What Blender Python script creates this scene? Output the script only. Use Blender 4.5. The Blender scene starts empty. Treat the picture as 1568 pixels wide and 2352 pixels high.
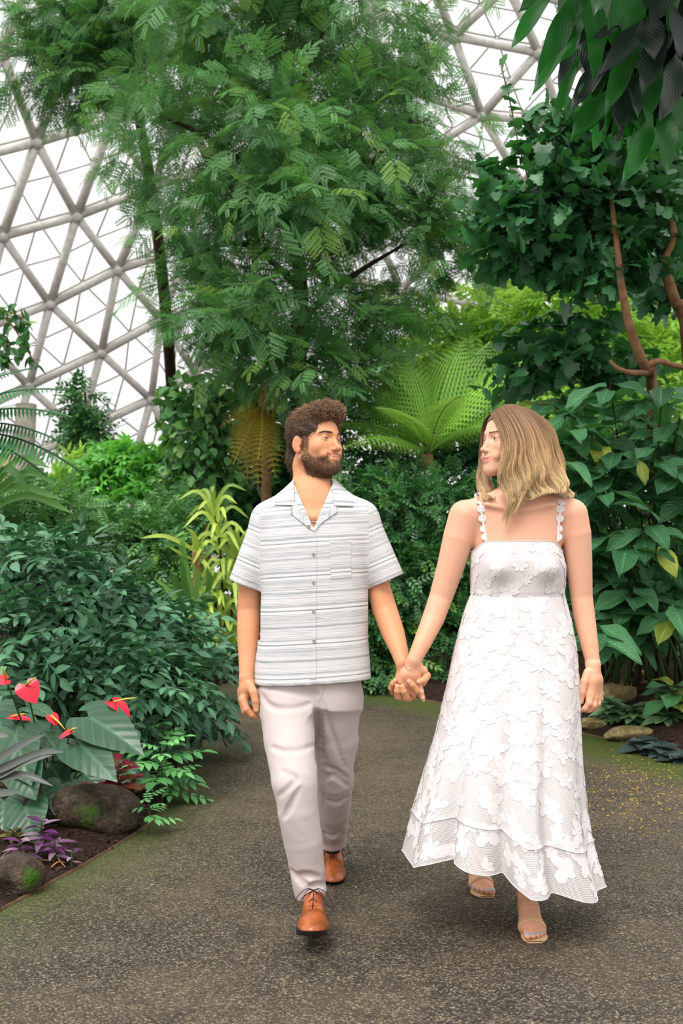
import bpy, math, random
import numpy as np
from mathutils import Vector, Matrix
from mathutils.bvhtree import BVHTree
random.seed(7)
RNG = np.random.default_rng(7)
scene = bpy.context.scene
COL = scene.collection
IMG_W, IMG_H, FPX = 1568, 2352, 2287.0
CAM_H, HORIZON = 1.28, 1290.0
PITCH = math.atan((HORIZON - IMG_H / 2) / FPX)

# ------------------------------------------------------------------ camera
cam_d = bpy.data.cameras.new('camera')
cam_d.sensor_fit = 'VERTICAL'
cam_d.sensor_height = 36.0
cam_d.lens = 36.0 * FPX / IMG_H
cam_d.clip_start, cam_d.clip_end = 0.05, 300
cam_d.dof.use_dof = True
cam_d.dof.focus_distance = 3.55
cam_d.dof.aperture_fstop = 4.5
cam = bpy.data.objects.new('camera', cam_d)
COL.objects.link(cam)
cam.location = (0, 0, CAM_H)
cam.rotation_euler = (math.pi / 2 + PITCH, 0, 0)
scene.camera = cam

# ------------------------------------------------------------------ overcast sky
world = bpy.data.worlds.new('overcast_sky')
scene.world = world
world.use_nodes = True
bg = world.node_tree.nodes['Background']
_w = world.node_tree          # overcast sky: brighter overhead than at the horizon
_tc = _w.nodes.new('ShaderNodeTexCoord'); _sx = _w.nodes.new('ShaderNodeSeparateXYZ'); _mr = _w.nodes.new('ShaderNodeMapRange')
_w.links.new(_tc.outputs['Generated'], _sx.inputs[0]); _w.links.new(_sx.outputs['Z'], _mr.inputs['Value'])
_mr.inputs['From Min'].default_value = 0.0; _mr.inputs['From Max'].default_value = 1.0
_mr.inputs['To Min'].default_value = 1.06; _mr.inputs['To Max'].default_value = 1.5
_w.links.new(_mr.outputs[0], bg.inputs['Strength'])
bg.inputs['Color'].default_value = (1.0, 0.99, 0.975, 1)
sun_d = bpy.data.lights.new('veiled_sun', 'SUN')
sun_d.energy = 2.6
sun_d.angle = math.radians(28)
sun_d.color = (1.0, 0.97, 0.93)
sun = bpy.data.objects.new('veiled_sun', sun_d)
COL.objects.link(sun)
sun.rotation_euler = (math.radians(30), math.radians(-16), 0)

scene.view_settings.view_transform = 'Standard'
scene.view_settings.look = 'None'
scene.view_settings.exposure = 0.08
scene.view_settings.gamma = 1.0
scene.view_settings.use_curve_mapping = False
scene.cycles.max_bounces = 5
scene.cycles.diffuse_bounces = 2
scene.cycles.adaptive_threshold = 0.02
scene.cycles.glossy_bounces = 2
scene.cycles.transmission_bounces = 3
scene.cycles.transparent_max_bounces = 12
scene.cycles.caustics_reflective = False
scene.cycles.caustics_refractive = False

# ------------------------------------------------------------------ pixel <-> world
_c, _s = math.cos(PITCH), math.sin(PITCH)
def W(px, py, Y):
    """point of the place seen at photo pixel (px, py) standing at distance Y"""
    a, b = (px - IMG_W / 2) / FPX, (IMG_H / 2 - py) / FPX
    d = np.array([a, _c - b * _s, _s + b * _c])
    t = Y / d[1]
    return np.array([0, 0, CAM_H]) + d * t
def G(px, py, z=0.0):
    """point of the ground seen at photo pixel"""
    a, b = (px - IMG_W / 2) / FPX, (IMG_H / 2 - py) / FPX
    d = np.array([a, _c - b * _s, _s + b * _c])
    t = (z - CAM_H) / d[2]
    return np.array([0, 0, CAM_H]) + d * t
def PX(r, Y):
    return r * Y / FPX

# ------------------------------------------------------------------ object helpers
def lin(r, g, b):
    f = lambda c: ((c / 255 + 0.055) / 1.055) ** 2.4 if c / 255 > 0.04045 else c / 255 / 12.92
    return (f(r), f(g), f(b))
def tag(o, label=None, cat=None, group=None, kind=None):
    if label: o['label'] = label
    if cat: o['category'] = cat
    if group: o['group'] = group
    if kind: o['kind'] = kind
    return o
def empty(name, loc=(0, 0, 0), parent=None):
    o = bpy.data.objects.new(name, None)
    o.empty_display_size = 0.1
    COL.objects.link(o)
    o.location = loc
    if parent: o.parent = parent
    return o
def mesh_data(name, V, Fq, mat=None, attrs=None, smooth=True):
    """V (n,3); Fq: array (m,4)/(m,3), or list of such arrays"""
    me = bpy.data.meshes.new(name)
    V = np.asarray(V, np.float32)
    Fs = Fq if isinstance(Fq, (list, tuple)) and len(Fq) and isinstance(Fq[0], np.ndarray) and Fq[0].ndim == 2 else [np.asarray(Fq)]
    Fs = [np.asarray(f, np.int32) for f in Fs if len(f)]
    me.vertices.add(len(V))
    me.vertices.foreach_set('co', V.ravel())
    nl = sum(f.size for f in Fs); nf = sum(len(f) for f in Fs)
    me.loops.add(nl)
    me.loops.foreach_set('vertex_index', np.concatenate([f.ravel() for f in Fs]))
    me.polygons.add(nf)
    st = []; off = 0
    for f in Fs:
        st.append(off + np.arange(len(f)) * f.shape[1]); off += f.size
    me.polygons.foreach_set('loop_start', np.concatenate(st).astype(np.int32))
    me.update(calc_edges=True)
    if smooth:
        me.polygons.foreach_set('use_smooth', np.ones(nf, bool))
    for k, v in (attrs or {}).items():
        v = np.asarray(v, np.float32)
        if v.ndim == 1:
            a = me.attributes.new(k, 'FLOAT', 'POINT'); a.data.foreach_set('value', v)
        else:
            if v.shape[1] == 3: v = np.c_[v, np.ones(len(v), np.float32)]
            a = me.attributes.new(k, 'FLOAT_COLOR', 'POINT'); a.data.foreach_set('color', v.astype(np.float32).ravel())
    if mat: me.materials.append(mat)
    me.validate()
    return me
def link(name, me, parent=None, loc=None, rot=None, scale=None):
    o = bpy.data.objects.new(name, me)
    COL.objects.link(o)
    if loc is not None: o.location = loc
    if rot is not None: o.rotation_euler = rot
    if scale is not None: o.scale = scale if hasattr(scale, '__len__') else (scale,) * 3
    if parent: o.parent = parent
    return o
def obj(name, V, Fq, mat, parent=None, attrs=None, smooth=True, origin=None):
    if parent is not None and origin is None:
        V = np.asarray(V) - np.array(world_loc(parent))
        return link(name, mesh_data(name, V, Fq, mat, attrs, smooth), parent)
    if origin is not None:
        V = np.asarray(V) - np.asarray(origin)
        return link(name, mesh_data(name, V, Fq, mat, attrs, smooth), parent, loc=origin)
    return link(name, mesh_data(name, V, Fq, mat, attrs, smooth), parent)
def world_loc(o):
    p = Vector((0, 0, 0))
    while o is not None:
        p = p + o.location; o = o.parent
    return p

# ------------------------------------------------------------------ materials
def new_mat(name):
    m = bpy.data.materials.new(name); m.use_nodes = True
    nt = m.node_tree; nt.nodes.clear()
    out = nt.nodes.new('ShaderNodeOutputMaterial')
    b = nt.nodes.new('ShaderNodeBsdfPrincipled')
    nt.links.new(b.outputs[0], out.inputs[0])
    return m, nt, b, out
def N(nt, typ, **kw):
    n = nt.nodes.new('ShaderNode' + typ)
    for k, v in kw.items():
        if k.startswith('i_'):
            n.inputs[k[2:].replace('_', ' ')].default_value = v
        else: setattr(n, k, v)
    return n
def L(nt, a, b): nt.links.new(a, b)
def rgba(c): return (c[0], c[1], c[2], 1.0)
def mixc(nt, fac, a, b, blend='MIX'):
    n = nt.nodes.new('ShaderNodeMix'); n.data_type = 'RGBA'; n.blend_type = blend
    for sock, v in ((n.inputs[0], fac), (n.inputs[6], a), (n.inputs[7], b)):
        if hasattr(v, 'is_linked') or hasattr(v, 'links'): nt.links.new(v, sock)
        elif isinstance(v, (int, float)): sock.default_value = v
        else: sock.default_value = rgba(v)
    return n.outputs[2]
def math_n(nt, op, a, b=None, c=None, clamp=False):
    n = nt.nodes.new('ShaderNodeMath'); n.operation = op; n.use_clamp = clamp
    for i, v in enumerate((a, b, c)):
        if v is None: continue
        if isinstance(v, (int, float)): n.inputs[i].default_value = v
        else: nt.links.new(v, n.inputs[i])
    return n.outputs[0]
def ramp(nt, fac, stops, interp='LINEAR'):
    n = nt.nodes.new('ShaderNodeValToRGB'); n.color_ramp.interpolation = interp
    cr = n.color_ramp
    while len(cr.elements) < len(stops): cr.elements.new(0.5)
    for e, (p, c) in zip(cr.elements, stops):
        e.position = p; e.color = rgba(c) if hasattr(c, '__len__') else (c, c, c, 1)
    nt.links.new(fac, n.inputs[0])
    return n.outputs[0]
def noise(nt, scale, detail=3, rough=0.55, vec=None, dims='3D'):
    n = nt.nodes.new('ShaderNodeTexNoise'); n.noise_dimensions = dims
    n.inputs['Scale'].default_value = scale; n.inputs['Detail'].default_value = detail; n.inputs['Roughness'].default_value = rough
    if vec is not None: nt.links.new(vec, n.inputs['W' if dims == '1D' else 'Vector'])
    return n.outputs[0]
def coord(nt, which='Object'):
    return nt.nodes.new('ShaderNodeTexCoord').outputs[which]
def attr(nt, name, out='Fac'):
    n = nt.nodes.new('ShaderNodeAttribute'); n.attribute_name = name
    return n.outputs[out]
def bump(nt, b, height, strength=0.3, dist=0.002):
    n = nt.nodes.new('ShaderNodeBump'); n.inputs['Strength'].default_value = strength; n.inputs['Distance'].default_value = dist
    nt.links.new(height, n.inputs['Height']); nt.links.new(n.outputs[0], b.inputs['Normal'])
    return n

# ------------------------------------------------------------------ signed-distance modelling
def smin(a, b, k):
    if k <= 0: return np.minimum(a, b)
    h = np.maximum(k - np.abs(a - b), 0) / k
    return np.minimum(a, b) - h * h * k * 0.25
class SDF:
    def __init__(self, lo, hi, h):
        self.lo = np.array(lo, float); self.h = h
        self.n = np.maximum(np.ceil((np.array(hi) - self.lo) / h).astype(int) + 1, 4)
        self.ax = [self.lo[i] + h * np.arange(self.n[i]) for i in range(3)]
        self.d = np.full(self.n, 0.2, np.float32)
    def box(self, lo, hi):
        sl = []
        for i in range(3):
            a = int(np.floor((lo[i] - self.lo[i]) / self.h)); b = int(np.ceil((hi[i] - self.lo[i]) / self.h)) + 1
            a = max(a, 0); b = min(b, self.n[i])
            if b <= a: return None
            sl.append(slice(a, b))
        g = [self.ax[i][sl[i]].astype(np.float32) for i in range(3)]
        return tuple(sl), (g[0][:, None, None], g[1][None, :, None], g[2][None, None, :])
    def op(self, fn, lo, hi, k, mode):
        r = self.box(lo, hi)
        if r is None: return
        sl, g = r
        v = fn(*g).astype(np.float32); d = self.d[sl]
        if mode == 'add': self.d[sl] = smin(d, v, k)
        elif mode == 'sub': self.d[sl] = -smin(-d, v, k)
        elif mode == 'and': self.d[sl] = -smin(-d, -v, k)
    def cap(self, a, b, ra, rb=None, k=0.01, mode='add'):
        a = np.asarray(a, float); b = np.asarray(b, float); rb = ra if rb is None else rb
        m = max(ra, rb) + k + 0.02
        ab = b - a; L2 = max(ab @ ab, 1e-12)
        def fn(x, y, z):
            t = np.clip(((x - a[0]) * ab[0] + (y - a[1]) * ab[1] + (z - a[2]) * ab[2]) / L2, 0, 1)
            return np.sqrt((x - a[0] - t * ab[0]) ** 2 + (y - a[1] - t * ab[1]) ** 2 + (z - a[2] - t * ab[2]) ** 2) - (ra + (rb - ra) * t)
        self.op(fn, np.minimum(a, b) - m, np.maximum(a, b) + m, k, mode)
    def chain(self, pts, rs, k=0.01, kj=None, mode='add'):
        for i in range(len(pts) - 1):
            self.cap(pts[i], pts[i + 1], rs[i], rs[i + 1], k if i == 0 or kj is None else kj, mode)
    def ell(self, c, r, k=0.01, mode='add', R=None):
        """ellipsoid, R: 3x3 whose rows are its axes"""
        c = np.asarray(c, float); r = np.asarray(r, float) * np.ones(3)
        m = (r.max() if R is not None else r) + k + 0.015
        def fn(x, y, z):
            p = [x - c[0], y - c[1], z - c[2]]
            if R is not None: p = [p[0] * R[i][0] + p[1] * R[i][1] + p[2] * R[i][2] for i in range(3)]
            k0 = np.sqrt(sum((p[i] / r[i]) ** 2 for i in range(3)))
            k1 = np.sqrt(sum((p[i] / r[i] ** 2) ** 2 for i in range(3)))
            return k0 * (k0 - 1.0) / np.maximum(k1, 1e-6)
        self.op(fn, c - m, c + m, k, mode)
    def plane(self, p, n, k=0.0, mode='and', lo=None, hi=None):
        """keep (and) what lies behind the plane"""
        n = np.asarray(n, float) / np.linalg.norm(n); p = np.asarray(p, float)
        fn = lambda x, y, z: (x - p[0]) * n[0] + (y - p[1]) * n[1] + (z - p[2]) * n[2] + 0 * (x + y + z)
        self.op(fn, self.lo if lo is None else lo, self.lo + self.h * self.n if hi is None else hi, k, mode)
    def mesh(self):
        d = self.d; s = d < 0
        nx, ny, nz = d.shape
        cnt = np.zeros((nx - 1, ny - 1, nz - 1), np.uint8)
        offs = [(i, j, k) for i in (0, 1) for j in (0, 1) for k in (0, 1)]
        for i, j, k in offs: cnt += s[i:nx - 1 + i, j:ny - 1 + j, k:nz - 1 + k]
        act = np.argwhere((cnt > 0) & (cnt < 8))
        idx = np.full(cnt.shape, -1, np.int32); idx[act[:, 0], act[:, 1], act[:, 2]] = np.arange(len(act))
        c = np.stack([d[act[:, 0] + i, act[:, 1] + j, act[:, 2] + k] for i, j, k in offs], 1)
        acc = np.zeros((len(act), 3)); n = np.zeros(len(act))
        for a in range(8):
            for ax, st in ((0, 4), (1, 2), (2, 1)):
                if offs[a][ax]: continue
                b = a + st
                m = (c[:, a] < 0) != (c[:, b] < 0)
                t = np.where(m, c[:, a] / np.where(m, c[:, a] - c[:, b], 1), 0)
                p = np.array(offs[a], float)[None].repeat(len(act), 0); p[:, ax] += t
                acc[m] += p[m]; n[m] += 1
        V = (act + acc / np.maximum(n, 1)[:, None]) * self.h + self.lo
        F = []
        for ax in range(3):
            o = [x for x in range(3) if x != ax]
            sa = [slice(None)] * 3; sb = [slice(None)] * 3
            sa[ax] = slice(0, -1); sb[ax] = slice(1, None)
            e = np.argwhere(s[tuple(sa)] != s[tuple(sb)])
            ok = (e[:, o[0]] > 0) & (e[:, o[1]] > 0) & (e[:, o[0]] < d.shape[o[0]] - 1) & (e[:, o[1]] < d.shape[o[1]] - 1)
            e = e[ok]
            q = []
            for du, dv in ((1, 1), (0, 1), (0, 0), (1, 0)):
                p = e.copy(); p[:, o[0]] -= du; p[:, o[1]] -= dv
                q.append(idx[p[:, 0], p[:, 1], p[:, 2]])
            q = np.stack(q, 1)
            inside = s[e[:, 0], e[:, 1], e[:, 2]]
            flip = inside if ax != 1 else ~inside
            q[~flip] = q[~flip][:, ::-1]
            F.append(q)
        return V, np.concatenate(F)
def join(parts):
    Vs, Fs, off = [], [], 0
    for V, F in parts:
        Vs.append(V); Fs.append(F + off); off += len(V)
    return np.concatenate(Vs), np.concatenate(Fs)
def keep(V, F, mask):
    """faces whose vertices all lie in mask"""
    f = F[mask[F].all(1)]
    u, inv = np.unique(f, return_inverse=True)
    return V[u], inv.reshape(f.shape)
def vnoise(P, freqs, amp, seed=0, n=9, stretch=(1, 1, 1)):
    """smooth pseudo noise: a sum of random waves"""
    r = np.random.default_rng(seed); out = 0
    for _ in range(n):
        k = r.normal(size=3); k /= np.linalg.norm(k); k = k * np.array(stretch) * r.uniform(*freqs)
        out = out + np.sin(P[..., 0] * k[0] + P[..., 1] * k[1] + P[..., 2] * k[2] + r.uniform(0, 6.28))
    return out * amp / math.sqrt(n)

# ------------------------------------------------------------------ tubes, ribbons, lofts
def frames(P):
    P = np.asarray(P, float)
    T = np.gradient(P, axis=0); T /= np.linalg.norm(T, axis=1)[:, None] + 1e-12
    ref = np.array([0.31, 0.17, 0.93]) if abs(T[0] @ np.array([0.31, 0.17, 0.93])) < 0.9 else np.array([1., 0, 0])
    U = np.cross(T, ref); U /= np.linalg.norm(U, axis=1)[:, None] + 1e-12
    return T, U, np.cross(T, U)
def tube(P, r, n=8, caps=True):
    P = np.asarray(P, float); m = len(P)
    r = np.ones(m) * r
    T, U, B = frames(P)
    a = np.arange(n) / n * 2 * math.pi
    V = (P[:, None] + r[:, None, None] * (np.cos(a)[None, :, None] * U[:, None] + np.sin(a)[None, :, None] * B[:, None])).reshape(-1, 3)
    i, j = np.meshgrid(np.arange(m - 1), np.arange(n), indexing='ij')
    j2 = (j + 1) % n
    F = np.stack([i * n + j, i * n + j2, (i + 1) * n + j2, (i + 1) * n + j], -1).reshape(-1, 4)
    if caps:
        V = np.concatenate([V, P[:1], P[-1:]])
        jj = np.arange(n)
        F = np.concatenate([F, np.stack([(jj + 1) % n, jj, np.full(n, m * n), np.full(n, m * n)], 1)[:, [0, 1, 2, 2]],
                            np.stack([(m - 1) * n + jj, (m - 1) * n + (jj + 1) % n, np.full(n, m * n + 1), np.full(n, m * n + 1)], 1)[:, [0, 1, 2, 2]]])
    return V, F
def clean(F):
    """degenerate quads (a,b,c,c) -> triangles"""
    F = np.asarray(F); d = F[:, 2] == F[:, 3]
    return [x for x in (F[~d], F[d][:, :3]) if len(x)]
def spline(pts, n):
    """Catmull-Rom through pts"""
    P = np.asarray(pts, float); m = len(P)
    Q = np.concatenate([[2 * P[0] - P[1]], P, [2 * P[-1] - P[-2]]])
    t = np.linspace(0, m - 1 - 1e-9, n); i = t.astype(int); u = (t - i)[:, None]
    a, b, c, d = Q[i], Q[i + 1], Q[i + 2], Q[i + 3]
    return 0.5 * (2 * b + (c - a) * u + (2 * a - 5 * b + 4 * c - d) * u ** 2 + (3 * b - a - 3 * c + d) * u ** 3)
def loft(rings, closed=True):
    R = np.asarray(rings, float); m, n = R.shape[:2]
    i, j = np.meshgrid(np.arange(m - 1), np.arange(n if closed else n - 1), indexing='ij')
    j2 = (j + 1) % n
    F = np.stack([i * n + j, i * n + j2, (i + 1) * n + j2, (i + 1) * n + j], -1).reshape(-1, 4)
    return R.reshape(-1, 3), F
def strands(paths, r0, r1, n=3):
    """paths (k, m, 3): thin tapering tubes"""
    P = np.asarray(paths, float); K, m = P.shape[:2]
    T = np.gradient(P, axis=1); T /= np.linalg.norm(T, axis=2)[..., None] + 1e-12
    ref = np.array([0.21, 0.87, 0.43]); U = np.cross(T, ref); U /= np.linalg.norm(U, axis=2)[..., None] + 1e-12
    B = np.cross(T, U)
    r = np.linspace(r0, r1, m)[None, :, None, None]
    a = np.arange(n) / n * 2 * math.pi
    V = P[:, :, None] + r * (np.cos(a)[None, None, :, None] * U[:, :, None] + np.sin(a)[None, None, :, None] * B[:, :, None])
    k, i, j = np.meshgrid(np.arange(K), np.arange(m - 1), np.arange(n), indexing='ij')
    b = k * m * n; j2 = (j + 1) % n
    F = np.stack([b + i * n + j, b + i * n + j2, b + (i + 1) * n + j2, b + (i + 1) * n + j], -1).reshape(-1, 4)
    return V.reshape(-1, 3), F
def attr_mat(name, rough=0.6, spec=0.3, attrname='col', noise_scale=0, noise_amt=0.15, bump_scale=0, bump_s=0.2, bump_d=0.001, sheen=0.0):
    m, nt, b, out = new_mat(name)
    c = attr(nt, attrname, 'Color')
    if noise_scale:
        c = mixc(nt, noise_amt, c, ramp(nt, noise(nt, noise_scale, 4, 0.6, coord(nt)), [(0.3, (0.25, 0.25, 0.25)), (0.7, (1, 1, 1))]), 'OVERLAY')
    L(nt, c, b.inputs['Base Color'])
    b.inputs['Roughness'].default_value = rough
    b.inputs['Specular IOR Level'].default_value = spec
    if sheen: b.inputs['Sheen Weight'].default_value = sheen
    if bump_scale: bump(nt, b, noise(nt, bump_scale, 3, 0.55, coord(nt)), bump_s, bump_d)
    return m
def plain_mat(name, color, rough=0.5, spec=0.4, metal=0.0, bump_scale=0, bump_s=0.2, bump_d=0.002, var=0.0, var_scale=20):
    m, nt, b, out = new_mat(name)
    b.inputs['Base Color'].default_value = rgba(color)
    if var:
        n = noise(nt, var_scale, 4, 0.6, coord(nt))
        L(nt, mixc(nt, ramp(nt, n, [(0.35, 0.0), (0.65, 1.0)]), tuple(x * (1 - var) for x in color), tuple(min(1, x * (1 + var)) for x in color)), b.inputs['Base Color'])
    b.inputs['Roughness'].default_value = rough
    b.inputs['Specular IOR Level'].default_value = spec
    b.inputs['Metallic'].default_value = metal
    if bump_scale: bump(nt, b, noise(nt, bump_scale, 3, 0.55, coord(nt)), bump_s, bump_d)
    return m
# =================================================================== THE PLACE: path, beds, dome
left_px = [(-300, 2250), (0, 2092), (100, 2038), (200, 1983), (300, 1922), (360, 1877), (394, 1832), (403, 1792), (408, 1755), (428, 1700), (458, 1650), (490, 1600), (508, 1560), (500, 1520)]
right_px = [(1900, 1830), (1568, 1740), (1480, 1716), (1400, 1699), (1330, 1683), (1180, 1650), (1010, 1614), (900, 1596), (830, 1584), (760, 1566), (690, 1540)]
edgeL = spline([G(*p)[:2] for p in left_px], 160); edgeR = spline([G(*p)[:2] for p in right_px], 140)
edgeL = np.concatenate([[[edgeL[0, 0] - 3, -1.5]], edgeL, [[edgeL[-1, 0] - 2.5, edgeL[-1, 1] + 1.2]], [[-9., edgeL[-1, 1] + 2.0]]])
edgeR = np.concatenate([[[9., 3.2]], edgeR, [[edgeR[-1, 0] - 1.6, edgeR[-1, 1] + 1.3]], [[-9., edgeR[-1, 1] + 2.6]]])
poly = np.concatenate([edgeL, edgeR[::-1], [[9., -1.5]]])
def seg_dist(P, E):
    """distance of points to an open polyline"""
    best = np.full(len(P), 1e9)
    for a, b in zip(E[:-1], E[1:]):
        ab = b - a; t = np.clip(((P - a) @ ab) / max(ab @ ab, 1e-9), 0, 1)
        best = np.minimum(best, ((P - a - t[:, None] * ab) ** 2).sum(1))
    return np.sqrt(best)
def in_poly(P, E):
    x, y = P[:, 0], P[:, 1]; c = np.zeros(len(P), bool)
    for (x0, y0), (x1, y1) in zip(E, np.roll(E, -1, 0)):
        cond = ((y0 > y) != (y1 > y))
        if y1 != y0: c ^= cond & (x < (x1 - x0) * (y - y0) / (y1 - y0) + x0)
    return c
def grid(x0, x1, y0, y1, h):
    xs, ys = np.arange(x0, x1 + h, h), np.arange(y0, y1 + h, h)
    X, Y = np.meshgrid(xs, ys, indexing='ij')
    n, m = X.shape
    i, j = np.meshgrid(np.arange(n - 1), np.arange(m - 1), indexing='ij')
    F = np.stack([i * m + j, (i + 1) * m + j, (i + 1) * m + j + 1, i * m + j + 1], -1).reshape(-1, 4)
    return np.stack([X.ravel(), Y.ravel()], 1), F
def soil_height(P):
    ins = in_poly(P, poly)
    dl, dr = seg_dist(P, edgeL[::2]), seg_dist(P, edgeR[::2])
    d = np.minimum(dl, dr)
    right = dr < dl
    out = np.where(right, np.minimum(.008 + .28 * d, .36), np.minimum(.005 + .14 * d, .16))
    n = vnoise(np.c_[P, 0 * d], (3, 14), .018, 2, 10) + vnoise(np.c_[P, 0 * d], (25, 70), .006, 8, 10)
    return np.where(ins, np.maximum(-.03 - .3 * d, -.06), np.maximum(out + n * np.clip(d * 5, 0, 1), .004)), ins, d, right
def ground_z(x, y):
    z, ins, d, r = soil_height(np.array([[x, y]]))
    return max(float(z[0]), 0.0)
def soil_mat():
    m, nt, b, out = new_mat('bark_mulch_soil')
    n = noise(nt, 60, 5, .7, coord(nt)); n2 = noise(nt, 9, 3, .6, coord(nt))
    v = N(nt, 'TexVoronoi'); v.inputs['Scale'].default_value = 70; L(nt, coord(nt), v.inputs['Vector'])
    c = ramp(nt, n, [(.3, lin(24, 16, 13)), (.55, lin(60, 42, 34)), (.75, lin(104, 76, 60))])
    c = mixc(nt, ramp(nt, n2, [(.4, 0.0), (.7, .6)]), c, lin(34, 26, 20))
    L(nt, c, b.inputs['Base Color']); b.inputs['Roughness'].default_value = .9; b.inputs['Specular IOR Level'].default_value = .2
    bump(nt, b, math_n(nt, 'ADD', n, v.outputs['Distance']), .9, .012)
    return m
P, F = grid(-5, 5.2, 2.2, 14, .04)
z, ins, d, right = soil_height(P)
F = F[~(ins & (d > .12))[F].all(1)]
u, inv = np.unique(F, return_inverse=True)
soil = obj('floor_planting_bed', np.c_[P, z][u], inv.reshape(F.shape), soil_mat()); tag(soil, kind='structure')
P2, F2 = grid(-24, 24, 13.8, 34, 1.0); P3, F3 = grid(-24, -4.9, -2, 14, 1.0); P4, F4 = grid(5.1, 24, -2, 14, 1.0)
V_, F_ = join([(np.c_[P2, 0 * P2[:, 0] + .05], F2), (np.c_[P3, 0 * P3[:, 0] + .04], F3), (np.c_[P4, 0 * P4[:, 0] + .1], F4)])
o = obj('floor_far_soil', V_, F_, soil.data.materials[0]); tag(o, kind='structure')
# asphalt
def asphalt_mat():
    m, nt, b, out = new_mat('worn_asphalt')
    co = coord(nt)
    v = N(nt, 'TexVoronoi'); v.inputs['Scale'].default_value = 115; L(nt, co, v.inputs['Vector'])
    v2 = N(nt, 'TexVoronoi'); v2.inputs['Scale'].default_value = 190; L(nt, co, v2.inputs['Vector'])
    sep = N(nt, 'SeparateColor'); L(nt, v.outputs['Color'], sep.inputs[0])
    sep2 = N(nt, 'SeparateColor'); L(nt, v2.outputs['Color'], sep2.inputs[0])
    big = noise(nt, 1.3, 4, .6, co); mid = noise(nt, 7, 3, .6, co)
    stone = ramp(nt, sep.outputs[0], [(0, lin(36, 32, 30)), (.35, lin(60, 54, 49)), (.7, lin(88, 80, 70)), (.9, lin(128, 116, 98)), (1, lin(180, 166, 138))])
    stone2 = ramp(nt, sep2.outputs[1], [(0, lin(36, 32, 29)), (.5, lin(74, 66, 57)), (.9, lin(122, 110, 92)), (1, lin(180, 164, 132))])
    c = mixc(nt, .45, stone, stone2)
    gap = ramp(nt, v.outputs['Distance'], [(.25, 0.0), (.6, .55)])
    c = mixc(nt, gap, c, lin(26, 22, 21))
    c = mixc(nt, ramp(nt, big, [(.42, 0.0), (.62, .28)]), c, lin(124, 106, 86))
    c = mixc(nt, ramp(nt, mid, [(.5, 0.0), (.75, .5)]), c, lin(34, 29, 27))
    worn = attr(nt, 'worn')
    c = mixc(nt, math_n(nt, 'MULTIPLY', worn, .3), c, lin(132, 116, 96))
    c = mixc(nt, ramp(nt, sep2.outputs[0], [(.9, 0.0), (.93, .45)]), c, lin(168, 152, 124))
    moss = attr(nt, 'moss')
    mn = noise(nt, 32, 4, .7, co)
    k = math_n(nt, 'MULTIPLY', math_n(nt, 'SUBTRACT', math_n(nt, 'ADD', moss, math_n(nt, 'MULTIPLY', mn, .9)), .62), 2.2, clamp=True)
    mc = mixc(nt, noise(nt, 11, 3, .6, co), lin(52, 66, 24), lin(88, 106, 34))
    c = mixc(nt, math_n(nt, 'MULTIPLY', k, .8), c, mc)
    L(nt, c, b.inputs['Base Color'])
    b.inputs['Roughness'].default_value = .62; b.inputs['Specular IOR Level'].default_value = .35
    bump(nt, b, math_n(nt, 'ADD', math_n(nt, 'MULTIPLY', v.outputs['Distance'], -.8), math_n(nt, 'MULTIPLY', mn, .5)), .7, .006)
    return m
P, F = grid(-9, 9, -1.5, 14, .06)
insP = in_poly(P, poly); F = F[insP[F].any(1)]
dl, dr = seg_dist(P, edgeL[::2]), seg_dist(P, edgeR[::2])
bl = vnoise(np.c_[P, 0 * dl], (1.2, 5), .5, 31, 8)
moss = np.maximum(.5 * np.clip(1 - dl / (.5 + .14 * bl), 0, 1), 1.0 * np.clip(1.25 - dr / (.62 + .15 * bl), 0, 1)) * np.where(P[:, 1] < 8.5, 1, .8)
moss = np.maximum(moss, .35 * np.clip(1 - dl / .9, 0, 1))
worn = np.clip(vnoise(np.c_[P, 0 * dl], (.8, 2.5), .8, 44, 6), 0, 1) * np.clip((P[:, 1] - 4.2) / 2.5, 0, 1)
u, inv = np.unique(F, return_inverse=True)
flr = obj('floor', np.c_[P, 0 * dl][u], inv.reshape(F.shape), asphalt_mat(), attrs={'moss': moss[u], 'worn': worn[u]}); tag(flr, kind='structure')
# metal edging strips
M_EDGE = plain_mat('rusty_edging', lin(96, 74, 56), .8, .2, 0, 80, .4, .002, .3, 30)
for nm, E_ in (('trim_1', edgeL), ('trim_2', edgeR)):
    E_ = E_[(E_[:, 1] > 2.5) & (E_[:, 1] < 12)]
    T_ = np.gradient(E_, axis=0); T_ /= np.linalg.norm(T_, axis=1)[:, None]; Nn = np.c_[-T_[:, 1], T_[:, 0]]
    w_ = .004
    rings = [np.c_[E_ + Nn * s, np.full(len(E_), zz)] for s, zz in ((-w_, -.02), (-w_, .009), (w_, .009), (w_, -.02))]
    V_, F_ = loft(np.stack(rings, 1)); tag(obj(nm, V_, F_, M_EDGE), kind='structure')

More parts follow.
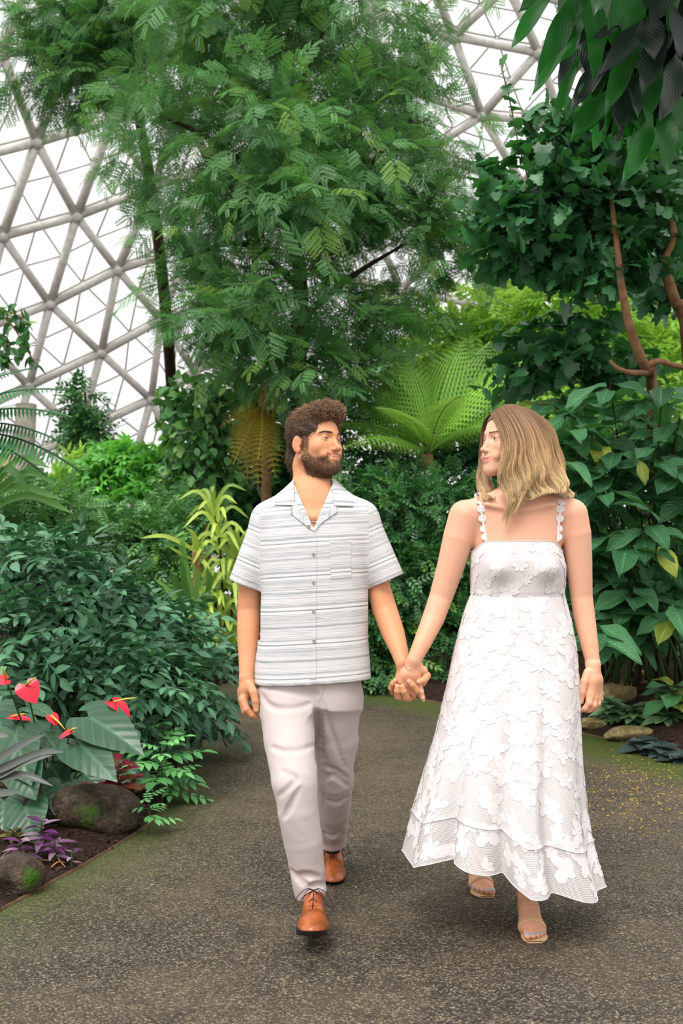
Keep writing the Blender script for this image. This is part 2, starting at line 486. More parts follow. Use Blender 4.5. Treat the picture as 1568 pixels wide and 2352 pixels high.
# ------------------------------------------------------------------ glass dome
DC, DR = np.array([0.5, 7.0, -3.0]), 19.0
def dome_hit(px, py):
    o = np.array([0, 0, CAM_H]); d = W(px, py, 5.) - o; d /= np.linalg.norm(d)
    oc = o - DC; b = oc @ d; c = oc @ oc - DR * DR
    return o + d * (-b + math.sqrt(b * b - c))
HL = np.array([[133.49868171402696, -73.62345626730588, -37.11394268243389], [212.8464387875436, 238.75916869074877, 138.2846848866064], [0.08169597706749135, 0.004413900050461743, 1.0]])
HR = np.array([[216.23137118117106, 67.37279933839729, 1109.013395005218], [52.49627246910748, 165.42712018473404, 245.7904357203272], [0.021424587913566745, -0.00037100304957792034, 1.0]])
seenL = {(1, -1): (166, 105), (0, 0): (4, 122), (1, 0): (84, 327), (2, 0): (176, 497), (3, 0): (270, 620), (1, 1): (6, 543), (2, 1): (115, 699), (3, 1): (232, 811), (4, 1): (347, 918), (2, 2): (66, 888), (3, 2): (182, 995),
         (0, -1): (62, -40), (4, 2): (300, 1085), (2, 3): (18, 1075), (3, 3): (120, 1165), (4, 0): (370, 735), (2, -1): (258, 275), (3, -1): (352, 428)}
seenR = {(0, -1): (1042, 84), (1, -1): (1237, 121), (0, 0): (1107, 266), (0, 1): (1200, 425), (1, 0): (1290, 282), (-1, 1): (975, 350)}
def node(H, seen, a, b):
    if (a, b) in seen: return dome_hit(*seen[(a, b)])
    q = H @ np.array([a, b, 1.0]); return dome_hit(q[0] / q[2], q[1] / q[2])
dome = empty('ceiling', (0, 0, 0)); tag(dome, kind='structure')
M_STRUT = plain_mat('pale_concrete_strut', lin(236, 231, 225), .75, .2, 0, 40, .3, .004, .12, 8)
M_MULL = plain_mat('grey_mullion', lin(200, 196, 192), .6, .3)
mg, nt, b, out = new_mat('dome_glass')
tr = nt.nodes.new('ShaderNodeBsdfTransparent'); tr.inputs[0].default_value = (.97, .985, .99, 1)
gl = nt.nodes.new('ShaderNodeBsdfGlossy'); gl.inputs['Roughness'].default_value = .05
mx = nt.nodes.new('ShaderNodeMixShader'); mx.inputs[0].default_value = .04
L(nt, tr.outputs[0], mx.inputs[1]); L(nt, gl.outputs[0], mx.inputs[2]); L(nt, mx.outputs[0], out.inputs[0])
def bar(a, b_, r, n=6, name='strut', mat=None):
    V_, F_ = tube([a, (a + b_) / 2, b_], r, n); return obj(name, V_, clean(F_), mat, dome, smooth=True)
seen_edges = set()
def lattice(H, seen, cells, lim, R, key):
    nodes = set()
    for (a, b_) in cells:
        for tri in (((a, b_), (a + 1, b_), (a, b_ + 1)), ((a + 1, b_), (a + 1, b_ + 1), (a, b_ + 1))):
            p3 = [node(H, seen, *p) for p in tri]
            c = sum(p3) / 3
            if not lim(c): continue
            if min(p[2] for p in p3) < -.5 and max(p[2] for p in p3) < .3: continue
            outv = [p + (p - DC) / DR * .34 for p in p3]
            mids = [(outv[i] + outv[(i + 1) % 3]) / 2 for i in range(3)]
            V_ = np.array(outv + mids)
            for q in ((0, 3, 5), (3, 1, 4), (5, 4, 2), (3, 4, 5)):
                pv = V_[list(q)]
                cc = pv.mean(0); obj('pane', cc + (pv - cc) * .985, np.array([[0, 1, 2]]), mg, dome, smooth=False)
            for i, j in ((3, 4), (4, 5), (5, 3)): bar(V_[i], V_[j], .022, 4, 'mullion', M_MULL)
            for i in range(3):
                e = (key,) + tuple(sorted((tri[i], tri[(i + 1) % 3])))
                if e in seen_edges: continue
                seen_edges.add(e)
                bar(p3[i], p3[(i + 1) % 3], R, 8, 'strut', M_STRUT)
                bar(outv[i], outv[(i + 1) % 3], .03, 4, 'mullion', M_MULL)
                mo, mi = mids[i], (p3[i] + p3[(i + 1) % 3]) / 2
                bar(mi, mo, .03, 5, 'mullion', M_MULL)
            for p in tri: nodes.add(p)
    for p in sorted(nodes):
        c = node(H, seen, *p); d_ = (c - DC) / DR
        V_, F_ = tube([c - d_ * R * 1.15, c, c + d_ * .36], [R * 1.15, R * 1.25, R * .7], 10); obj('strut_node', V_, clean(F_), M_STRUT, dome)
def projpx(c):
    v = np.asarray(c) - np.array([0, 0, CAM_H]); fw = v[1] * _c + v[2] * _s; up = -v[1] * _s + v[2] * _c
    return 784 + FPX * v[0] / fw, 1176 - FPX * up / fw, fw
def lim_l(c):
    x, y, fw = projpx(c); return fw > 1 and -1000 < x < 520 and -420 < y < 1400
def lim_r(c):
    x, y, fw = projpx(c); return fw > 1 and 820 < x < 1950 and -420 < y < 900
lattice(HL, seenL, [(a, b_) for b_ in range(-4, 7) for a in range(-6, 9)], lim_l, .092, 'L')
lattice(HR, seenR, [(a, b_) for b_ in range(-5, 5) for a in range(-3, 6)], lim_r, .085, 'R')
# tan wall and column glimpsed behind the palms at the left
M_TAN = plain_mat('tan_render', lin(176, 152, 128), .8, .2, 0, 25, .3, .01, .15, 4)
M_POST = plain_mat('weathered_post', lin(140, 134, 124), .8, .2, 0, 30, .3, .01, .2, 6)
def boxm(lo, hi):
    x0, y0, z0 = lo; x1, y1, z1 = hi
    V_ = np.array([(x, y, z_) for z_ in (z0, z1) for x, y in ((x0, y0), (x1, y0), (x1, y1), (x0, y1))])
    return V_, np.array([[3, 2, 1, 0], [4, 5, 6, 7], [0, 1, 5, 4], [1, 2, 6, 5], [2, 3, 7, 6], [3, 0, 4, 7]])
a_ = W(-40, 1045, 16); b2 = W(58, 1045, 16)
V_, F_ = boxm((a_[0] - 1, 16, 0), (b2[0], 16.6, a_[2])); tag(obj('wall_left', V_, F_, M_TAN, smooth=False), kind='structure')
pl_ = W(70, 890, 15.6)
V_, F_ = tube([[pl_[0] - .05, 15.3, 0], [pl_[0], 15.4, pl_[2] - .3]], .16, 12); tag(obj('trim_3', V_, clean(F_), M_POST), kind='structure')
# =================================================================== PEOPLE
def skin_mat(name):
    m, nt, b, out = new_mat(name)
    c = attr(nt, 'col', 'Color')
    n = noise(nt, 90, 4, 0.6, coord(nt))
    n2 = noise(nt, 14, 2, 0.5, coord(nt))
    v = mixc(nt, 0.10, c, ramp(nt, n, [(0.3, (0.55, 0.30, 0.2)), (0.7, (1.0, 0.8, 0.65))]), 'OVERLAY')
    v = mixc(nt, ramp(nt, n2, [(0.45, 0.0), (0.75, 0.12)]), v, (0.75, 0.26, 0.17))
    L(nt, v, b.inputs['Base Color'])
    b.inputs['Roughness'].default_value = 0.5
    b.inputs['Specular IOR Level'].default_value = 0.35
    b.inputs['Subsurface Weight'].default_value = 0.12
    b.inputs['Subsurface Radius'].default_value = (1.0, 0.35, 0.2)
    b.inputs['Subsurface Scale'].default_value = 0.006
    bump(nt, b, noise(nt, 420, 2, 0.5, coord(nt)), 0.12, 0.001)
    return m
M_SKIN = skin_mat('skin')
M_HAIR = attr_mat('hair_strands', 0.42, 0.45)
M_EYE = attr_mat('eyeball', 0.12, 0.5)

def head_basis(yaw, pitch=0.0, roll=0.0):
    """rows: subject's right, forward, up (world)"""
    psi = math.radians(yaw)
    f = np.array([math.sin(psi), -math.cos(psi), 0.]); s = np.array([-math.cos(psi), -math.sin(psi), 0.]); u = np.array([0, 0, 1.])
    p = math.radians(pitch)
    f, u = f * math.cos(p) + u * math.sin(p), u * math.cos(p) - f * math.sin(p)
    r = math.radians(roll)
    s, u = s * math.cos(r) + u * math.sin(r), u * math.cos(r) - s * math.sin(r)
    return np.stack([s, f, u])
class Head:
    def __init__(self, o, B, S): self.o, self.B, self.S = np.asarray(o), B, np.asarray(S, float)
    def w(self, p): return self.o + (np.asarray(p) * self.S) @ self.B
    def l(self, p): return ((np.asarray(p) - self.o) @ self.B.T) / self.S
def head_sdf(H, man, neck):
    F = SDF((-.105, -.135, -.19), (.105, .135, .135), 0.0017)
    F.ell((0, -.012, .032), (.074, .097, .085), 0)
    F.ell((0, .02, -.035), (.063, .072, .088), .03)
    jw = .058 if man else .052
    for s in (-1, 1):
        F.cap((s * jw, -.002, -.062), (s * .017, .068, -.101), .017, .016 if man else .014, .03)
        F.ell((s * .043, .052, -.03), (.024, .024, .024), .022)
        F.cap((s * .012, .082, .019), (s * .046, .064, .02), .0095 if man else .007, .007, .014)
    F.ell((0, .079, -.102), (.022, .018, .018) if man else (.017, .016, .017), .022)
    F.ell((0, .068, -.068), (.03, .026, .026), .02)
    for s in (-1, 1):
        F.ell((s * .033, .093, .0), (.019, .015, .012), .012, 'sub')
        F.ell((s * .0325, .0705, 0), .0138, .004)
        F.ell((s * .0325, .0855, -.0008), (.0125, .010, .0031 if man else .0044), .0015, 'sub')
    # nose
    F.cap((0, .081, .008), (0, .105 if man else .1015, -.034), .0072 if man else .0062, .009 if man else .0072, .009)
    F.ell((0, .110 if man else .1065, -.037), (.0098, .0105, .0095) if man else (.0084, .0092, .0082), .006)
    for s in (-1, 1):
        F.ell((s * (.0112 if man else .0098), .0965, -.0405), (.0072, .0095, .0072) if man else (.0058, .0085, .006), .005)
        F.ell((s * .006, .104, -.0475), (.0032, .005, .0028), .002, 'sub')
    # mouth: closed smile
    sm = .0045
    for s in (-1, 1):
        F.chain([(0, .0955, -.0655), (s * .011, .0935, -.0643), (s * .0255, .0815, -.068 + sm)], [.0046, .0046, .002], .006, .003)
        F.chain([(0, .0945, -.0755), (s * .011, .0925, -.0745), (s * .024, .082, -.069 + sm)], [.006, .0055, .002], .006, .003)
        F.chain([(0, .1025, -.0702), (s * .012, .1, -.0697), (s * .0285, .0865, -.0685 + sm * 1.4)], [.0017, .0016, .0022], .0025, .0015, 'sub')
        F.ell((s * .036, .074, -.058), (.010, .012, .012), .014)
    # ears
    for s in (-1, 1):
        R = np.array([[math.cos(.35), s * math.sin(.35), 0], [-s * math.sin(.35), math.cos(.35), 0], [0, 0, 1]])
        F.ell((s * .078, -.014, -.014), (.0065, .0185, .031), .006, 'add', R)
        F.ell((s * .0865, -.0085, -.008), (.0065, .0105, .018), .003, 'sub', R)
        F.ell((s * .077, -.006, -.04), (.006, .008, .009), .005)
        F.ell((s * .0765, .002, -.017), (.004, .004, .007), .003)
    # neck
    a, b, ra, rb = neck
    la, lb = H.l(a), H.l(b)
    F.cap(la, lb + (lb - la) * 0.4, ra / H.S.mean(), rb / H.S.mean(), .03)
    if man:
        F.ell(la * .35 + lb * .65 + np.array([0, .052, .0]), (.014, .014, .018), .02)
    V, Q = F.mesh()
    return V, Q
def eye_mesh(H, s, gaze):
    """eyeball with iris and pupil; gaze: local direction"""
    nu, nv = 40, 32
    th = np.linspace(0, math.pi, nv); ph = np.arange(nu) / nu * 2 * math.pi
    d = np.stack([np.sin(th)[:, None] * np.cos(ph)[None], np.sin(th)[:, None] * np.sin(ph)[None], np.cos(th)[:, None] + 0 * ph[None]], -1)
    g = np.array(gaze, float); g /= np.linalg.norm(g)
    x = np.cross(g, (0, 0, 1.)); x /= np.linalg.norm(x); y = np.cross(x, g)
    V = (d[..., :1] * x + d[..., 1:2] * y + d[..., 2:] * g) * .0124
    ang = np.repeat(th, nu)
    V2, Fq = loft(V)
    col = np.where(ang[:, None] < .2, (0.004, 0.004, 0.004), np.where(ang[:, None] < .5, (0.05, 0.05, 0.04), (0.5, 0.46, 0.43)))
    return H.w(V2 + np.array([s * .0325, .0705, 0])), Fq[:, ::-1], col
def blend(base, mask, c):
    return base * (1 - mask[:, None]) + np.array(c) * mask[:, None]
def sm(x, a, b):
    t = np.clip((x - a) / (b - a), 0, 1); return t * t * (3 - 2 * t)
def head_color(l, base, man):
    x, f, u = np.abs(l[:, 0]), l[:, 1], l[:, 2]
    c = np.tile(np.array(base), (len(l), 1))
    blush = np.exp(-((x - .042) ** 2 + (u + .03) ** 2) / .018 ** 2) * (f > 0)
    c = blend(c, blush * .35, (0.62, 0.2, 0.13))
    c = blend(c, np.exp(-((x) ** 2 + (f - .11) ** 2 + (u + .037) ** 2) / .014 ** 2) * .3, (0.6, 0.2, 0.14))
    lipm = np.exp(-(((x / .0225) ** 4) + ((u + .0695 - .004 * (x / .025) ** 2) / .0088) ** 4)) * (f > .074)
    c = blend(c, np.clip(lipm * (1.0 if not man else .75), 0, 1), (0.56, 0.16, 0.155) if not man else (0.5, 0.2, 0.16))
    ear = ((x > .074) & (np.abs(f + .014) < .02) & (np.abs(u + .015) < .035)).astype(float)
    c = blend(c, ear * .4, (0.68, 0.22, 0.14))
    if man:
        b = beard_mask(l)
        c = blend(c, b * .6, (0.16, 0.092, 0.06))
        side = sm(u, -.05, -.02) * sm(.042 - f, .0, .012) * sm(f, -.06, -.03) * sm(x, .05, .058) * (u < .1)
        c = blend(c, side * (.55 + .35 * sm(u, -.02, .05)) * (1 - ear), (0.06, 0.04, 0.028))
    else:
        lid = np.exp(-((x - .033) ** 2 / .015 ** 2 + (u - .0055) ** 2 / .0026 ** 2)) * (f > .06)
        c = blend(c, np.clip(lid, 0, 1) * .5, (0.2, 0.09, 0.06))
    lash = np.exp(-((x - .033) ** 2 / .0125 ** 2 + (u - .0035) ** 2 / .0012 ** 2)) * (f > .06)
    c = blend(c, np.clip(lash, 0, 1) * .8, (0.05, 0.03, 0.02))
    return c
def beard_mask(l):
    x, f, u = np.abs(l[:, 0]), l[:, 1], l[:, 2]
    jaw = sm(-u, .058, .072) * sm(u, -.15, -.128) * sm(f, .0, .02)         # chin and jaw line
    cheekline = -.066 + .8 * np.clip(.05 - f, 0, .1) * 1.1
    cheek = sm(cheekline - u, -.006, .006) * sm(u, -.14, -.118) * sm(f, -.008, .006) * (x > .03)
    must = .8 * np.exp(-((u + .0572) / .0042) ** 4) * (x < .031) * (f > .07)
    corner = np.exp(-((x - .032) / .006) ** 2) * (u > -.085) * (u < -.052) * (f > .055)
    lips = np.exp(-((x / .027) ** 4 + ((u + .07) / .0098) ** 4))
    soul = 1 - .5 * np.exp(-((x - .012) / .008) ** 2 - ((u + .086) / .006) ** 2)
    m = np.maximum.reduce([jaw, cheek, must, corner * .8]) * (1 - np.clip(lips * 1.3, 0, 1)) * soul
    burn = sm(u, -.06, -.045) * sm(.075 - u, 0, .02) * sm(.036 - f, 0, .01) * sm(f, -.006, .006) * (x > .055)
    return np.clip(np.maximum(m * (f > -.012), burn * .7), 0, 1)
def surf_samples(V, Fq, n, rng, weight=None):
    a, b, c, d = (V[Fq[:, i]] for i in range(4))
    nr = np.cross(c - a, d - b); A = np.linalg.norm(nr, axis=1); nr = nr / (A[:, None] + 1e-12)
    w = A * (1 if weight is None else weight)
    i = rng.choice(len(Fq), n, p=w / w.sum())
    s, t = rng.random((n, 1)), rng.random((n, 1))
    P = (a[i] * (1 - s) + b[i] * s) * (1 - t) + (d[i] * (1 - s) + c[i] * s) * t
    return P, nr[i], i
def fin(chains, F, kroot=.008):
    for pts, rs in chains: F.chain(pts, rs, kroot, .003)

# ------------------------------------------------------------------- the man
YM = 3.72
man = empty('person', (float(W(720, 1600, YM)[0]), YM, 0))
tag(man, 'bearded man in striped short-sleeved shirt and pale trousers, walking and holding the woman\'s hand', 'person')
SK_M = np.array(lin(220, 156, 116))
mp = lambda x, y, Y=YM: W(x, y, Y)
HM = Head(mp(725, 1016, YM), head_basis(45, 3, 2), (1.04, 1.10, 1.03))
neckM = (mp(712, 1070, YM + .03), mp(722, 1145, YM + .02), PX(41, YM), PX(46, YM))
V, Q = head_sdf(HM, True, neckM)
V, Q = keep(V, Q, V[:, 2] > -.178)
headV = V
P = HM.w(V)
parts = [(P, Q)]; cols = [head_color(V, SK_M, True)]
man_head = (V, Q)
# torso profile shared by body and shirt: y pixel -> left, right, half depth
TZ = np.array([mp(0, y)[2] for y in (1100, 1125, 1150, 1180, 1230, 1300, 1360, 1450, 1530, 1580)])
TL = np.array([mp(x, 1176)[0] for x in (675, 652, 628, 612, 600, 597, 598, 594, 588, 583)])
TR = np.array([mp(x, 1176)[0] for x in (768, 790, 815, 833, 846, 848, 846, 847, 849, 852)])
TD = np.array([.075, .095, .108, .118, .128, .130, .130, .133, .137, .14])
def torso_fn(inset=0.0, wr=0.0, cy=YM + .01):
    def fn(x, y, z):
        zz = z.ravel(); o = np.argsort(TZ)
        l = np.interp(zz, TZ[o], TL[o])[None, None, :]; r = np.interp(zz, TZ[o], TR[o])[None, None, :]; d = np.interp(zz, TZ[o], TD[o])[None, None, :]
        a = (r - l) / 2 - inset; b = d - inset; c = (l + r) / 2
        q = (np.abs((x - c) / a) ** 2.4 + np.abs((y - cy) / b) ** 2.4) ** (1 / 2.4)
        v = (q - 1) * np.minimum(a, b) * .95
        v = np.maximum(v, z - (TZ.max() - inset))
        if wr:
            P = np.stack(np.broadcast_arrays(x, y, z), -1)
            g = np.clip((1.32 - z) / .5, 0.15, 1)
            v = v + wr * g * (vnoise(P, (18, 40), 1.0, 3, 7, (1.0, .5, .45)) * .55 + vnoise(P, (30, 60), .5, 5, 6, (.4, .6, 1.1)))
        return v
    return fn
armR = [mp(622, 1200, YM + .02), mp(592, 1270, YM + .02), mp(573, 1350, YM + .04), mp(571, 1400, YM + .05), mp(570, 1450, YM + .03), mp(568, 1510, YM), mp(566, 1556, YM - .03)]
armRr = [PX(r, YM) for r in (27, 27, 26.5, 26, 26, 20.5, 16)]
armL = [mp(822, 1200, YM + .02), mp(850, 1275, YM + .02), mp(868, 1345, YM + .03), mp(883, 1400, YM + .02), mp(903, 1455, YM - .03), mp(917, 1496, YM - .08), mp(924, 1522, YM - .11)]
armLr = [PX(r, YM) for r in (27, 27, 26.5, 29, 26, 20, 16.5)]
def arms_into(F, R=True, Lf=True):
    if R: F.chain(armR, armRr, .03, .001)
    if Lf: F.chain(armL, armLr, .03, .001)
B = SDF((-.62, YM - .26, .84), (.32, YM + .26, 1.72), .005)
lo, hi = B.lo, B.lo + B.h * B.n
B.op(torso_fn(.016), (-.4, YM - .25, .9), (.25, YM + .25, 1.62), .0, 'add')
arms_into(B)
B.cap(mp(722, 1150, YM + .02), mp(650, 1175, YM + .02), .045, .035, .04); B.cap(mp(722, 1150, YM + .02), mp(795, 1172, YM + .02), .045, .035, .04)
B.cap(*neckM, .04)
for s in (-1, 1): B.cap(mp(724 + s * 6, 1188, YM - .095), mp(724 + s * 55, 1172, YM - .075), .008, .008, .025)
V, Q = B.mesh()
zc = neckM[0][2]
V, Q = keep(V, Q, V[:, 2] < zc - .005)
parts.append((V, Q)); cols.append(np.tile(SK_M, (len(V), 1)))
# his right hand, hanging relaxed
F = SDF(mp(535, 1662, YM - .16), mp(612, 1530, YM + .08), .0016)
F.chain(armR[-2:], armRr[-2:], .01)
px = lambda r: PX(r, YM - .05)
hp = lambda x, y, dy: W(x, y, YM - .05 + dy)
F.chain([hp(566, 1558, .02), hp(567, 1580, .015), hp(562, 1604, .01)], [px(15), px(15), px(11)], .012, .02)
F.chain([hp(566, 1562, .03), hp(560, 1590, .04), hp(556, 1608, .045)], [px(14), px(13), px(9)], .012, .02)
F.chain([hp(568, 1560, .03), hp(574, 1580, .0)], [px(13), px(11)], .012)
fin([([hp(558, 1606, -.005), hp(566, 1629, -.018), hp(578, 1641, -.012), hp(590, 1648, .0)], [px(9.2), px(8.4), px(7.6), px(6)]),
     ([hp(556, 1609, .015), hp(563, 1633, .005), hp(577, 1644, .012), hp(590, 1645, .02)], [px(9), px(8.4), px(7.4), px(6)]),
     ([hp(556, 1608, .035), hp(564, 1630, .03), hp(579, 1640, .035), hp(594, 1637, .04)], [px(8.6), px(8), px(7), px(5.8)]),
     ([hp(558, 1604, .055), hp(567, 1622, .055), hp(580, 1630, .055), hp(592, 1628, .055)], [px(7.6), px(7), px(6), px(5)]),
     ([hp(573, 1572, -.005), hp(582, 1590, -.025), hp(586, 1610, -.03), hp(588, 1630, -.028)], [px(10), px(9.4), px(8), px(6.6)])], F)
V, Q = F.mesh()
nail = np.exp(-np.sum((V - hp(588.5, 1631, -.037)) ** 2, 1) / .0062 ** 2) + np.exp(-np.sum((V - hp(592, 1649, -.006)) ** 2, 1) / .004 ** 2)
c = blend(np.tile(SK_M * .97, (len(V), 1)), np.clip(nail, 0, 1) * .8, (0.8, 0.5, 0.42))
kn = sum(np.exp(-np.sum((V - hp(*k)) ** 2, 1) / .008 ** 2) for k in ((558, 1606, -.02), (566, 1629, -.03), (586, 1611, -.04)))
parts.append((V, Q)); cols.append(blend(c, np.clip(kn, 0, 1) * .3, (0.5, 0.2, 0.13)))
# his left hand, laced with hers from behind
F = SDF(W(885, 1625, 3.48), W(1000, 1500, 3.68), .0016)
F.chain(armL[-2:], armLr[-2:], .01)
px = lambda r: PX(r, 3.56)
kx = [(958, 1584), (945, 1591), (929, 1592), (914, 1586)]
for (x, y) in kx:
    F.chain([W(926, 1524, 3.61), W(x * .6 + 930 * .4, y * .55 + 1530 * .45, 3.605), W(x, y - 4, 3.597)], [px(12), px(11.5), px(9.5)], .012, .02)
fin([([W(958, 1582, 3.597), W(962, 1592, 3.565), W(956, 1585, 3.532), W(947, 1573, 3.521), W(939, 1565, 3.519)], [px(9.5), px(9.2), px(8.6), px(7.6), px(6.4)]),
     ([W(945, 1588, 3.597), W(938, 1603, 3.57), W(932, 1601, 3.54), W(927, 1588, 3.524), W(924, 1577, 3.522)], [px(9.2), px(8.8), px(8.4), px(7.4), px(6.2)]),
     ([W(929, 1590, 3.597), W(919, 1602, 3.572), W(914, 1599, 3.545), W(912, 1587, 3.53), W(912, 1577, 3.527)], [px(9), px(8.6), px(8.2), px(7.2), px(6.2)]),
     ([W(914, 1584, 3.597), W(903, 1588, 3.58), W(899, 1580, 3.556), W(902, 1570, 3.541), W(907, 1563, 3.536)], [px(8), px(7.8), px(7.4), px(6.6), px(5.6)]),
     ([W(950, 1548, 3.605), W(972, 1545, 3.585), W(980, 1552, 3.55), W(973, 1562, 3.53), W(962, 1566, 3.522)], [px(11), px(10), px(9), px(8.2), px(6.6)])], F)
V, Q = F.mesh()
nl = sum(np.exp(-np.sum((V - W(*k)) ** 2, 1) / .0052 ** 2) for k in ((939, 1564, 3.509), (924, 1576, 3.512), (912, 1576, 3.517), (907, 1562, 3.527), (961, 1564, 3.512)))
parts.append((V, Q)); cols.append(blend(np.tile(SK_M * .97, (len(V), 1)), np.clip(nl, 0, 1) * .85, (0.78, 0.42, 0.36)))
V, Q = join(parts)
body = obj('body', V, Q, M_SKIN, man, {'col': np.concatenate(cols)})
tag(body, 'tanned skin of the face, neck, arms and hands')
for s in (-1, 1):
    V, Q, c = eye_mesh(HM, s, (-.12, 1, .0))
    obj('eyeball', V, Q, M_EYE, man, {'col': c})

# beard, brows, hair
rng = np.random.default_rng(3)
lV, lQ = man_head
cent = lV[lQ].mean(1)
w = beard_mask(cent)
Pn, nr, ii = surf_samples(lV, lQ, 8500, rng, w ** 1.5 + 1e-9)
okm = beard_mask(Pn) > rng.random(len(Pn)) * .9
Pn, nr = Pn[okm], nr[okm]
down = np.array([0, .15, -1.0])
dirs = nr * .55 + down * .6 + rng.normal(0, .35, nr.shape)
dirs /= np.linalg.norm(dirs, axis=1)[:, None]
ln = (.0052 + .003 * rng.random(len(Pn)))[:, None] * np.where(Pn[:, 2:] > -.066, .7, 1.0)
t = np.linspace(0, 1, 4)[None, :, None]
curl = rng.normal(0, .0012, (len(Pn), 1, 3))
path = Pn[:, None] - nr[:, None] * .001 + dirs[:, None] * ln[:, None] * t + curl * np.sin(t * 5)
V, Q = strands(HM.w(path), .00045, .00025)
rc = rng.random(len(Pn))
cc = np.where(rc[:, None] < .4, (0.20, 0.11, 0.06), np.where(rc[:, None] < .7, (0.10, 0.055, 0.032), (0.34, 0.2, 0.11)))
o = obj('beard', V, Q, M_HAIR, man, {'col': np.repeat(cc, 12, 0)}); tag(o, 'short brown beard and moustache', kind='stuff')
def settle(H, mesh, pts):
    """push local points (k,m,3) forward/back onto the head surface"""
    bvh = BVHTree.FromPolygons(mesh[0].tolist(), mesh[1].tolist())
    out = pts.copy()
    for i in range(len(pts)):
        for j in range(pts.shape[1]):
            p = pts[i, j]
            h = bvh.ray_cast(Vector((p[0], .2, p[2])), Vector((0, -1, 0)))
            if h[0] is not None: out[i, j, 1] = h[0].y + .0006 + .0006 * j
    return out
def brow_part(H, mesh, s, is_man, color):
    n = 210 if is_man else 130
    x = rng.uniform(.012, .049, n); prof = 1 - ((x - .026) / .024) ** 2
    th = (.0025 if is_man else .0019) * np.clip(.3 + prof, .25, 1)
    u = .0185 + .16 * (x - .012) - 4.0 * np.clip(x - .036, 0, 1) ** 1.5 + rng.uniform(-1, 1, n) * th
    p0 = np.stack([s * x, 0 * x, u], 1)
    d = np.stack([s * (.7 + .3 * rng.random(n)), 0 * x, .5 - 20 * (x - .012) + rng.normal(0, .2, n)], 1)
    path = p0[:, None] + d[:, None] * np.linspace(0, 1, 3)[None, :, None] * (.0075 if is_man else .0055)
    path = settle(H, mesh, path)
    V, Q = strands(H.w(path), .00042, .0002)
    return obj('eyebrow', V, Q, M_HAIR, None, {'col': np.tile(np.array(color), (len(V), 1))})
def reparent(o, parent):
    p = np.array(world_loc(parent))
    co = np.empty(len(o.data.vertices) * 3, np.float32); o.data.vertices.foreach_get('co', co)
    o.data.vertices.foreach_set('co', (co.reshape(-1, 3) - p).astype(np.float32).ravel()); o.parent = parent
for s in (-1, 1):
    reparent(brow_part(HM, man_head, s, True, (0.13, 0.075, 0.045)), man)
def man_hair():
    F = SDF((-.13, -.16, -.15), (.13, .15, .17), .003)
    F.ell((0, -.016, .036), (.0795, .104, .092), 0)
    F.ell((0, .05, .10), (.062, .05, .034), .03)              # quiff
    F.ell((0, -.09, -.05), (.05, .035, .06), .03)             # nape
    F.ell((0, .14, .02), (.12, .09, .083), .008, 'sub')     # face
    for s in (-1, 1): F.ell((s * .1, .045, -.04), (.06, .085, .062), .008, 'sub')
    F.plane((0, -.06, -.115), (0, .25, -1), .01)
    g = np.meshgrid(*F.ax, indexing='ij'); P = np.stack(g, -1)
    top = np.clip((P[..., 2] - .0) / .08, 0.25, 1)
    F.d += (vnoise(P, (150, 260), .0042, 11, 14) * top).astype(np.float32)
    return F.mesh()
hV, hQ = man_hair()
o1 = (hV, hQ)
Pn, nr, ii = surf_samples(hV, hQ, 9500, rng)
nr = -nr if (nr * (Pn - np.array([0, -.01, .03]))).sum() < 0 else nr
K = len(Pn); t = np.linspace(0, 1, 8)[None, :, None]
top = np.clip((Pn[:, 2] - .02) / .07, 0, 1)[:, None]
flow = np.where(Pn[:, 2:] > .05, np.stack([rng.normal(0, .5, K), .55 + 0 * top[:, 0], .25 + 0 * top[:, 0]], 1), np.stack([.15 * np.sign(Pn[:, 0]), -.35 + 0 * Pn[:, 0], -1 + 0 * Pn[:, 0]], 1))
dirs = nr * .55 + flow * .55 + rng.normal(0, .3, (K, 3)); dirs /= np.linalg.norm(dirs, axis=1)[:, None]
ax1 = np.cross(dirs, rng.normal(size=(K, 3))); ax1 /= np.linalg.norm(ax1, axis=1)[:, None]; ax2 = np.cross(dirs, ax1)
turns = rng.uniform(.5, 1.5, (K, 1, 1)); amp = (.0018 + .0035 * top)[:, None]
ln = (.010 + .017 * top * rng.random((K, 1)))[:, None]
ph = t * turns * 6.28
path = Pn[:, None] - nr[:, None] * .004 + dirs[:, None] * ln * t + amp * (ax1[:, None] * (np.cos(ph) - 1) + ax2[:, None] * np.sin(ph))
sV, sQ = strands(HM.w(path), .0009, .0005)
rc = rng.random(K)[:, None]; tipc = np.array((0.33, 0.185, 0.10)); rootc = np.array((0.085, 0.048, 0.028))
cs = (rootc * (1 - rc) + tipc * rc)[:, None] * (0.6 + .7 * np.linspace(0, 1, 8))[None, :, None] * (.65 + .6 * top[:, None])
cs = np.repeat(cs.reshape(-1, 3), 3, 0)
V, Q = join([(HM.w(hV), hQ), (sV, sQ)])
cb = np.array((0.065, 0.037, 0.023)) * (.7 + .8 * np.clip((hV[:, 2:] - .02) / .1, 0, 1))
o = obj('hair', V, Q, M_HAIR, man, {'col': np.concatenate([cb, cs])}); tag(o, 'curly brown hair, short at the sides and longer at the nape', kind='stuff')

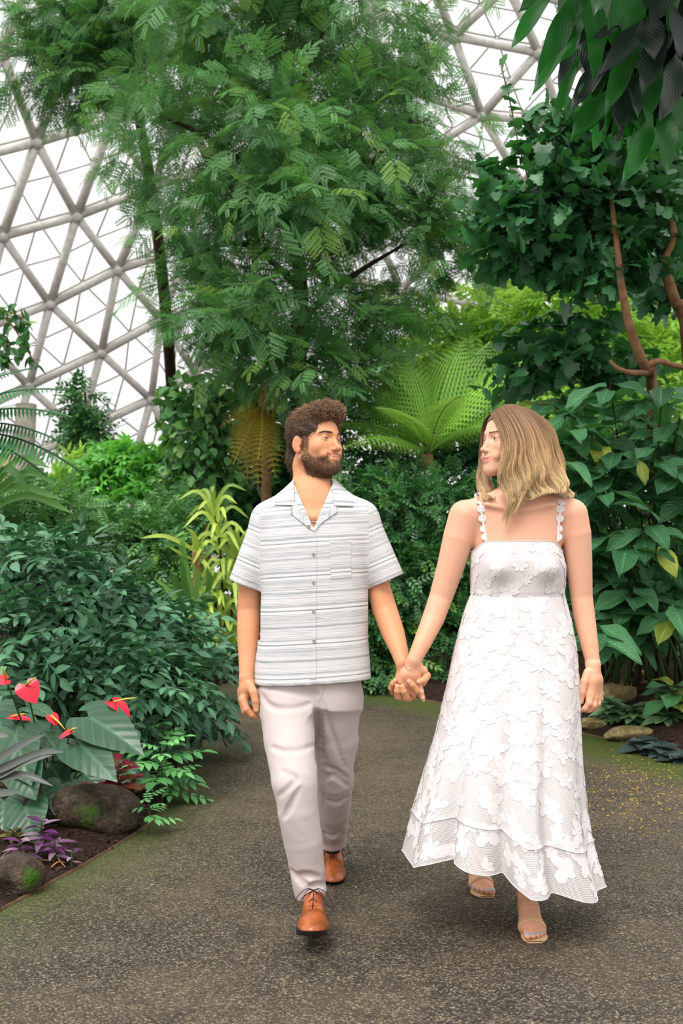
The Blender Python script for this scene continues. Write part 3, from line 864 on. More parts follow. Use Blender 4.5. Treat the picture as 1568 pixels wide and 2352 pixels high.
# ------------------------------------------------------------------- shirt
def shirt_mat():
    m, nt, b, out = new_mat('striped_linen')
    st = attr(nt, 'stripe')
    w = noise(nt, 6, 2, .5, coord(nt))
    st = math_n(nt, 'ADD', st, math_n(nt, 'MULTIPLY', math_n(nt, 'SUBTRACT', w, .5), .006))
    n1 = noise(nt, 55, 3, .75, st, '1D')
    n2 = noise(nt, 330, 1, .5, st, '1D')
    per = math_n(nt, 'FRACT', math_n(nt, 'MULTIPLY', st, 1 / .122))
    big = ramp(nt, per, [(0.0, 0.55), (.06, .55), (.065, 0.0), (.135, 0.0), (.14, .95), (.175, .95), (.18, 0.05), (.25, .05), (.255, .75), (.30, .75), (.34, .42), (.62, .35), (.66, .85), (.70, .7), (.73, .3), (.8, .45), (1.0, .55)])
    g = math_n(nt, 'ADD', math_n(nt, 'MULTIPLY', big, .75), math_n(nt, 'MULTIPLY', math_n(nt, 'SUBTRACT', n1, .5), .45))
    g = math_n(nt, 'ADD', g, math_n(nt, 'MULTIPLY', math_n(nt, 'SUBTRACT', n2, .5), .9))
    slub = N(nt, 'TexNoise'); mp_ = N(nt, 'Mapping'); mp_.inputs['Scale'].default_value = (14, 14, 260)
    L(nt, coord(nt), mp_.inputs[0]); L(nt, mp_.outputs[0], slub.inputs['Vector']); slub.inputs['Detail'].default_value = 3; slub.inputs['Scale'].default_value = 1
    g = math_n(nt, 'ADD', g, math_n(nt, 'MULTIPLY', math_n(nt, 'SUBTRACT', slub.outputs[0], .5), .55), clamp=True)
    c = ramp(nt, g, [(0.02, lin(230, 224, 225)), (.30, lin(212, 211, 212)), (.55, lin(180, 184, 185)), (.9, lin(126, 140, 141))])
    L(nt, c, b.inputs['Base Color'])
    b.inputs['Roughness'].default_value = .85; b.inputs['Specular IOR Level'].default_value = .15
    bump(nt, b, slub.outputs[0], .35, .0015)
    return m
M_SHIRT = shirt_mat()
slR = (mp(618, 1196, YM + .02), mp(562, 1343, YM + .03)); slL = (mp(828, 1192, YM + .02), mp(889, 1333, YM + .02))
def shirt_field(h=.0038):
    S = SDF((-.52, YM - .26, .82), (.36, YM + .26, 1.70), h)
    S.op(torso_fn(0.0, .0035), (-.5, YM - .25, .8), (.35, YM + .25, 1.66), 0, 'add')
    for (a, b_), rr in ((slR, (PX(40, YM), PX(38, YM))), (slL, (PX(40, YM), PX(41, YM)))):
        d = (b_ - a) / np.linalg.norm(b_ - a)
        S.cap(a, b_ + d * .05, rr[0], rr[1], .035)
    S.cap(mp(700, 1150, YM + .02), mp(618, 1192, YM + .02), .055, .05, .05); S.cap(mp(740, 1148, YM + .02), mp(828, 1190, YM + .02), .055, .05, .05)
    g = np.meshgrid(*S.ax, indexing='ij')
    return S
S = shirt_field()
shirt_outer = S.mesh()
shirt_bvh = BVHTree.FromPolygons(shirt_outer[0].tolist(), shirt_outer[1].tolist())
S.d = (np.abs(S.d + .0042) - .0042).astype(np.float32)
S.plane(mp(720, 1571, YM - .1), (0.05, 0, -1), 0.001)
for a, b_ in (slR, slL):
    d = (b_ - a) / np.linalg.norm(b_ - a)
    side = np.sign(d[0]); xe = mp(600 if side < 0 else 845, 1340)[0]
    def cutter(x, y, z, a=a, b_=b_, d=d, side=side, xe=xe):
        al = (x - b_[0]) * d[0] + (y - b_[1]) * d[1] + (z - b_[2]) * d[2]
        return np.maximum(-al, -(x - xe) * side)
    S.op(cutter, b_ - .2, b_ + .2, .001, 'sub')
# neck opening
S.cap(mp(720, 1120, YM + .03), mp(718, 1040, YM + .03), PX(52, YM), PX(60, YM), .004, 'sub')
def vee(x, y, z):
    a, b_, c_ = mp(676, 1112), mp(722, 1216), mp(766, 1108)
    nl_ = np.array([-(b_[2] - a[2]), 0, b_[0] - a[0]]); nl_ /= np.linalg.norm(nl_)
    nr_ = np.array([(b_[2] - c_[2]), 0, -(b_[0] - c_[0])]); nr_ /= np.linalg.norm(nr_)
    d1 = -((x - b_[0]) * nl_[0] + (z - b_[2]) * nl_[2]); d2 = -((x - b_[0]) * nr_[0] + (z - b_[2]) * nr_[2])
    return np.maximum(np.maximum(d1, d2), y - (YM + .03))
S.op(vee, (-.35, YM - .3, 1.3), (.25, YM + .05, 1.7), .002, 'sub')
V, Q = S.mesh()
Zs = V[:, 2].copy()
def stripe_coord(V):
    st = V[:, 2] - .012 * np.clip((V[:, 0] - mp(720, 1300)[0]) / .2, -1, 1) + .01
    for (a, b_), sx in ((slR, -1), (slL, 1)):
        d = (b_ - a) / np.linalg.norm(b_ - a)
        al = (V - a) @ d
        edge = mp(600 if sx < 0 else 846, 1250)[0]
        m = ((V[:, 0] - edge) * sx > 0) & (V[:, 2] > b_[2] - .09)
        st = np.where(m, a[2] - .02 - al, st)
    return st
shirt = obj('shirt', V, Q, M_SHIRT, man, {'stripe': stripe_coord(V)})
tag(shirt, 'grey and white striped linen camp-collar shirt')
def patch(corners, bvh, off, n=9, thick=.003, Yt=None):
    """a cloth piece cut to four pixel corners and laid on a surface"""
    c = np.array(corners, float); u = np.linspace(0, 1, n)
    g = (c[0][None, None] * (1 - u)[:, None, None] + c[1][None, None] * u[:, None, None]) * (1 - u)[None, :, None] + (c[3][None, None] * (1 - u)[:, None, None] + c[2][None, None] * u[:, None, None]) * u[None, :, None]
    o = np.array([0, 0, CAM_H]); out = np.zeros((n, n, 3)); hit = np.zeros((n, n), bool)
    for i in range(n):
        for j in range(n):
            d = W(g[i, j, 0], g[i, j, 1], 3.) - o; d /= np.linalg.norm(d)
            h = bvh.ray_cast(Vector(o), Vector(d))
            if h[0] is not None: out[i, j] = np.array(h[0]) - d * off; hit[i, j] = True
            else: out[i, j] = W(g[i, j, 0], g[i, j, 1], YM)
    if not hit.all() and hit.any():
        my = out[hit][:, 1].max()
        for i, j in np.argwhere(~hit): out[i, j] = W(g[i, j, 0], g[i, j, 1], my + .02)
    back = out + np.array([0, thick, 0])
    V = np.concatenate([out.reshape(-1, 3), back.reshape(-1, 3)])
    i, j = np.meshgrid(np.arange(n - 1), np.arange(n - 1), indexing='ij')
    q = np.stack([i * n + j, i * n + j + 1, (i + 1) * n + j + 1, (i + 1) * n + j], -1).reshape(-1, 4)
    rim = np.concatenate([np.arange(n), np.arange(1, n) * n + n - 1, (n - 1) * n + np.arange(n - 2, -1, -1), np.arange(n - 2, 0, -1) * n])
    r2 = np.roll(rim, -1)
    V = np.concatenate([V, V]); o2 = 2 * n * n      # the rim has its own vertices, so the face shades flat to its edge
    return V, np.concatenate([q, q[:, ::-1] + n * n, np.stack([rim + o2, rim + n * n + o2, r2 + n * n + o2, r2 + o2], 1)])
for nm, cs_, off in (('collar', [(674, 1100), (629, 1152), (629, 1159), (676, 1160)], .007), ('collar', [(763, 1095), (808, 1138), (811, 1163), (766, 1161)], .007),
                     ('lapel', [(670, 1142), (668, 1180), (708, 1211), (723, 1221)], .005), ('lapel', [(771, 1150), (774, 1176), (731, 1205), (722, 1221)], .0055)):
    V, Q = patch(cs_, shirt_bvh, off)
    st = V[:, 2] * (1 if nm == 'collar' else 1) + (0 if nm == 'collar' else 3.03) if nm == 'collar' else V[:, 0] * .9 + 3.05
    obj(nm, V, Q, M_SHIRT, shirt, {'stripe': st})
# collar stand behind the neck
a = np.linspace(math.radians(200), math.radians(-20), 24)
cc_ = mp(720, 1118, YM + .03)
rings = []
for zz, rr in ((-.02, .088), (.008, .083), (.024, .079), (.024, .084), (.006, .092), (-.02, .098)):
    rings.append(np.stack([cc_[0] + np.cos(a) * rr * .95, cc_[1] + np.sin(a) * rr, cc_[2] + zz + 0 * a - .012 * (np.sin(a) < .2)], 1))
V, Q = loft(rings, False)
obj('collar_band', V, Q, M_SHIRT, shirt, {'stripe': V[:, 2]})
# placket, pocket, buttons
V, Q = patch([(716, 1222), (712, 1560), (726, 1560), (727, 1224)], shirt_bvh, .0022, 16, .002); obj('placket', V, Q, M_SHIRT, shirt, {'stripe': stripe_coord(V)})
V, Q = patch([(806, 1242), (757, 1242), (760, 1330), (806, 1326)][::-1], shirt_bvh, .0018, 12, .0016); obj('pocket', V, Q, M_SHIRT, shirt, {'stripe': stripe_coord(V) - .006})
M_BTN = plain_mat('shell_button', lin(176, 152, 132), .35, .5)
def disc_button(c, r=.0058, t=.0024):
    ro = [(0, -t * .6), (r * .55, -t * .6), (r * .62, -t), (r * .92, -t), (r, -t * .5), (r, 0.0)]
    a = np.arange(14) / 14 * 2 * math.pi
    return loft([np.stack([c[0] + q * np.cos(a), c[1] + y + 0 * a, c[2] + q * np.sin(a)], 1) for q, y in ro])
for (x, y) in ((720, 1273), (720, 1338), (720, 1404), (721, 1472), (708, 1209)):
    o_ = np.array([0, 0, CAM_H]); d = W(x, y, 3.) - o_; d /= np.linalg.norm(d)
    h = shirt_bvh.ray_cast(Vector(o_), Vector(d))
    c = np.array(h[0]) - d * .0045
    V, Q = disc_button(c); b_o = obj('button', V, Q, M_BTN, shirt)
    for dx in (-1, 1):
        V, Q = tube([c + np.array([dx * .0013, -.0016, 0]), c + np.array([dx * .0013, -.0026, 0])], .0006, 6)
        obj('thread_hole', V, clean(Q), plain_mat('button_hole', (.05, .04, .035)) if 'button_hole' not in bpy.data.materials else bpy.data.materials['button_hole'], b_o, origin=None)
# necklace
pts = [(690, 1165), (697, 1182), (705, 1194), (715, 1198), (727, 1198), (740, 1190), (752, 1172)]
nb = BVHTree.FromPolygons((np.array([v.co for v in body.data.vertices]) + np.array(man.location)).tolist(), [list(p.vertices) for p in body.data.polygons])
def on_bvh(bvh, x, y, off, Yd):
    o_ = np.array([0, 0, CAM_H]); d = W(x, y, 3.) - o_; d /= np.linalg.norm(d)
    h = bvh.ray_cast(Vector(o_), Vector(d))
    return (np.array(h[0]) - d * off) if h[0] is not None else W(x, y, Yd)
V, Q = tube(spline([on_bvh(nb, x, y, .001, YM - .08) for x, y in pts], 30), .0011, 6)
M_SILVER = plain_mat('silver_chain', (0.55, 0.5, 0.48), .3, .5, 1.0)
obj('necklace', V, clean(Q), M_SILVER, man)

# ------------------------------------------------------------------- trousers
def chino_mat():
    m, nt, b, out = new_mat('pale_chino')
    n = noise(nt, 9, 3, .5, coord(nt))
    L(nt, mixc(nt, n, lin(192, 180, 177), lin(204, 192, 189)), b.inputs['Base Color'])
    b.inputs['Roughness'].default_value = .8; b.inputs['Specular IOR Level'].default_value = .2
    b.inputs['Sheen Weight'].default_value = .1
    bump(nt, b, noise(nt, 38, 4, .5, coord(nt)), .22, .004)
    return m
M_CHINO = chino_mat()
T = SDF((-.42, 3.30, .06), (.16, 4.30, 1.02), .0046)
legF = [(655, 1600, 3.72, 62), (664, 1700, 3.62, 58), (677, 1800, 3.50, 50), (684, 1860, 3.495, 46), (695, 1930, 3.51, 43.5), (706, 2000, 3.525, 40), (717, 2075, 3.535, 36)]
legB = [(764, 1600, 3.74, 64), (770, 1690, 3.79, 52), (768, 1790, 3.87, 42), (767, 1860, 3.98, 37), (764, 1915, 4.12, 31), (761, 1985, 4.21, 27)]
for leg in (legF, legB):
    T.chain([W(x, y, Y) for x, y, Y, r in leg], [PX(r, Y) for x, y, Y, r in leg], .02, .003)
def pelvis(x, y, z):
    l, r = mp(602, 1600)[0], mp(820, 1600)[0]
    q = (np.abs((x - (l + r) / 2) / ((r - l) / 2)) ** 2.3 + np.abs((y - YM - .01) / .115) ** 2.3) ** (1 / 2.3)
    return np.maximum((q - 1) * .12, np.maximum(z - mp(0, 1540)[2], mp(0, 1622)[2] - z))
T.op(pelvis, (-.45, YM - .2, .66), (.2, YM + .2, 1.05), .055, 'add')
def crease(pts, Y, r, off, mode='add', k=.012):
    P = [W(x, y, Y + dy) for x, y, dy in pts]
    T.chain(P, [r * .5] + [r] * (len(P) - 2) + [r * .5], k, .004, mode)
g = np.meshgrid(*T.ax, indexing='ij'); Pg = np.stack(g, -1).astype(np.float32); del g
zz = Pg[..., 2]
knee = np.exp(-((zz - .52) / .16) ** 2) + 1.3 * np.exp(-((zz - .16) / .09) ** 2) + .8 * np.exp(-((zz - .86) / .06) ** 2) + .25
back = (Pg[..., 0] > W(728, 1800, 3.7)[0])
wv = vnoise(Pg, (28, 60), 1., 21, 8, (.55, .5, 1.0)); wv2 = vnoise(Pg + wv[..., None] * .01, (45, 80), 1., 23, 7, (.7, .7, 1.0))
T.d += ((wv * .0013 + np.abs(wv2) * -.0018 + .001) * knee * np.where(back, 1.35, 1.0)).astype(np.float32)
del Pg, zz, knee, back, wv, wv2
# pulled folds at the crotch and along the thigh
def surf_fold(pts, r=.006, k=.016, mode='sub', dy=0.0):
    P = [on_bvh(tr_bvh, x, y, .0035, 3.6) for x, y in spline([(a, b, 0) for a, b in pts], 16)[:, :2]]
    q = np.sin(np.linspace(.15, math.pi - .15, 16)); T.chain(P, r * q, k, k, mode)
tr_mesh = T.mesh(); tr_bvh = BVHTree.FromPolygons(tr_mesh[0].tolist(), tr_mesh[1].tolist())
for pts, r in (([(600, 1596), (615, 1618), (640, 1627), (690, 1624), (722, 1612)], .006), ([(608, 1578), (660, 1588), (705, 1596), (728, 1608)], .005), ([(690, 1575), (715, 1588), (733, 1600)], .005),
               ([(622, 1716), (650, 1724), (690, 1722), (722, 1712)], .0045), ([(728, 1606), (727, 1650), (727, 1700)], .007), ([(742, 1612), (760, 1680), (790, 1760)], .004),
               ([(676, 2018), (700, 2012), (735, 2016)], .007), ([(668, 2000), (690, 2025), (705, 2036)], .005), ([(700, 2046), (725, 2036), (748, 2032)], .006), ([(745, 1915), (762, 1924), (782, 1912)], .006),
               ([(744, 1760), (770, 1772), (800, 1790)], .005), ([(742, 1790), (765, 1784), (800, 1806)], .005), ([(750, 1840), (775, 1846), (798, 1832)], .004), ([(645, 1770), (680, 1790), (640, 1830)], .0045), ([(690, 1810), (668, 1850), (650, 1880)], .005), ([(735, 1620), (738, 1720), (745, 1850)], .0035)):
    surf_fold(pts, r)
fc = W(*legF[-1][:3]); bc = W(*legB[-1][:3])
for leg in (legF, legB):
    x, y, Y, r = leg[-1]; x0, y0, Y0, r0 = leg[-2]
    T.cap(W(x0, y0, Y0) * .15 + W(x, y, Y) * .85, W(x, y, Y) * 1.6 - W(x0, y0, Y0) * .6, PX(r - 3, Y), PX(r - 3, Y), .002, 'sub')
T.plane(W(715, 2064, 3.5), (.12, .25, -1), .001, 'and', (-.4, 3.3, .04), (.1, 3.75, .3))
T.plane(W(762, 1950, 4.12), (0, .2, -1), .001, 'and', (-.4, 3.82, .04), (.1, 4.35, .3))
V, Q = T.mesh()
tro = obj('trousers', V, Q, M_CHINO, man); tag(tro, 'pale stone cotton trousers')
M_SEAM = plain_mat('trouser_seam', lin(196, 184, 182), .85, .1)
V, Q = tube(spline([on_bvh(tr_bvh, x, y, .0004, 3.6) for x, y in ((744, 1566), (743, 1585), (738, 1600), (729, 1610))], 12), .0011, 5); obj('fly_seam', V, clean(Q), M_SEAM, tro)

# ------------------------------------------------------------------- brown oxfords
def leather_mat():
    m, nt, b, out = new_mat('tan_leather')
    n = noise(nt, 16, 4, .55, coord(nt))
    L(nt, ramp(nt, n, [(.3, lin(128, 62, 26)), (.6, lin(176, 96, 48)), (.8, lin(196, 120, 66))]), b.inputs['Base Color'])
    b.inputs['Roughness'].default_value = .32; b.inputs['Specular IOR Level'].default_value = .5
    bump(nt, b, noise(nt, 60, 3, .5, coord(nt)), .15, .002)
    return m
M_LEATH = leather_mat(); M_SOLE = plain_mat('black_rubber_sole', (.018, .017, .018), .45, .4); M_LACE = plain_mat('dark_brown_lace', lin(66, 40, 40), .8, .2)
M_WELT = plain_mat('brown_welt', lin(82, 52, 34), .5, .3)
def outline(f, s):
    """half width of the sole at f along the shoe (toe at +), s: side, + is the big-toe side"""
    t = (f + .15) / .30
    w = np.interp(t, [0, .03, .10, .28, .45, .62, .76, .88, .96, 1.0], [.004, .020, .033, .036, .035, .044, .0505, .046, .030, .004])
    return w * (1.0 + (.06 * s if .5 < 1 else 0))
def make_shoe(bigtoe):
    """local: x right of the walker's view from behind flipped by bigtoe, y toe direction, z up"""
    F = SDF((-.075, -.175, -.005), (.075, .175, .15), .0026)
    zs = [(.118, .056, .040, .026), (.07, .056, .047, .036), (.02, .085, .042, .050), (-.05, .072, .036, .062), (-.105, .045, .034, .060)]
    for y, ry, rx, rz in zs:
        F.ell((bigtoe * (.004 if y > 0 else 0), y - .01, .012), (rx + .004, ry, rz + .008), .03)
    F.cap((0, -.02, .05), (0, -.06, .105), .030, .036, .03)
    F.cap((0, -.105, .04), (0, -.10, .095), .028, .030, .03)
    F.cap((0, -.075, .085), (0, -.085, .16), .031, .034, .006, 'sub')
    F.plane((0, 0, .014), (0, 0, -1), .002)
    F.plane((0, -.08, .112), (0, -.25, 1), .004)
    # toe-cap seam, facing edges, creases
    for a in np.linspace(-1.2, 1.2, 14):
        F.ell((math.sin(a) * .052, .082 - .006 * math.cos(a), .012 + math.cos(a) * .041), (.004, .0016, .004), .002, 'sub')
    F.cap((-.03, .045, .047), (.03, .045, .047), .0022, .0022, .006, 'sub'); F.cap((-.03, .058, .043), (.03, .058, .043), .0018, .0018, .006, 'sub')
    F.cap((0, .03, .062), (0, -.035, .1), .0022, .002, .004, 'sub')
    V, Q = F.mesh()
    n = 44
    yy = .15 * -np.cos(np.linspace(0, math.pi, n // 2 + 1))
    right = [(outline(y, 1), y) for y in yy]; left = [(-outline(y, -1), y) for y in yy[-2:0:-1]]
    ring = np.array(right + left)
    heel = lambda y, z: z
    rs = []
    for z, e in ((.0, .97), (.0, 1.0), (.011, 1.02), (.013, 1.04), (.019, 1.04), (.020, .9)):
        rs.append(np.c_[ring[:, 0] * e + bigtoe * .003 * (ring[:, 1] > 0), ring[:, 1] * (1 + (e - 1) * .4), np.full(len(ring), z)])
    rs = [np.c_[rs[0][:, :2] * .02, rs[0][:, 2]]] + rs + [np.c_[rs[-1][:, :2] * .02, rs[-1][:, 2]]]
    sV, sQ = loft(rs)
    return (V, Q), (sV, sQ)
def place(V, M): return np.asarray(V) @ np.array(M.to_3x3()).T + np.array(M.translation)
def lace_paths(F_bvh):
    out = []
    def top(x, y):
        h = F_bvh.ray_cast(Vector((x, y, .25)), Vector((0, 0, -1)))
        return np.array([x, y, (h[0].z if h[0] else .08) + .0018])
    ys = [.022, .006, -.010, -.026]
    for i, y in enumerate(ys):
        out.append([top(-.014, y), top(0, y - .004) + np.array([0, 0, .001]), top(.014, y)])
        if i < 3: out.append([top(0, y - .002) + np.array([0, 0, .002]), top(.0, y - .016) + np.array([0, 0, .002])])
    k = top(0, -.034) + np.array([0, 0, .003])
    for s in (-1, 1):
        out.append([k, k + np.array([s * .022, .004, .004]), k + np.array([s * .05, .012, -.016]), k + np.array([s * .066, .03, -.045]), k + np.array([s * .052, .036, -.05]), k + np.array([s * .034, .02, -.022]), k])
        out.append([k, k + np.array([s * .018, .016, .0]), k + np.array([s * .032, .04, -.022]), k + np.array([s * .04, .062, -.05])])
    return out
def add_shoe(heel, toe, bigtoe, roll=0.0):
    heel, toe = Vector(heel), Vector(toe)
    y = (toe - heel).normalized(); x = y.cross(Vector((0, 0, 1))).normalized(); z = x.cross(y)
    M = Matrix((x, y, z)).transposed().to_4x4(); M.translation = (heel + toe) / 2
    (V, Q), (sV, sQ) = make_shoe(bigtoe)
    bvh = BVHTree.FromPolygons(V.tolist(), Q.tolist())
    sh = obj('shoe', place(V, M), Q, M_LEATH, man); tag(sh, 'tan leather lace-up shoe')
    so = obj('sole', place(sV, M), sQ, M_SOLE, sh)
    for p in lace_paths(bvh):
        n = 8 if len(p) < 4 else 26
        tv, tq = tube(spline(p, n), .0014, 5)
        obj('lace', place(tv, M), clean(tq), M_LACE, sh)
    return sh
tF = W(713, 2150, 3.262); hF = np.array([W(722, 2110, 3.555)[0], 3.555, .002])
add_shoe(hF, tF, -1)
tB = G(768, 2034); hB = np.array([tB[0] + .0, tB[1] + .30, .0])
tB2 = tB.copy(); tB2[2] = 0.002; hB[2] = .002; hB[0] = tB2[0] - .012
add_shoe(hB, tB2, 1)
# ankles inside the shoes
M_SOCK = plain_mat('dark_sock', (.03, .03, .035), .9)
for p_ in ([W(717, 2040, 3.54), np.array([hF[0], 3.50, .07])], [W(762, 1925, 4.17), np.array([hB[0] + .005, 4.185, .07])]):
    V, Q = tube(p_, .030, 12); obj('sock', V, clean(Q), M_SOCK, man)
# ------------------------------------------------------------------- the woman
YW = 3.60
wom = empty('person', (float(W(1185, 1600, YW)[0]), YW, 0))
tag(wom, 'woman with wavy blonde hair in a long white lace dress, walking beside the man', 'person')
SK_W = np.array(lin(232, 178, 150))
wp = lambda x, y, Y=YW: W(x, y, Y)
HW = Head(wp(1170, 1014, YW), head_basis(-64, 2, 0), (1.03, 1.08, 1.07))
neckW = (wp(1188, 1075, YW + .02), wp(1192, 1150, YW + .01), PX(33, YW), PX(36, YW))
V, Q = head_sdf(HW, False, neckW)
V, Q = keep(V, Q, V[:, 2] > -.175)
wom_head = (V, Q)
parts = [(HW.w(V), Q)]; cols = [head_color(V, SK_W, False)]
WZy = (1118, 1135, 1158, 1200, 1243, 1300, 1365, 1450, 1560)
WT = np.array([wp(0, y)[2] for y in WZy]); WTL = np.array([wp(x, 1176)[0] for x in (1150, 1115, 1098, 1092, 1090, 1088, 1088, 1068, 1055)])
WTR = np.array([wp(x, 1176)[0] for x in (1232, 1265, 1286, 1290, 1288, 1288, 1284, 1296, 1305)]); WTD = np.array([.055, .068, .078, .086, .094, .1, .095, .11, .11])
def wtorso(x, y, z):
    zz = z.ravel(); o = np.argsort(WT)
    l = np.interp(zz, WT[o], WTL[o])[None, None]; r = np.interp(zz, WT[o], WTR[o])[None, None]; d = np.interp(zz, WT[o], WTD[o])[None, None]
    q = (np.abs((x - (l + r) / 2) / ((r - l) / 2)) ** 2.3 + np.abs((y - YW - .01) / d) ** 2.3) ** (1 / 2.3)
    return np.maximum(np.maximum((q - 1) * np.minimum((r - l) / 2, d), z - WT.max()), WT.min() - z)
warmL = [wp(1312, 1182, YW + .01), wp(1322, 1225, YW + .01), wp(1329, 1290, YW + .02), wp(1335, 1370, YW + .03), wp(1342, 1420, YW + .02), wp(1353, 1480, YW - .01), wp(1361, 1522, YW - .03)]
warmLr = [PX(r, YW) for r in (37, 34.5, 30, 25, 24.5, 20, 16)]
warmR = [wp(1068, 1186, YW + .01), wp(1053, 1235, YW + .01), wp(1035, 1300, YW + .02), wp(1012, 1372, YW + .03), wp(995, 1420, YW + .01), wp(968, 1480, YW - .04), wp(950, 1517, YW - .065)]
warmRr = [PX(r, YW) for r in (38, 36, 31.5, 27, 25.5, 20, 16)]
B = SDF((.2, YW - .2, .86), (1.0, YW + .2, 1.62), .0045)
B.op(wtorso, (.3, YW - .16, .8), (1.0, YW + .18, 1.62), 0, 'add')
B.chain(warmL, warmLr, .025, .001); B.chain(warmR, warmRr, .025, .001)
B.cap(wp(1188, 1152, YW + .01), wp(1110, 1168, YW + .01), .045, .043, .04); B.cap(wp(1192, 1152, YW + .01), wp(1278, 1166, YW + .01), .045, .043, .04)
B.cap(*neckW, .03)
for s in (-1, 1): B.cap(wp(1192 + s * 8, 1172, YW - .072), wp(1192 + s * 75, 1158, YW - .058), .006, .006, .02)
V, Q = B.mesh(); V, Q = keep(V, Q, V[:, 2] < neckW[0][2] - .005)
red = np.exp(-((V[:, 0] - wp(1200, 1200)[0]) / .14) ** 2 - ((V[:, 2] - wp(0, 1200)[2]) / .06) ** 2) * .35 + .3 * np.exp(-np.sum((V - wp(1325, 1185, YW - .05)) ** 2, 1) / .05 ** 2) + .25 * np.exp(-np.sum((V - wp(1062, 1180, YW - .05)) ** 2, 1) / .06 ** 2)
parts.append((V, Q)); cols.append(blend(np.tile(SK_W, (len(V), 1)), np.clip(red, 0, 1), (0.72, 0.30, 0.21)))
# her left hand, hanging
F = SDF(wp(1322, 1645, YW - .14), wp(1395, 1500, YW + .08), .0015)
F.chain(warmL[-2:], warmLr[-2:], .01)
px = lambda r: PX(r, YW - .05); hp = lambda x, y, dy: W(x, y, YW - .05 + dy)
for (x, y, dy) in ((1354, 1598, -.012), (1363, 1602, .0), (1371, 1599, .018), (1376, 1592, .035)):
    F.chain([hp(1361, 1527, .018), hp(x * .5 + 1361 * .5, 1562, dy * .6 + .008), hp(x, y, dy)], [px(13), px(13), px(9.2)], .012, .016)
fin([([hp(1354, 1597, -.012), hp(1352, 1616, -.026), hp(1344, 1627, -.022), hp(1334, 1632, -.01)], [px(8.8), px(7.6), px(6.6), px(5)]),
     ([hp(1363, 1601, .0), hp(1363, 1620, -.014), hp(1352, 1631, -.008), hp(1339, 1634, .003)], [px(8.8), px(7.6), px(6.6), px(5)]),
     ([hp(1371, 1598, .018), hp(1372, 1616, .008), hp(1362, 1628, .012), hp(1348, 1630, .02)], [px(8.4), px(7.4), px(6.4), px(5)]),
     ([hp(1376, 1592, .035), hp(1378, 1606, .03), hp(1371, 1617, .03), hp(1360, 1620, .032)], [px(7.4), px(6.6), px(5.6), px(4.6)]),
     ([hp(1350, 1545, .0), hp(1342, 1566, -.012), hp(1337, 1590, -.016), hp(1334, 1612, -.012)], [px(10.5), px(9.5), px(7.6), px(5.8)])], F)
V, Q = F.mesh()
tan = sm(V[:, 2], wp(0, 1540, YW)[2], wp(0, 1534, YW)[2]) * sm(-V[:, 2], -wp(0, 1508, YW)[2], -wp(0, 1515, YW)[2])
c = blend(np.tile(SK_W, (len(V), 1)), tan * .6, (0.86, 0.6, 0.46))
kn = sum(np.exp(-np.sum((V - hp(*k)) ** 2, 1) / .008 ** 2) for k in ((1354, 1597, -.024), (1363, 1601, -.014), (1371, 1598, .004), (1352, 1616, -.034)))
parts.append((V, Q)); cols.append(blend(c, np.clip(kn, 0, 1) * .35, (0.66, 0.27, 0.2)))
# her right hand, laced with his
F = SDF(W(888, 1622, 3.47), W(1000, 1495, 3.68), .0015)
F.chain(warmR[-2:], warmRr[-2:], .01)
px = lambda r: PX(r, 3.54)
for (x, y) in ((960, 1568), (947, 1573), (933, 1571), (920, 1565)):
    F.chain([W(949, 1522, 3.54), W(x * .6 + 946 * .4, 1548, 3.541), W(x, y, 3.545)], [px(13.5), px(11.5), px(8.6)], .01, .016)
fin([([W(960, 1567, 3.545), W(966, 1588, 3.535), W(970, 1602, 3.54), W(972, 1609, 3.545)], [px(8.4), px(7), px(5.6), px(3.6)]),
     ([W(947, 1572, 3.545), W(950, 1592, 3.55), W(948, 1600, 3.575), W(944, 1592, 3.60)], [px(8.2), px(7), px(6.4), px(5)]),
     ([W(933, 1570, 3.545), W(934, 1592, 3.552), W(933, 1598, 3.577), W(932, 1588, 3.605)], [px(8), px(7), px(6.4), px(5)]),
     ([W(920, 1565, 3.548), W(916, 1585, 3.555), W(917, 1592, 3.58), W(920, 1584, 3.605)], [px(7.4), px(6.4), px(5.8), px(4.6)]),
     ([W(958, 1530, 3.545), W(972, 1540, 3.55), W(978, 1556, 3.562), W(972, 1570, 3.57)], [px(11), px(10), px(8), px(6)])], F)
V, Q = F.mesh()
nl = np.exp(-np.sum((V - W(971, 1603, 3.532)) ** 2 * np.array([1, 1, .4]), 1) / .0055 ** 2)
parts.append((V, Q)); cols.append(blend(np.tile(SK_W, (len(V), 1)), np.clip(nl * 1.2, 0, 1), (0.9, 0.66, 0.68)))
# legs and feet: local foot, y to the toes
def foot_local(inner):
    """inner=+1: big toe on +x"""
    F = SDF((-.06, -.16, -.01), (.06, .14, .26), .0018)
    toes = [(inner * .030, .083, .122, .0125), (inner * .010, .088, .121, .0088), (-inner * .006, .086, .113, .0082), (-inner * .020, .080, .102, .0077), (-inner * .033, .070, .088, .0072)]
    F.ell((0, .05, .024), (.044, .05, .018), 0); F.ell((inner * .018, .055, .027), (.024, .045, .02), .02)
    F.chain([(0, .045, .034), (0, -.005, .066), (0, -.05, .105), (0, -.075, .15), (0, -.07, .27)], [.025, .029, .031, .029, .034], .03, .02)
    F.chain([(0, .03, .024), (0, -.04, .06), (0, -.095, .095)], [.032, .026, .027], .03, .02)
    for x, y0, y1, r in toes:
        F.chain([(x * .9, y0 - .02, .026), (x, (y0 + y1) / 2, .0265), (x * 1.02, y1, .0215)], [r, r * .95, r], .006, .003)
    return F.mesh(), toes
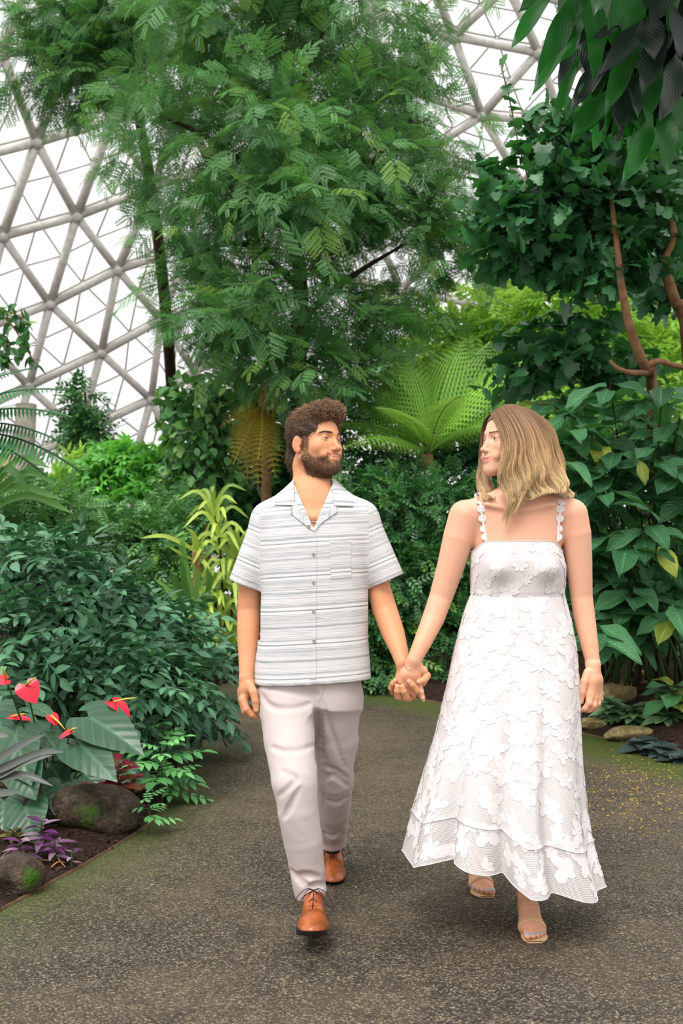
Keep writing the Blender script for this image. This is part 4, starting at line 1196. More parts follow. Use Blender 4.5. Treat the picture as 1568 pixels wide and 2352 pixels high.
def foot_frame(toe, heel):
    toe, heel = Vector(toe), Vector(heel); y = (toe - heel).normalized(); x = y.cross(Vector((0, 0, 1))).normalized(); z = x.cross(y)
    M = Matrix((x, y, z)).transposed().to_4x4(); M.translation = toe - y * .133
    return M
tFw = G(1233, 2168); tBw = G(1113, 2064)
Mf = foot_frame(tFw, tFw + np.array([.002, .24, 0])); Mb = foot_frame(tBw, tBw + np.array([-.012, .24, .012]))
feet = []
for M, inner in ((Mf, 1), (Mb, -1)):
    (V, Q), toes = foot_local(inner)
    V2, Q2 = keep(V, Q, V[:, 2] < .255)
    feet.append((M, inner, V, Q, toes)); parts.append((place(V2, M), Q2)); cols.append(np.tile(SK_W * np.array((.98, .9, .84)), (len(V2), 1)))
kF, kB = wp(1225, 1740, YW - .1), wp(1130, 1740, YW + .05)
for M, kk, hip in ((Mf, kF, wp(1230, 1500)), (Mb, kB, wp(1150, 1500))):
    ank = np.array(M @ Vector((0, -.071, .25)))
    V, Q = tube(spline([ank, ank * .6 + kk * .4 + np.array([0, .02, 0]), kk, hip], 24), np.interp(np.linspace(0, 1, 24), [0, .2, .4, .6, 1], [.033, .05, .048, .058, .085]), 20)
    tri = clean(Q); Q = np.concatenate([Q[:0]] + [np.c_[x, x[:, -1:]] if x.shape[1] == 3 else x for x in tri])
    parts.append((V, Q)); cols.append(np.tile(SK_W, (len(V), 1)))
V, Q = join(parts)
cols = np.concatenate(cols)
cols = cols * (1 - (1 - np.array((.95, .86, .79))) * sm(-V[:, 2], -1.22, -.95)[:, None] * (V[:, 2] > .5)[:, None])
wbody = obj('body', V, clean(Q), M_SKIN, wom, {'col': cols})
tag(wbody, 'fair skin of the face, shoulders, arms, hands and feet')
for s in (-1, 1):
    V, Q, c = eye_mesh(HW, s, (.12, 1, .0)); obj('eyeball', V, Q, M_EYE, wom, {'col': c})
    reparent(brow_part(HW, wom_head, s, False, (0.2, 0.12, 0.07)), wom)

# sandals
M_SAND = plain_mat('beige_sandal_leather', lin(222, 178, 136), .45, .4); M_POL = plain_mat('light_blue_nail_polish', lin(150, 190, 232), .2, .5)
for M, inner, V, Q, toes in feet:
    n = 30; yy = np.linspace(-.115, .133, n)
    hw = np.interp(yy, [-.115, -.105, -.06, 0, .05, .085, .11, .128, .133], [.006, .022, .026, .027, .041, .046, .04, .03, .026])
    off = np.interp(yy, [-.115, .0, .09, .133], [0, 0, 0, inner * .008])
    zt = np.interp(yy, [-.115, -.07, -.02, .03, .06, .133], [.066, .06, .034, .014, .009, .009])
    prof = []
    for x_, z_ in ((-1, 0), (-1, -.007), (1, -.007), (1, 0)): prof.append(np.stack([off + x_ * hw, yy, np.maximum(zt + z_, .0012)], 1))
    sV, sQ = loft(np.stack(prof, 1)); sQ = np.concatenate([sQ, [[0, 1, 2, 3], [4 * n - 1, 4 * n - 2, 4 * n - 3, 4 * n - 4]]])
    san = obj('sandal', place(sV, M), sQ, M_SAND, wom, smooth=False); tag(san, 'beige strappy heeled sandal')
    hv = np.array([(sx * w_, y_ , z_) for z_, w_, y0, y1 in ((.001, .012, -.108, -.082), (.06, .022, -.112, -.066)) for sx, y_ in ((-1, y0), (1, y0), (1, y1), (-1, y1))])
    hq = np.array([[0, 1, 5, 4], [1, 2, 6, 5], [2, 3, 7, 6], [3, 0, 4, 7], [3, 2, 1, 0], [4, 5, 6, 7]])
    obj('heel', place(hv, M), hq, M_SAND, san, smooth=False)
    bv = BVHTree.FromPolygons(V.tolist(), Q.tolist())
    for (yc, zc, wd, tilt) in ((.058, .015, .0095, .10), (-.03, .06, .0055, .85), (-.072, .09, .005, -.2)):
        rows = []
        nrm = Vector((0, math.cos(tilt), -math.sin(tilt)))
        full = yc < -.05
        for q in (-1, 0, 1):
            row = []
            for a in np.linspace(-.12, math.pi + .12, 26) if not full else np.linspace(-.3, math.pi + .3, 26):
                d = Vector((math.cos(a), math.sin(tilt) * math.sin(a), math.cos(tilt) * math.sin(a)))
                if full: d = Vector((math.cos(a), -math.sin(a), .15 * math.sin(a)))
                c_ = Vector((0, yc, zc)) + (nrm if not full else Vector((0, .1, 1))) * (q * wd)
                h = bv.ray_cast(c_ + d * .2, -d)
                rr = (h[0] - c_).length if h[0] else .03
                row.append(np.array(c_ + d * (min(rr, .055) + .0022)))
            rows.append(row)
        inn = [[p + (np.array((0, yc, zc)) - p) / np.linalg.norm(np.array((0, yc, zc)) - p) * .002 for p in r] for r in rows[::-1]]
        rV, rQ = loft(np.array(rows + inn + rows[:1]), False)
        obj('strap', place(rV, M), rQ, M_SAND, san)
    for x, y0, y1, r in toes:
        nv = SDF((x - .02, y1 - .02, .01), (x + .02, y1 + .02, .045), .0012)
        nv.ell((x * 1.02, y1 + .001, .0215 + r * .72), (r * .68, r * .85, r * .32), 0)
        tV, tQ = nv.mesh(); obj('toenail', place(tV, M), tQ, M_POL, wom)

# ------------------------------------------------------------------- lace dress
def dress_mat():
    m, nt, b, out = new_mat('white_mesh_lace')
    gu, gv, sheer = attr(nt, 'gu'), attr(nt, 'gv'), attr(nt, 'sheer')
    a = math_n(nt, 'GREATER_THAN', math_n(nt, 'FRACT', math_n(nt, 'MULTIPLY', gu, 1 / .0052)), .42)
    c = math_n(nt, 'GREATER_THAN', math_n(nt, 'FRACT', math_n(nt, 'MULTIPLY', gv, 1 / .0052)), .42)
    hole = math_n(nt, 'MULTIPLY', a, c)
    n = noise(nt, 30, 3, .5, coord(nt))
    colr = mixc(nt, hole, mixc(nt, n, lin(229, 222, 222), lin(235, 229, 229)), lin(218, 208, 208))
    L(nt, colr, b.inputs['Base Color'])
    b.inputs['Roughness'].default_value = .85; b.inputs['Specular IOR Level'].default_value = .15
    bump(nt, b, math_n(nt, 'ADD', math_n(nt, 'MULTIPLY', hole, -.3), noise(nt, 18, 3, .5, coord(nt))), .22, .003)
    tr = nt.nodes.new('ShaderNodeBsdfTransparent'); tl = nt.nodes.new('ShaderNodeBsdfTranslucent'); tl.inputs[0].default_value = rgba(lin(244, 236, 234))
    mx0 = nt.nodes.new('ShaderNodeMixShader'); mx0.inputs[0].default_value = .1; L(nt, b.outputs[0], mx0.inputs[1]); L(nt, tl.outputs[0], mx0.inputs[2])
    mx = nt.nodes.new('ShaderNodeMixShader')
    L(nt, math_n(nt, 'MULTIPLY', hole, sheer), mx.inputs[0]); L(nt, mx0.outputs[0], mx.inputs[1]); L(nt, tr.outputs[0], mx.inputs[2]); L(nt, mx.outputs[0], out.inputs[0])
    return m
def cloth_mat(name, c0, c1, rough=.85, bs=40):
    m, nt, b, out = new_mat(name)
    L(nt, mixc(nt, noise(nt, 60, 3, .5, coord(nt)), c0, c1), b.inputs['Base Color']); b.inputs['Roughness'].default_value = rough; b.inputs['Specular IOR Level'].default_value = .15
    bump(nt, b, noise(nt, bs, 4, .55, coord(nt)), .3, .003)
    return m
M_DRESS = dress_mat(); M_FLOWER = cloth_mat('white_applique', lin(225, 219, 219), lin(231, 226, 226)); M_LINING = cloth_mat('white_lining', lin(226, 215, 213), lin(230, 220, 218))
yl = (1230, 1262, 1300, 1340, 1365, 1420, 1500, 1600, 1690, 1790, 1890, 1975)
xl = (1090, 1080, 1080, 1080, 1080, 1062, 1041, 1020, 999, 970, 941, 920)
yr = (1230, 1262, 1300, 1340, 1365, 1420, 1500, 1600, 1690, 1790, 1890, 1960, 2060)
xr = (1280, 1291, 1298, 1297, 1294, 1309, 1324, 1332, 1334, 1340, 1350, 1362, 1392)
def dress_pt(th, v, out_=0.0):
    """v 0..1 bodice (top edge..waist seam), 1..2 skirt (seam..hem); th 0 = image right, 90deg = front"""
    th, v = np.broadcast_arrays(np.asarray(th, float), np.asarray(v, float))
    ct, st = np.cos(th), np.sin(th)
    sk = np.clip(v - 1, 0, 1)
    top = np.where(st > 0, np.interp(np.abs(ct), [0, .70, .78, 1], [1243, 1243, 1246, 1268]), 1272)
    seam = 1365 + 4 * np.maximum(st, 0)
    yL = np.where(v < 1, top + (1365 - top) * v, 1365 + 610 * sk); yR = np.where(v < 1, top + (1365 - top) * v, 1365 + 695 * sk)
    Yr = YW - .15 * sk
    xL = (np.interp(yL, yl, xl) - 784) / FPX * YW; xR = (np.interp(yR, yr, xr) - 784) / FPX * Yr
    cx, a = (xL + xR) / 2, (xR - xL) / 2
    vv = v
    b = np.interp(vv, [0, .35, .55, 1.0, 1.2, 1.5, 2.0], [.104, .118, .116, .105, .135, .2, .29])
    cy = YW + .008 - np.interp(vv, [0, 1, 2], [0, 0, .05])
    # fabric folds
    f = (sk ** 1.25) * (.045 * np.cos(7 * th + .6) + .04 * np.cos(11 * th + 2.1 + .8 * sk) + .022 * np.cos(17 * th + 1.0))
    f = f - (sk ** 1.5) * (.22 * np.exp(-((th - math.radians(96)) / .10) ** 2) - .13 * np.exp(-((th - math.radians(80)) / .13) ** 2) - .12 * np.exp(-((th - math.radians(113)) / .12) ** 2))
    f = f + (sk ** 1.5) * .12 * np.exp(-((th - math.radians(138)) / .10) ** 2) - (sk ** 1.5) * .10 * np.exp(-((th - math.radians(128)) / .07) ** 2)
    fy = f + .05 * sk * (1 - sk) * np.exp(-((th - math.radians(62)) / .5) ** 2) * 4 * .6
    bust = np.where(st > 0, 1, 0) * np.exp(-((v - .50) / .24) ** 2) * (np.exp(-((ct - .5) / .27) ** 2) + np.exp(-((ct + .5) / .27) ** 2)) * .034
    ridge = .004 * np.exp(-((v - 1.845) / .006) ** 2) - .002 * np.exp(-((v - 1.0) / .01) ** 2)
    n_ = 2.15
    sx = np.sign(ct) * np.abs(ct) ** (2 / n_); sy = np.sign(st) * np.abs(st) ** (2 / n_)
    edge = np.abs(ct) ** 6
    X = cx + sx * (a * (1 + f * (1 - .85 * edge)) + out_ + ridge)
    Y = cy - sy * (b * (1 + fy) + out_ + ridge) - bust
    zL = lambda y, Yd: CAM_H - (y - HORIZON) / FPX * Yd
    ytop = np.where(v < 1, top + (seam - top) * v, 0)
    zt = zL(ytop, YW - .06)
    zs = zL(seam, YW - .06)
    hem = .205 - .048 * ct + .06 * np.maximum(st, 0) * np.clip((th - math.radians(85)) / .2, 0, 1) * np.clip((math.radians(170) - th) / .5, 0, 1) + .012 * np.cos(7 * th + .6) * -1
    Z = np.where(v < 1, zt, zs + (hem - zs) * sk)
    return np.stack([X, Y, Z], -1)
nth = 300
th = np.arange(nth) / nth * 2 * math.pi
vs = np.concatenate([np.linspace(0, 1, 26), np.linspace(1, 2, 120)[1:]])
P = dress_pt(th[None], vs[:, None])
V, Q = loft(P)
arc = np.concatenate([np.zeros((len(vs), 1)), np.cumsum(np.linalg.norm(np.diff(P, axis=1), axis=2), 1)], 1)
sheer = np.clip((vs - 1.55) / .4, 0, 1) * .5 + np.clip((vs - 1.84) / .03, 0, 1) * .2
attrs = {'gu': arc.ravel(), 'gv': np.repeat(P[:, :, 2].mean(1), nth), 'sheer': np.repeat(sheer, nth)}
dress = obj('dress', V, Q, M_DRESS, wom, attrs); tag(dress, 'white lace dress with floral applique')
vin = np.linspace(.02, 1.72, 60); Pi = dress_pt(th[::3][None], vin[:, None], -.006)
V, Q = loft(Pi); obj('lining', V, Q, M_LINING, dress)
for vv, nm, r in ((1.0, 'waist_seam', .0011), (1.845, 'tier_seam', .0016), (1.999, 'hem', .0016), (0.0, 'neckline', .0014)):
    p = dress_pt(th, np.full(nth, vv), .0008); V, Q = tube(np.concatenate([p, p[:1]]), r, 5, False); obj(nm, V, Q, M_FLOWER if nm != 'waist_seam' else M_LINING, dress)
# floral applique: petalled pieces laid on the mesh
rng = np.random.default_rng(12)
placed = []
def petal_flower(t0, v0, R0, rot, npet, seed):
    r_ = np.random.default_rng(seed)
    na, nr_ = 56, 5
    ph = np.arange(na) / na * 2 * math.pi
    prof = (.5 + .5 * np.abs(np.cos(npet * ph / 2 + r_.uniform(0, 3))) ** .7) * (1 + .22 * np.sin(2 * ph + r_.uniform(0, 6)) + .12 * np.sin(3 * ph + r_.uniform(0, 6)) + .05 * np.sin(17 * ph))
    rr = np.linspace(.02, 1, nr_)[:, None] * prof[None] * R0
    p = rr * np.cos(ph + rot); q = rr * np.sin(ph + rot)
    eps = 1e-3
    base = dress_pt(t0, v0); du = np.linalg.norm(dress_pt(t0 + eps, v0) - base) / eps; dv = np.linalg.norm(dress_pt(t0, v0 + eps if v0 < 1.99 else v0 - eps) - base) / eps
    tt, vv = t0 + p / max(du, .04), np.clip(v0 + q / max(dv, .1), .03, 1.985)
    lift = .0010 + .0005 * (np.linspace(0, 1, nr_)[:, None] ** 2) + .0003 * np.sin(npet * ph)[None]
    return loft(dress_pt(tt, vv, lift))
cand = 0
while len(placed) < 235 and cand < 9000:
    cand += 1
    v0 = rng.uniform(.08, 1.97) if rng.random() < .88 else rng.uniform(1.2, 1.95)
    t0 = rng.uniform(0, 2 * math.pi)
    if rng.random() < .35: t0 = rng.uniform(.2, math.pi - .2)
    R0 = rng.uniform(.028, .056) * (1.0 if v0 > 1 else .8)
    p = dress_pt(t0, v0)
    dens = .95 if v0 > 1.05 else 1.25
    if any(np.linalg.norm(p - q) < (R0 + r) * .80 * dens for q, r in placed): continue
    placed.append((p, R0))
    V, Q = petal_flower(t0, v0, R0, rng.uniform(0, 6.28), int(rng.choice([4, 5, 5, 6, 7])), cand)
    obj('lace_flower', V, Q, M_FLOWER, dress)
# shoulder straps with scalloped edges
wb_bvh = BVHTree.FromPolygons((np.array([v.co for v in wbody.data.vertices]) + np.array(wom.location)).tolist(), [list(p.vertices) for p in wbody.data.polygons])
for pts in ([(1116, 1244), (1112, 1215), (1107, 1185), (1103, 1158), (1098, 1138), (1094, 1131)], [(1281, 1244), (1282, 1215), (1285, 1185), (1288, 1158), (1292, 1140), (1297, 1134)]):
    c3 = spline([on_bvh(wb_bvh, x, y, .0035, YW - .05) for x, y in pts], 40)
    T_, _, _ = frames(c3)
    side = np.cross(T_, np.array([0, -1., 0])); side /= np.linalg.norm(side, axis=1)[:, None]
    outw = np.cross(side, T_); outw *= np.sign((outw * np.array([0, -1, .3])).sum(1))[:, None]
    w_ = .0042
    V, Q = loft(np.stack([c3 - side * w_ + outw * .001, c3 - side * w_ - outw * .001, c3 + side * w_ - outw * .001, c3 + side * w_ + outw * .001], 1))
    st_ = obj('strap', V, Q, M_FLOWER, dress)
    for i in np.linspace(3, 37, 7).astype(int):
        for sd in (-1, 1):
            a = np.linspace(-math.pi / 2, math.pi / 2, 13)
            R_ = .0128
            rows = []
            for rr in (.01, .35, .4, .72, .78, .95, 1.0):
                lift = .0008 if rr in (.4, .72) else .0
                rows.append(c3[i] + side[i] * (sd * (w_ * .6 + np.cos(a)[:, None] * R_ * rr)) + T_[i] * (np.sin(a)[:, None] * R_ * .98 * rr) + outw[i] * lift)
            V, Q = loft(rows, False); obj('scallop', V, Q, M_FLOWER, st_)
# bracelet and ring
bp = [W(x, y, Y) for x, y, Y in ((925, 1524, 3.545), (931, 1532, 3.522), (942, 1537, 3.512), (956, 1538, 3.512), (966, 1538, 3.522), (969, 1546, 3.522), (968, 1551, 3.53))]
V, Q = tube(spline(bp, 30), .0011, 5); obj('bracelet', V, clean(Q), M_SILVER, wom)
rc_ = hp(1378, 1605, .03 + YW - 3.6)
M_GEM = plain_mat('ring_stone', (.85, .88, .9), .05, 1.0)
a = np.linspace(0, 2 * math.pi, 20); V, Q = tube(np.stack([rc_[0] + .0085 * np.cos(a), rc_[1] + .0085 * np.sin(a), rc_[2] + .004 * np.cos(a)], 1), .0009, 5, False)
rg = obj('ring', V, Q, M_SILVER, wom)
gc = rc_ + np.array([.006, -.008, .001]); aa = np.arange(6) / 6 * 2 * math.pi
V, Q = loft([np.stack([gc[0] + r * np.cos(aa), gc[1] + y + 0 * aa, gc[2] + r * np.sin(aa)], 1) for r, y in ((.0002, -.003), (.0022, -.003), (.0036, -.001), (.0002, .004))])
obj('gemstone', V, Q, M_GEM, rg, smooth=False)

# ------------------------------------------------------------------- long wavy hair
rng = np.random.default_rng(5)
HF = SDF(W(1085, 1235, 3.40), W(1330, 905, 3.85), .0034)
HF.lo  # world grid
o_, Bm, Sm = HW.o, HW.B, HW.S
def hl(c, r, k, mode='add'):
    """ellipsoid given in head-local space"""
    Rw = Bm; HF.ell(HW.w(c), np.array(r) * Sm, k, mode, Rw)
hl((0, -.014, .034), (.078, .101, .088), 0)
near = [(1180, 985, 3.56, 18), (1186, 1030, 3.53, 22), (1190, 1085, 3.525, 20), (1192, 1115, 3.525, 13), (1186, 1140, 3.53, 5)]
HF.chain([W(x, y, Y) for x, y, Y, r in near], [PX(r, Y) for x, y, Y, r in near], .03, .02)
backv = [(1212, 985, 3.62, 36), (1228, 1040, 3.595, 32), (1245, 1085, 3.58, 27), (1262, 1112, 3.575, 16), (1280, 1128, 3.57, 7)]
HF.chain([W(x, y, Y) for x, y, Y, r in backv], [PX(r, Y) for x, y, Y, r in backv], .03, .02)
HF.chain([W(1235, 1000, 3.66), W(1250, 1060, 3.67), W(1265, 1110, 3.67)], [.06, .06, .035], .03, .02)
far = [(1125, 1000, 3.70, 8), (1113, 1060, 3.70, 9), (1116, 1100, 3.66, 12), (1122, 1130, 3.60, 12)]
HF.chain([W(x, y, Y) for x, y, Y, r in far], [PX(r, Y) for x, y, Y, r in far], .01, .01)
# keep the face clear
hl((0, .125, -.012), (.1, .09, .083), .012, 'sub')
for s_ in (-1,): hl((s_ * .075, .085, -.06), (.06, .052, .075), .008, 'sub')
g = np.meshgrid(*HF.ax, indexing='ij'); Pg = np.stack(g, -1).astype(np.float32)
HF.d += vnoise(Pg, (60, 150), .0022, 4, 9, (1, 1, .12)).astype(np.float32); del g, Pg
hV, hQ = HF.mesh()
guides = [[(1128, 951, 3.585), (1140, 975, 3.527), (1152, 1012, 3.506), (1150, 1045, 3.496), (1148, 1080, 3.49), (1152, 1118, 3.488), (1160, 1165, 3.49), (1150, 1212, 3.495)],
          [(1140, 944, 3.58), (1158, 975, 3.513), (1170, 1012, 3.487), (1168, 1050, 3.476), (1166, 1085, 3.476), (1178, 1125, 3.478), (1190, 1158, 3.482), (1163, 1218, 3.49)],
          [(1155, 938, 3.58), (1180, 970, 3.505), (1195, 1012, 3.478), (1196, 1052, 3.468), (1200, 1090, 3.472), (1206, 1120, 3.48), (1204, 1146, 3.485), (1196, 1156, 3.49)],
          [(1168, 935, 3.585), (1203, 968, 3.512), (1222, 1010, 3.492), (1228, 1050, 3.482), (1236, 1086, 3.486), (1244, 1112, 3.495), (1252, 1130, 3.5), (1262, 1136, 3.505)],
          [(1178, 934, 3.6), (1222, 966, 3.535), (1243, 1006, 3.515), (1254, 1046, 3.505), (1266, 1082, 3.505), (1280, 1110, 3.51), (1292, 1130, 3.515), (1302, 1140, 3.52)],
          [(1190, 936, 3.62), (1236, 966, 3.58), (1258, 1005, 3.57), (1271, 1046, 3.56), (1286, 1086, 3.555), (1300, 1112, 3.55), (1307, 1132, 3.55), (1308, 1146, 3.55)],
          [(1195, 938, 3.64), (1240, 966, 3.64), (1262, 1005, 3.65), (1275, 1046, 3.65), (1290, 1086, 3.64), (1303, 1115, 3.63), (1310, 1132, 3.62), (1312, 1144, 3.62)]]
farg = [[(1128, 951, 3.6), (1110, 970, 3.66), (1106, 1010, 3.69), (1104, 1060, 3.69), (1104, 1100, 3.66), (1114, 1128, 3.6), (1130, 1148, 3.54), (1142, 1130, 3.52)],
        [(1140, 944, 3.62), (1118, 968, 3.68), (1112, 1010, 3.70), (1112, 1060, 3.70), (1114, 1100, 3.66), (1106, 1125, 3.6), (1112, 1145, 3.55), (1126, 1152, 3.53)]]
gw = [spline([W(*p) for p in gd], 26) for gd in guides]; fw_ = [spline([W(*p) for p in gd], 26) for gd in farg]
gw, fw_ = np.array(gw), np.array(fw_)
allp, allc = [], []
tt = np.linspace(0, 1, 26)
hb_ = BVHTree.FromPolygons(hV.tolist(), hQ.tolist())
def push(P):
    out = P.copy()
    for i, p in enumerate(P):
        q, n_, _, _ = hb_.find_nearest(Vector(p))
        n_ = np.array(n_); q = np.array(q)
        if (q - W(1190, 1030, 3.6)) @ n_ < 0: n_ = -n_
        sd = (p - q) @ n_
        if sd < .004: out[i] = q + n_ * .0045
    k = np.array([.25, .5, .25])
    for c in range(3): out[1:-1, c] = np.convolve(out[:, c], k, 'valid')
    return out
def locks(gs, nl, per, spread):
    for l in range(nl):
        u = rng.uniform(0, len(gs) - 1.001); i = int(u); fr = u - i
        base = gs[i] * (1 - fr) + gs[i + 1] * fr
        base = push(base)
        ph, fq, am = 1.9 * u + rng.normal(0, .45), 2.75 + .12 * math.sin(u * 3), rng.uniform(.007, .0125)
        depth = rng.uniform(-.008, .006)
        tone = rng.random(); lt = rng.uniform(.62, 1.25)
        end = rng.uniform(.78, 1.0)
        for s_ in range(per):
            off = rng.normal(0, 1, 3) * spread * np.array([1, .6, .3])
            wob = am * np.clip(tt * 1.8 - .35, 0, 1) * np.sin(tt * fq * 6.28 + ph + rng.normal(0, .18))
            wob2 = am * .8 * np.clip(tt * 1.8 - .35, 0, 1) * np.cos(tt * fq * 6.28 + ph + rng.normal(0, .18))
            p = base + off * (.35 + .9 * tt)[:, None]
            p = p + np.stack([wob, wob2 + depth * tt, 0 * wob], 1)
            e = end * rng.uniform(.84, 1.0)
            q = np.stack([np.interp(tt * e, tt, p[:, k]) for k in range(3)], 1)
            allp.append(q)
            k = np.clip(tt * 1.35 - .12 + (tone - .5) * .45, 0, 1)[:, None]
            r0, m0, t0 = np.array((.19, .10, .05)), np.array((.54, .32, .15)), np.array((.88, .62, .33))
            cc = np.where(k < .5, r0 * (1 - k * 2) + m0 * k * 2, m0 * (2 - 2 * k) + t0 * (2 * k - 1)) * lt
            allc.append(cc)
locks(gw, 300, 13, .0026); locks(fw_, 16, 14, .003)
V, Q = strands(np.array(allp), .0008, .0005)
cs = np.repeat(np.array(allc).reshape(-1, 3), 3, 0)
zt, zb = W(0, 940, 3.6)[2], W(0, 1140, 3.55)[2]
k = np.clip((zt - hV[:, 2:]) / (zt - zb), 0, 1)
cb = np.array((.10, .055, .028)) * (1 - k) + np.array((.33, .2, .095)) * k
V, Q = join([(hV, hQ), (V, Q)])
o = obj('hair', V, Q, M_HAIR, wom, {'col': np.concatenate([cb, cs])}); tag(o, 'long wavy hair, brown at the roots and blonde at the ends', kind='stuff')
# =================================================================== PLANTS
def leaf_mat(name, dark, light, rough=.42, trans=.3, vein=0.0, vein_n=9, tcol=None, spec=.42, bump_s=.25, gn=1, tip=None):
    gain = lambda c, k, q=.07: tuple(min(.9, (x * (1 - q) + q * (.3 * c[0] + .6 * c[1] + .1 * c[2])) * k) for x in c)
    if gn:
        dark, light = gain(dark, 1.05), gain(light, 2.0)
        tcol = gain(tcol, 1.25) if tcol else None
    m, nt, b, out = new_mat(name)
    oi = nt.nodes.new('ShaderNodeObjectInfo')
    r = math_n(nt, 'FRACT', math_n(nt, 'ADD', oi.outputs['Random'], attr(nt, 'rnd')))
    n = noise(nt, 5, 2, .5, coord(nt))
    k = math_n(nt, 'ADD', math_n(nt, 'MULTIPLY', r, .8), math_n(nt, 'MULTIPLY', n, .25), clamp=True)
    c = mixc(nt, k, dark, light)
    if tip: c = mixc(nt, ramp(nt, r, [(.84, 0.0), (.93, .85)]), c, tip)
    if vein:
        lu, lv = attr(nt, 'lu'), attr(nt, 'lv')
        au = math_n(nt, 'ABSOLUTE', lu)
        w = math_n(nt, 'SINE', math_n(nt, 'MULTIPLY', math_n(nt, 'SUBTRACT', lv, math_n(nt, 'MULTIPLY', au, .42)), vein_n * 6.283))
        side = ramp(nt, math_n(nt, 'ADD', math_n(nt, 'MULTIPLY', w, .5), .5), [(.93, 0.0), (1.0, .6)])
        mid = ramp(nt, au, [(.0, 1.0), (.07, .7), (.10, 0.0)])
        vn = math_n(nt, 'MAXIMUM', side, mid)
        c = mixc(nt, math_n(nt, 'MULTIPLY', vn, vein), c, tuple(min(1, x * 2.4 + .05) for x in light))
        bump(nt, b, w, bump_s, .006)
    L(nt, c, b.inputs['Base Color'])
    b.inputs['Roughness'].default_value = rough; b.inputs['Specular IOR Level'].default_value = spec
    if trans:
        tl = nt.nodes.new('ShaderNodeBsdfTranslucent')
        tc = tcol or (light[0] * 1.5, light[1] * 1.6, light[2] * .8)
        L(nt, mixc(nt, k, tuple(x * .6 for x in tc), tc), tl.inputs[0])
        mx = nt.nodes.new('ShaderNodeMixShader'); mx.inputs[0].default_value = trans
        L(nt, b.outputs[0], mx.inputs[1]); L(nt, tl.outputs[0], mx.inputs[2]); L(nt, mx.outputs[0], out.inputs[0])
    return m
def leaf_t(prof, n=8, m=2, fold=.12, curl=.15, serr=0.0, wave=0.0, petiole=0.0):
    """leaf of length 1 along +y, normal +z. prof: list of (v, half width)"""
    v = np.linspace(0, 1, n + 1)
    w = np.interp(v, [p[0] for p in prof], [p[1] for p in prof])
    if serr: w = w * (1 + serr * np.where(np.arange(n + 1) % 2 == 0, 1, -1)); w[0] = prof[0][1]; w[-1] = prof[-1][1]
    u = np.linspace(-1, 1, 2 * m + 1)
    U, Vv = np.meshgrid(u, v, indexing='ij')
    X = U * w[None]; Y = Vv * 1.0 + petiole
    Z = fold * np.abs(X) - curl * Vv ** 2 + wave * np.sin(Vv * 9 + 2 * U) * np.abs(U) * .1
    P = np.stack([X, Y, Z], -1).transpose(1, 0, 2)
    V, F = loft(P, False)
    return V, F, {'lu': np.tile(u, n + 1), 'lv': np.repeat(v, 2 * m + 1), 'rnd': np.zeros(len(V))}
LANCE = [(0, .01), (.12, .09), (.35, .17), (.6, .15), (.85, .07), (1, .0)]
OVAL = [(0, .01), (.12, .14), (.35, .24), (.6, .22), (.85, .1), (1, .0)]
ROUND = [(0, .03), (.1, .22), (.3, .34), (.55, .33), (.8, .2), (.93, .08), (1, .0)]
STRAP = [(0, .05), (.2, .06), (.6, .055), (.85, .035), (1, .0)]
def basis(Yd, Zd):
    Yd = np.asarray(Yd, float); Zd = np.asarray(Zd, float)
    Yd = Yd / (np.linalg.norm(Yd, axis=-1, keepdims=True) + 1e-9)
    X = np.cross(Yd, Zd); X = X / (np.linalg.norm(X, axis=-1, keepdims=True) + 1e-9)
    Z = np.cross(X, Yd)
    return np.stack([X, Yd, Z], -1)            # columns
def stamp(T, pos, Yd, Zd, sc, rnd=None):
    """merge copies of a leaf template"""
    V, F, A = T
    pos = np.asarray(pos, float); n = len(pos)
    R = basis(Yd, Zd) * np.asarray(sc, float).reshape(-1, 1, 1)
    VV = (np.einsum('nij,kj->nki', R, V) + pos[:, None]).reshape(-1, 3)
    off = (np.arange(n) * len(V))[:, None, None]
    Fs = F if isinstance(F, list) else [F]
    FF = [(f[None] + off).reshape(-1, f.shape[1]) for f in Fs]
    rnd = RNG.random(n) if rnd is None else rnd
    at = {k: np.tile(v, n) for k, v in A.items()}
    at['rnd'] = at.get('rnd', 0) + np.repeat(rnd, len(V)) if 'rnd' in A else np.repeat(rnd, len(V))
    return VV, FF if len(FF) > 1 else FF[0], at
def compose(items):
    """join several (V, F, A) into one template"""
    Vs, Fs, As, off = [], [], [], 0
    for V, F, A in items:
        Vs.append(V); Fs.append(F + off); As.append(A); off += len(V)
    keys = set().union(*[a.keys() for a in As])
    return np.concatenate(Vs), np.concatenate(Fs), {k: np.concatenate([a.get(k, np.zeros(len(v))) for a, v in zip(As, Vs)]) for k in keys}
def rachis(P, r):
    V, F = tube(P, r, 3, False)
    return V, F, {'lu': np.zeros(len(V)), 'lv': np.zeros(len(V)), 'rnd': np.full(len(V), .5)}
def pinnate(n, leaf, size, span=(.2, 1), ang=1.0, droop=.15, term=True, rad=.006):
    """compound leaf: n pairs of leaflets on a rachis"""
    t = np.linspace(0, 1, 8); P = np.stack([0 * t, t, -droop * t ** 2], 1)
    items = [rachis(P, rad)]
    for s in np.linspace(*span, n):
        for sg in (-1, 1):
            d = np.array([[sg * math.sin(ang), math.cos(ang), -.15]])
            k = size * (1 - .35 * abs(s - .45))
            V, F, A = stamp(leaf, [[0, s, -droop * s * s]], d, [[0, .1, 1]], [k], np.zeros(1)); items.append((V, F, A))
    if term:
        V, F, A = stamp(leaf, [[0, 1, -droop]], [[0, 1, -.3]], [[0, .3, 1]], [size], np.zeros(1)); items.append((V, F, A))
    return compose(items)
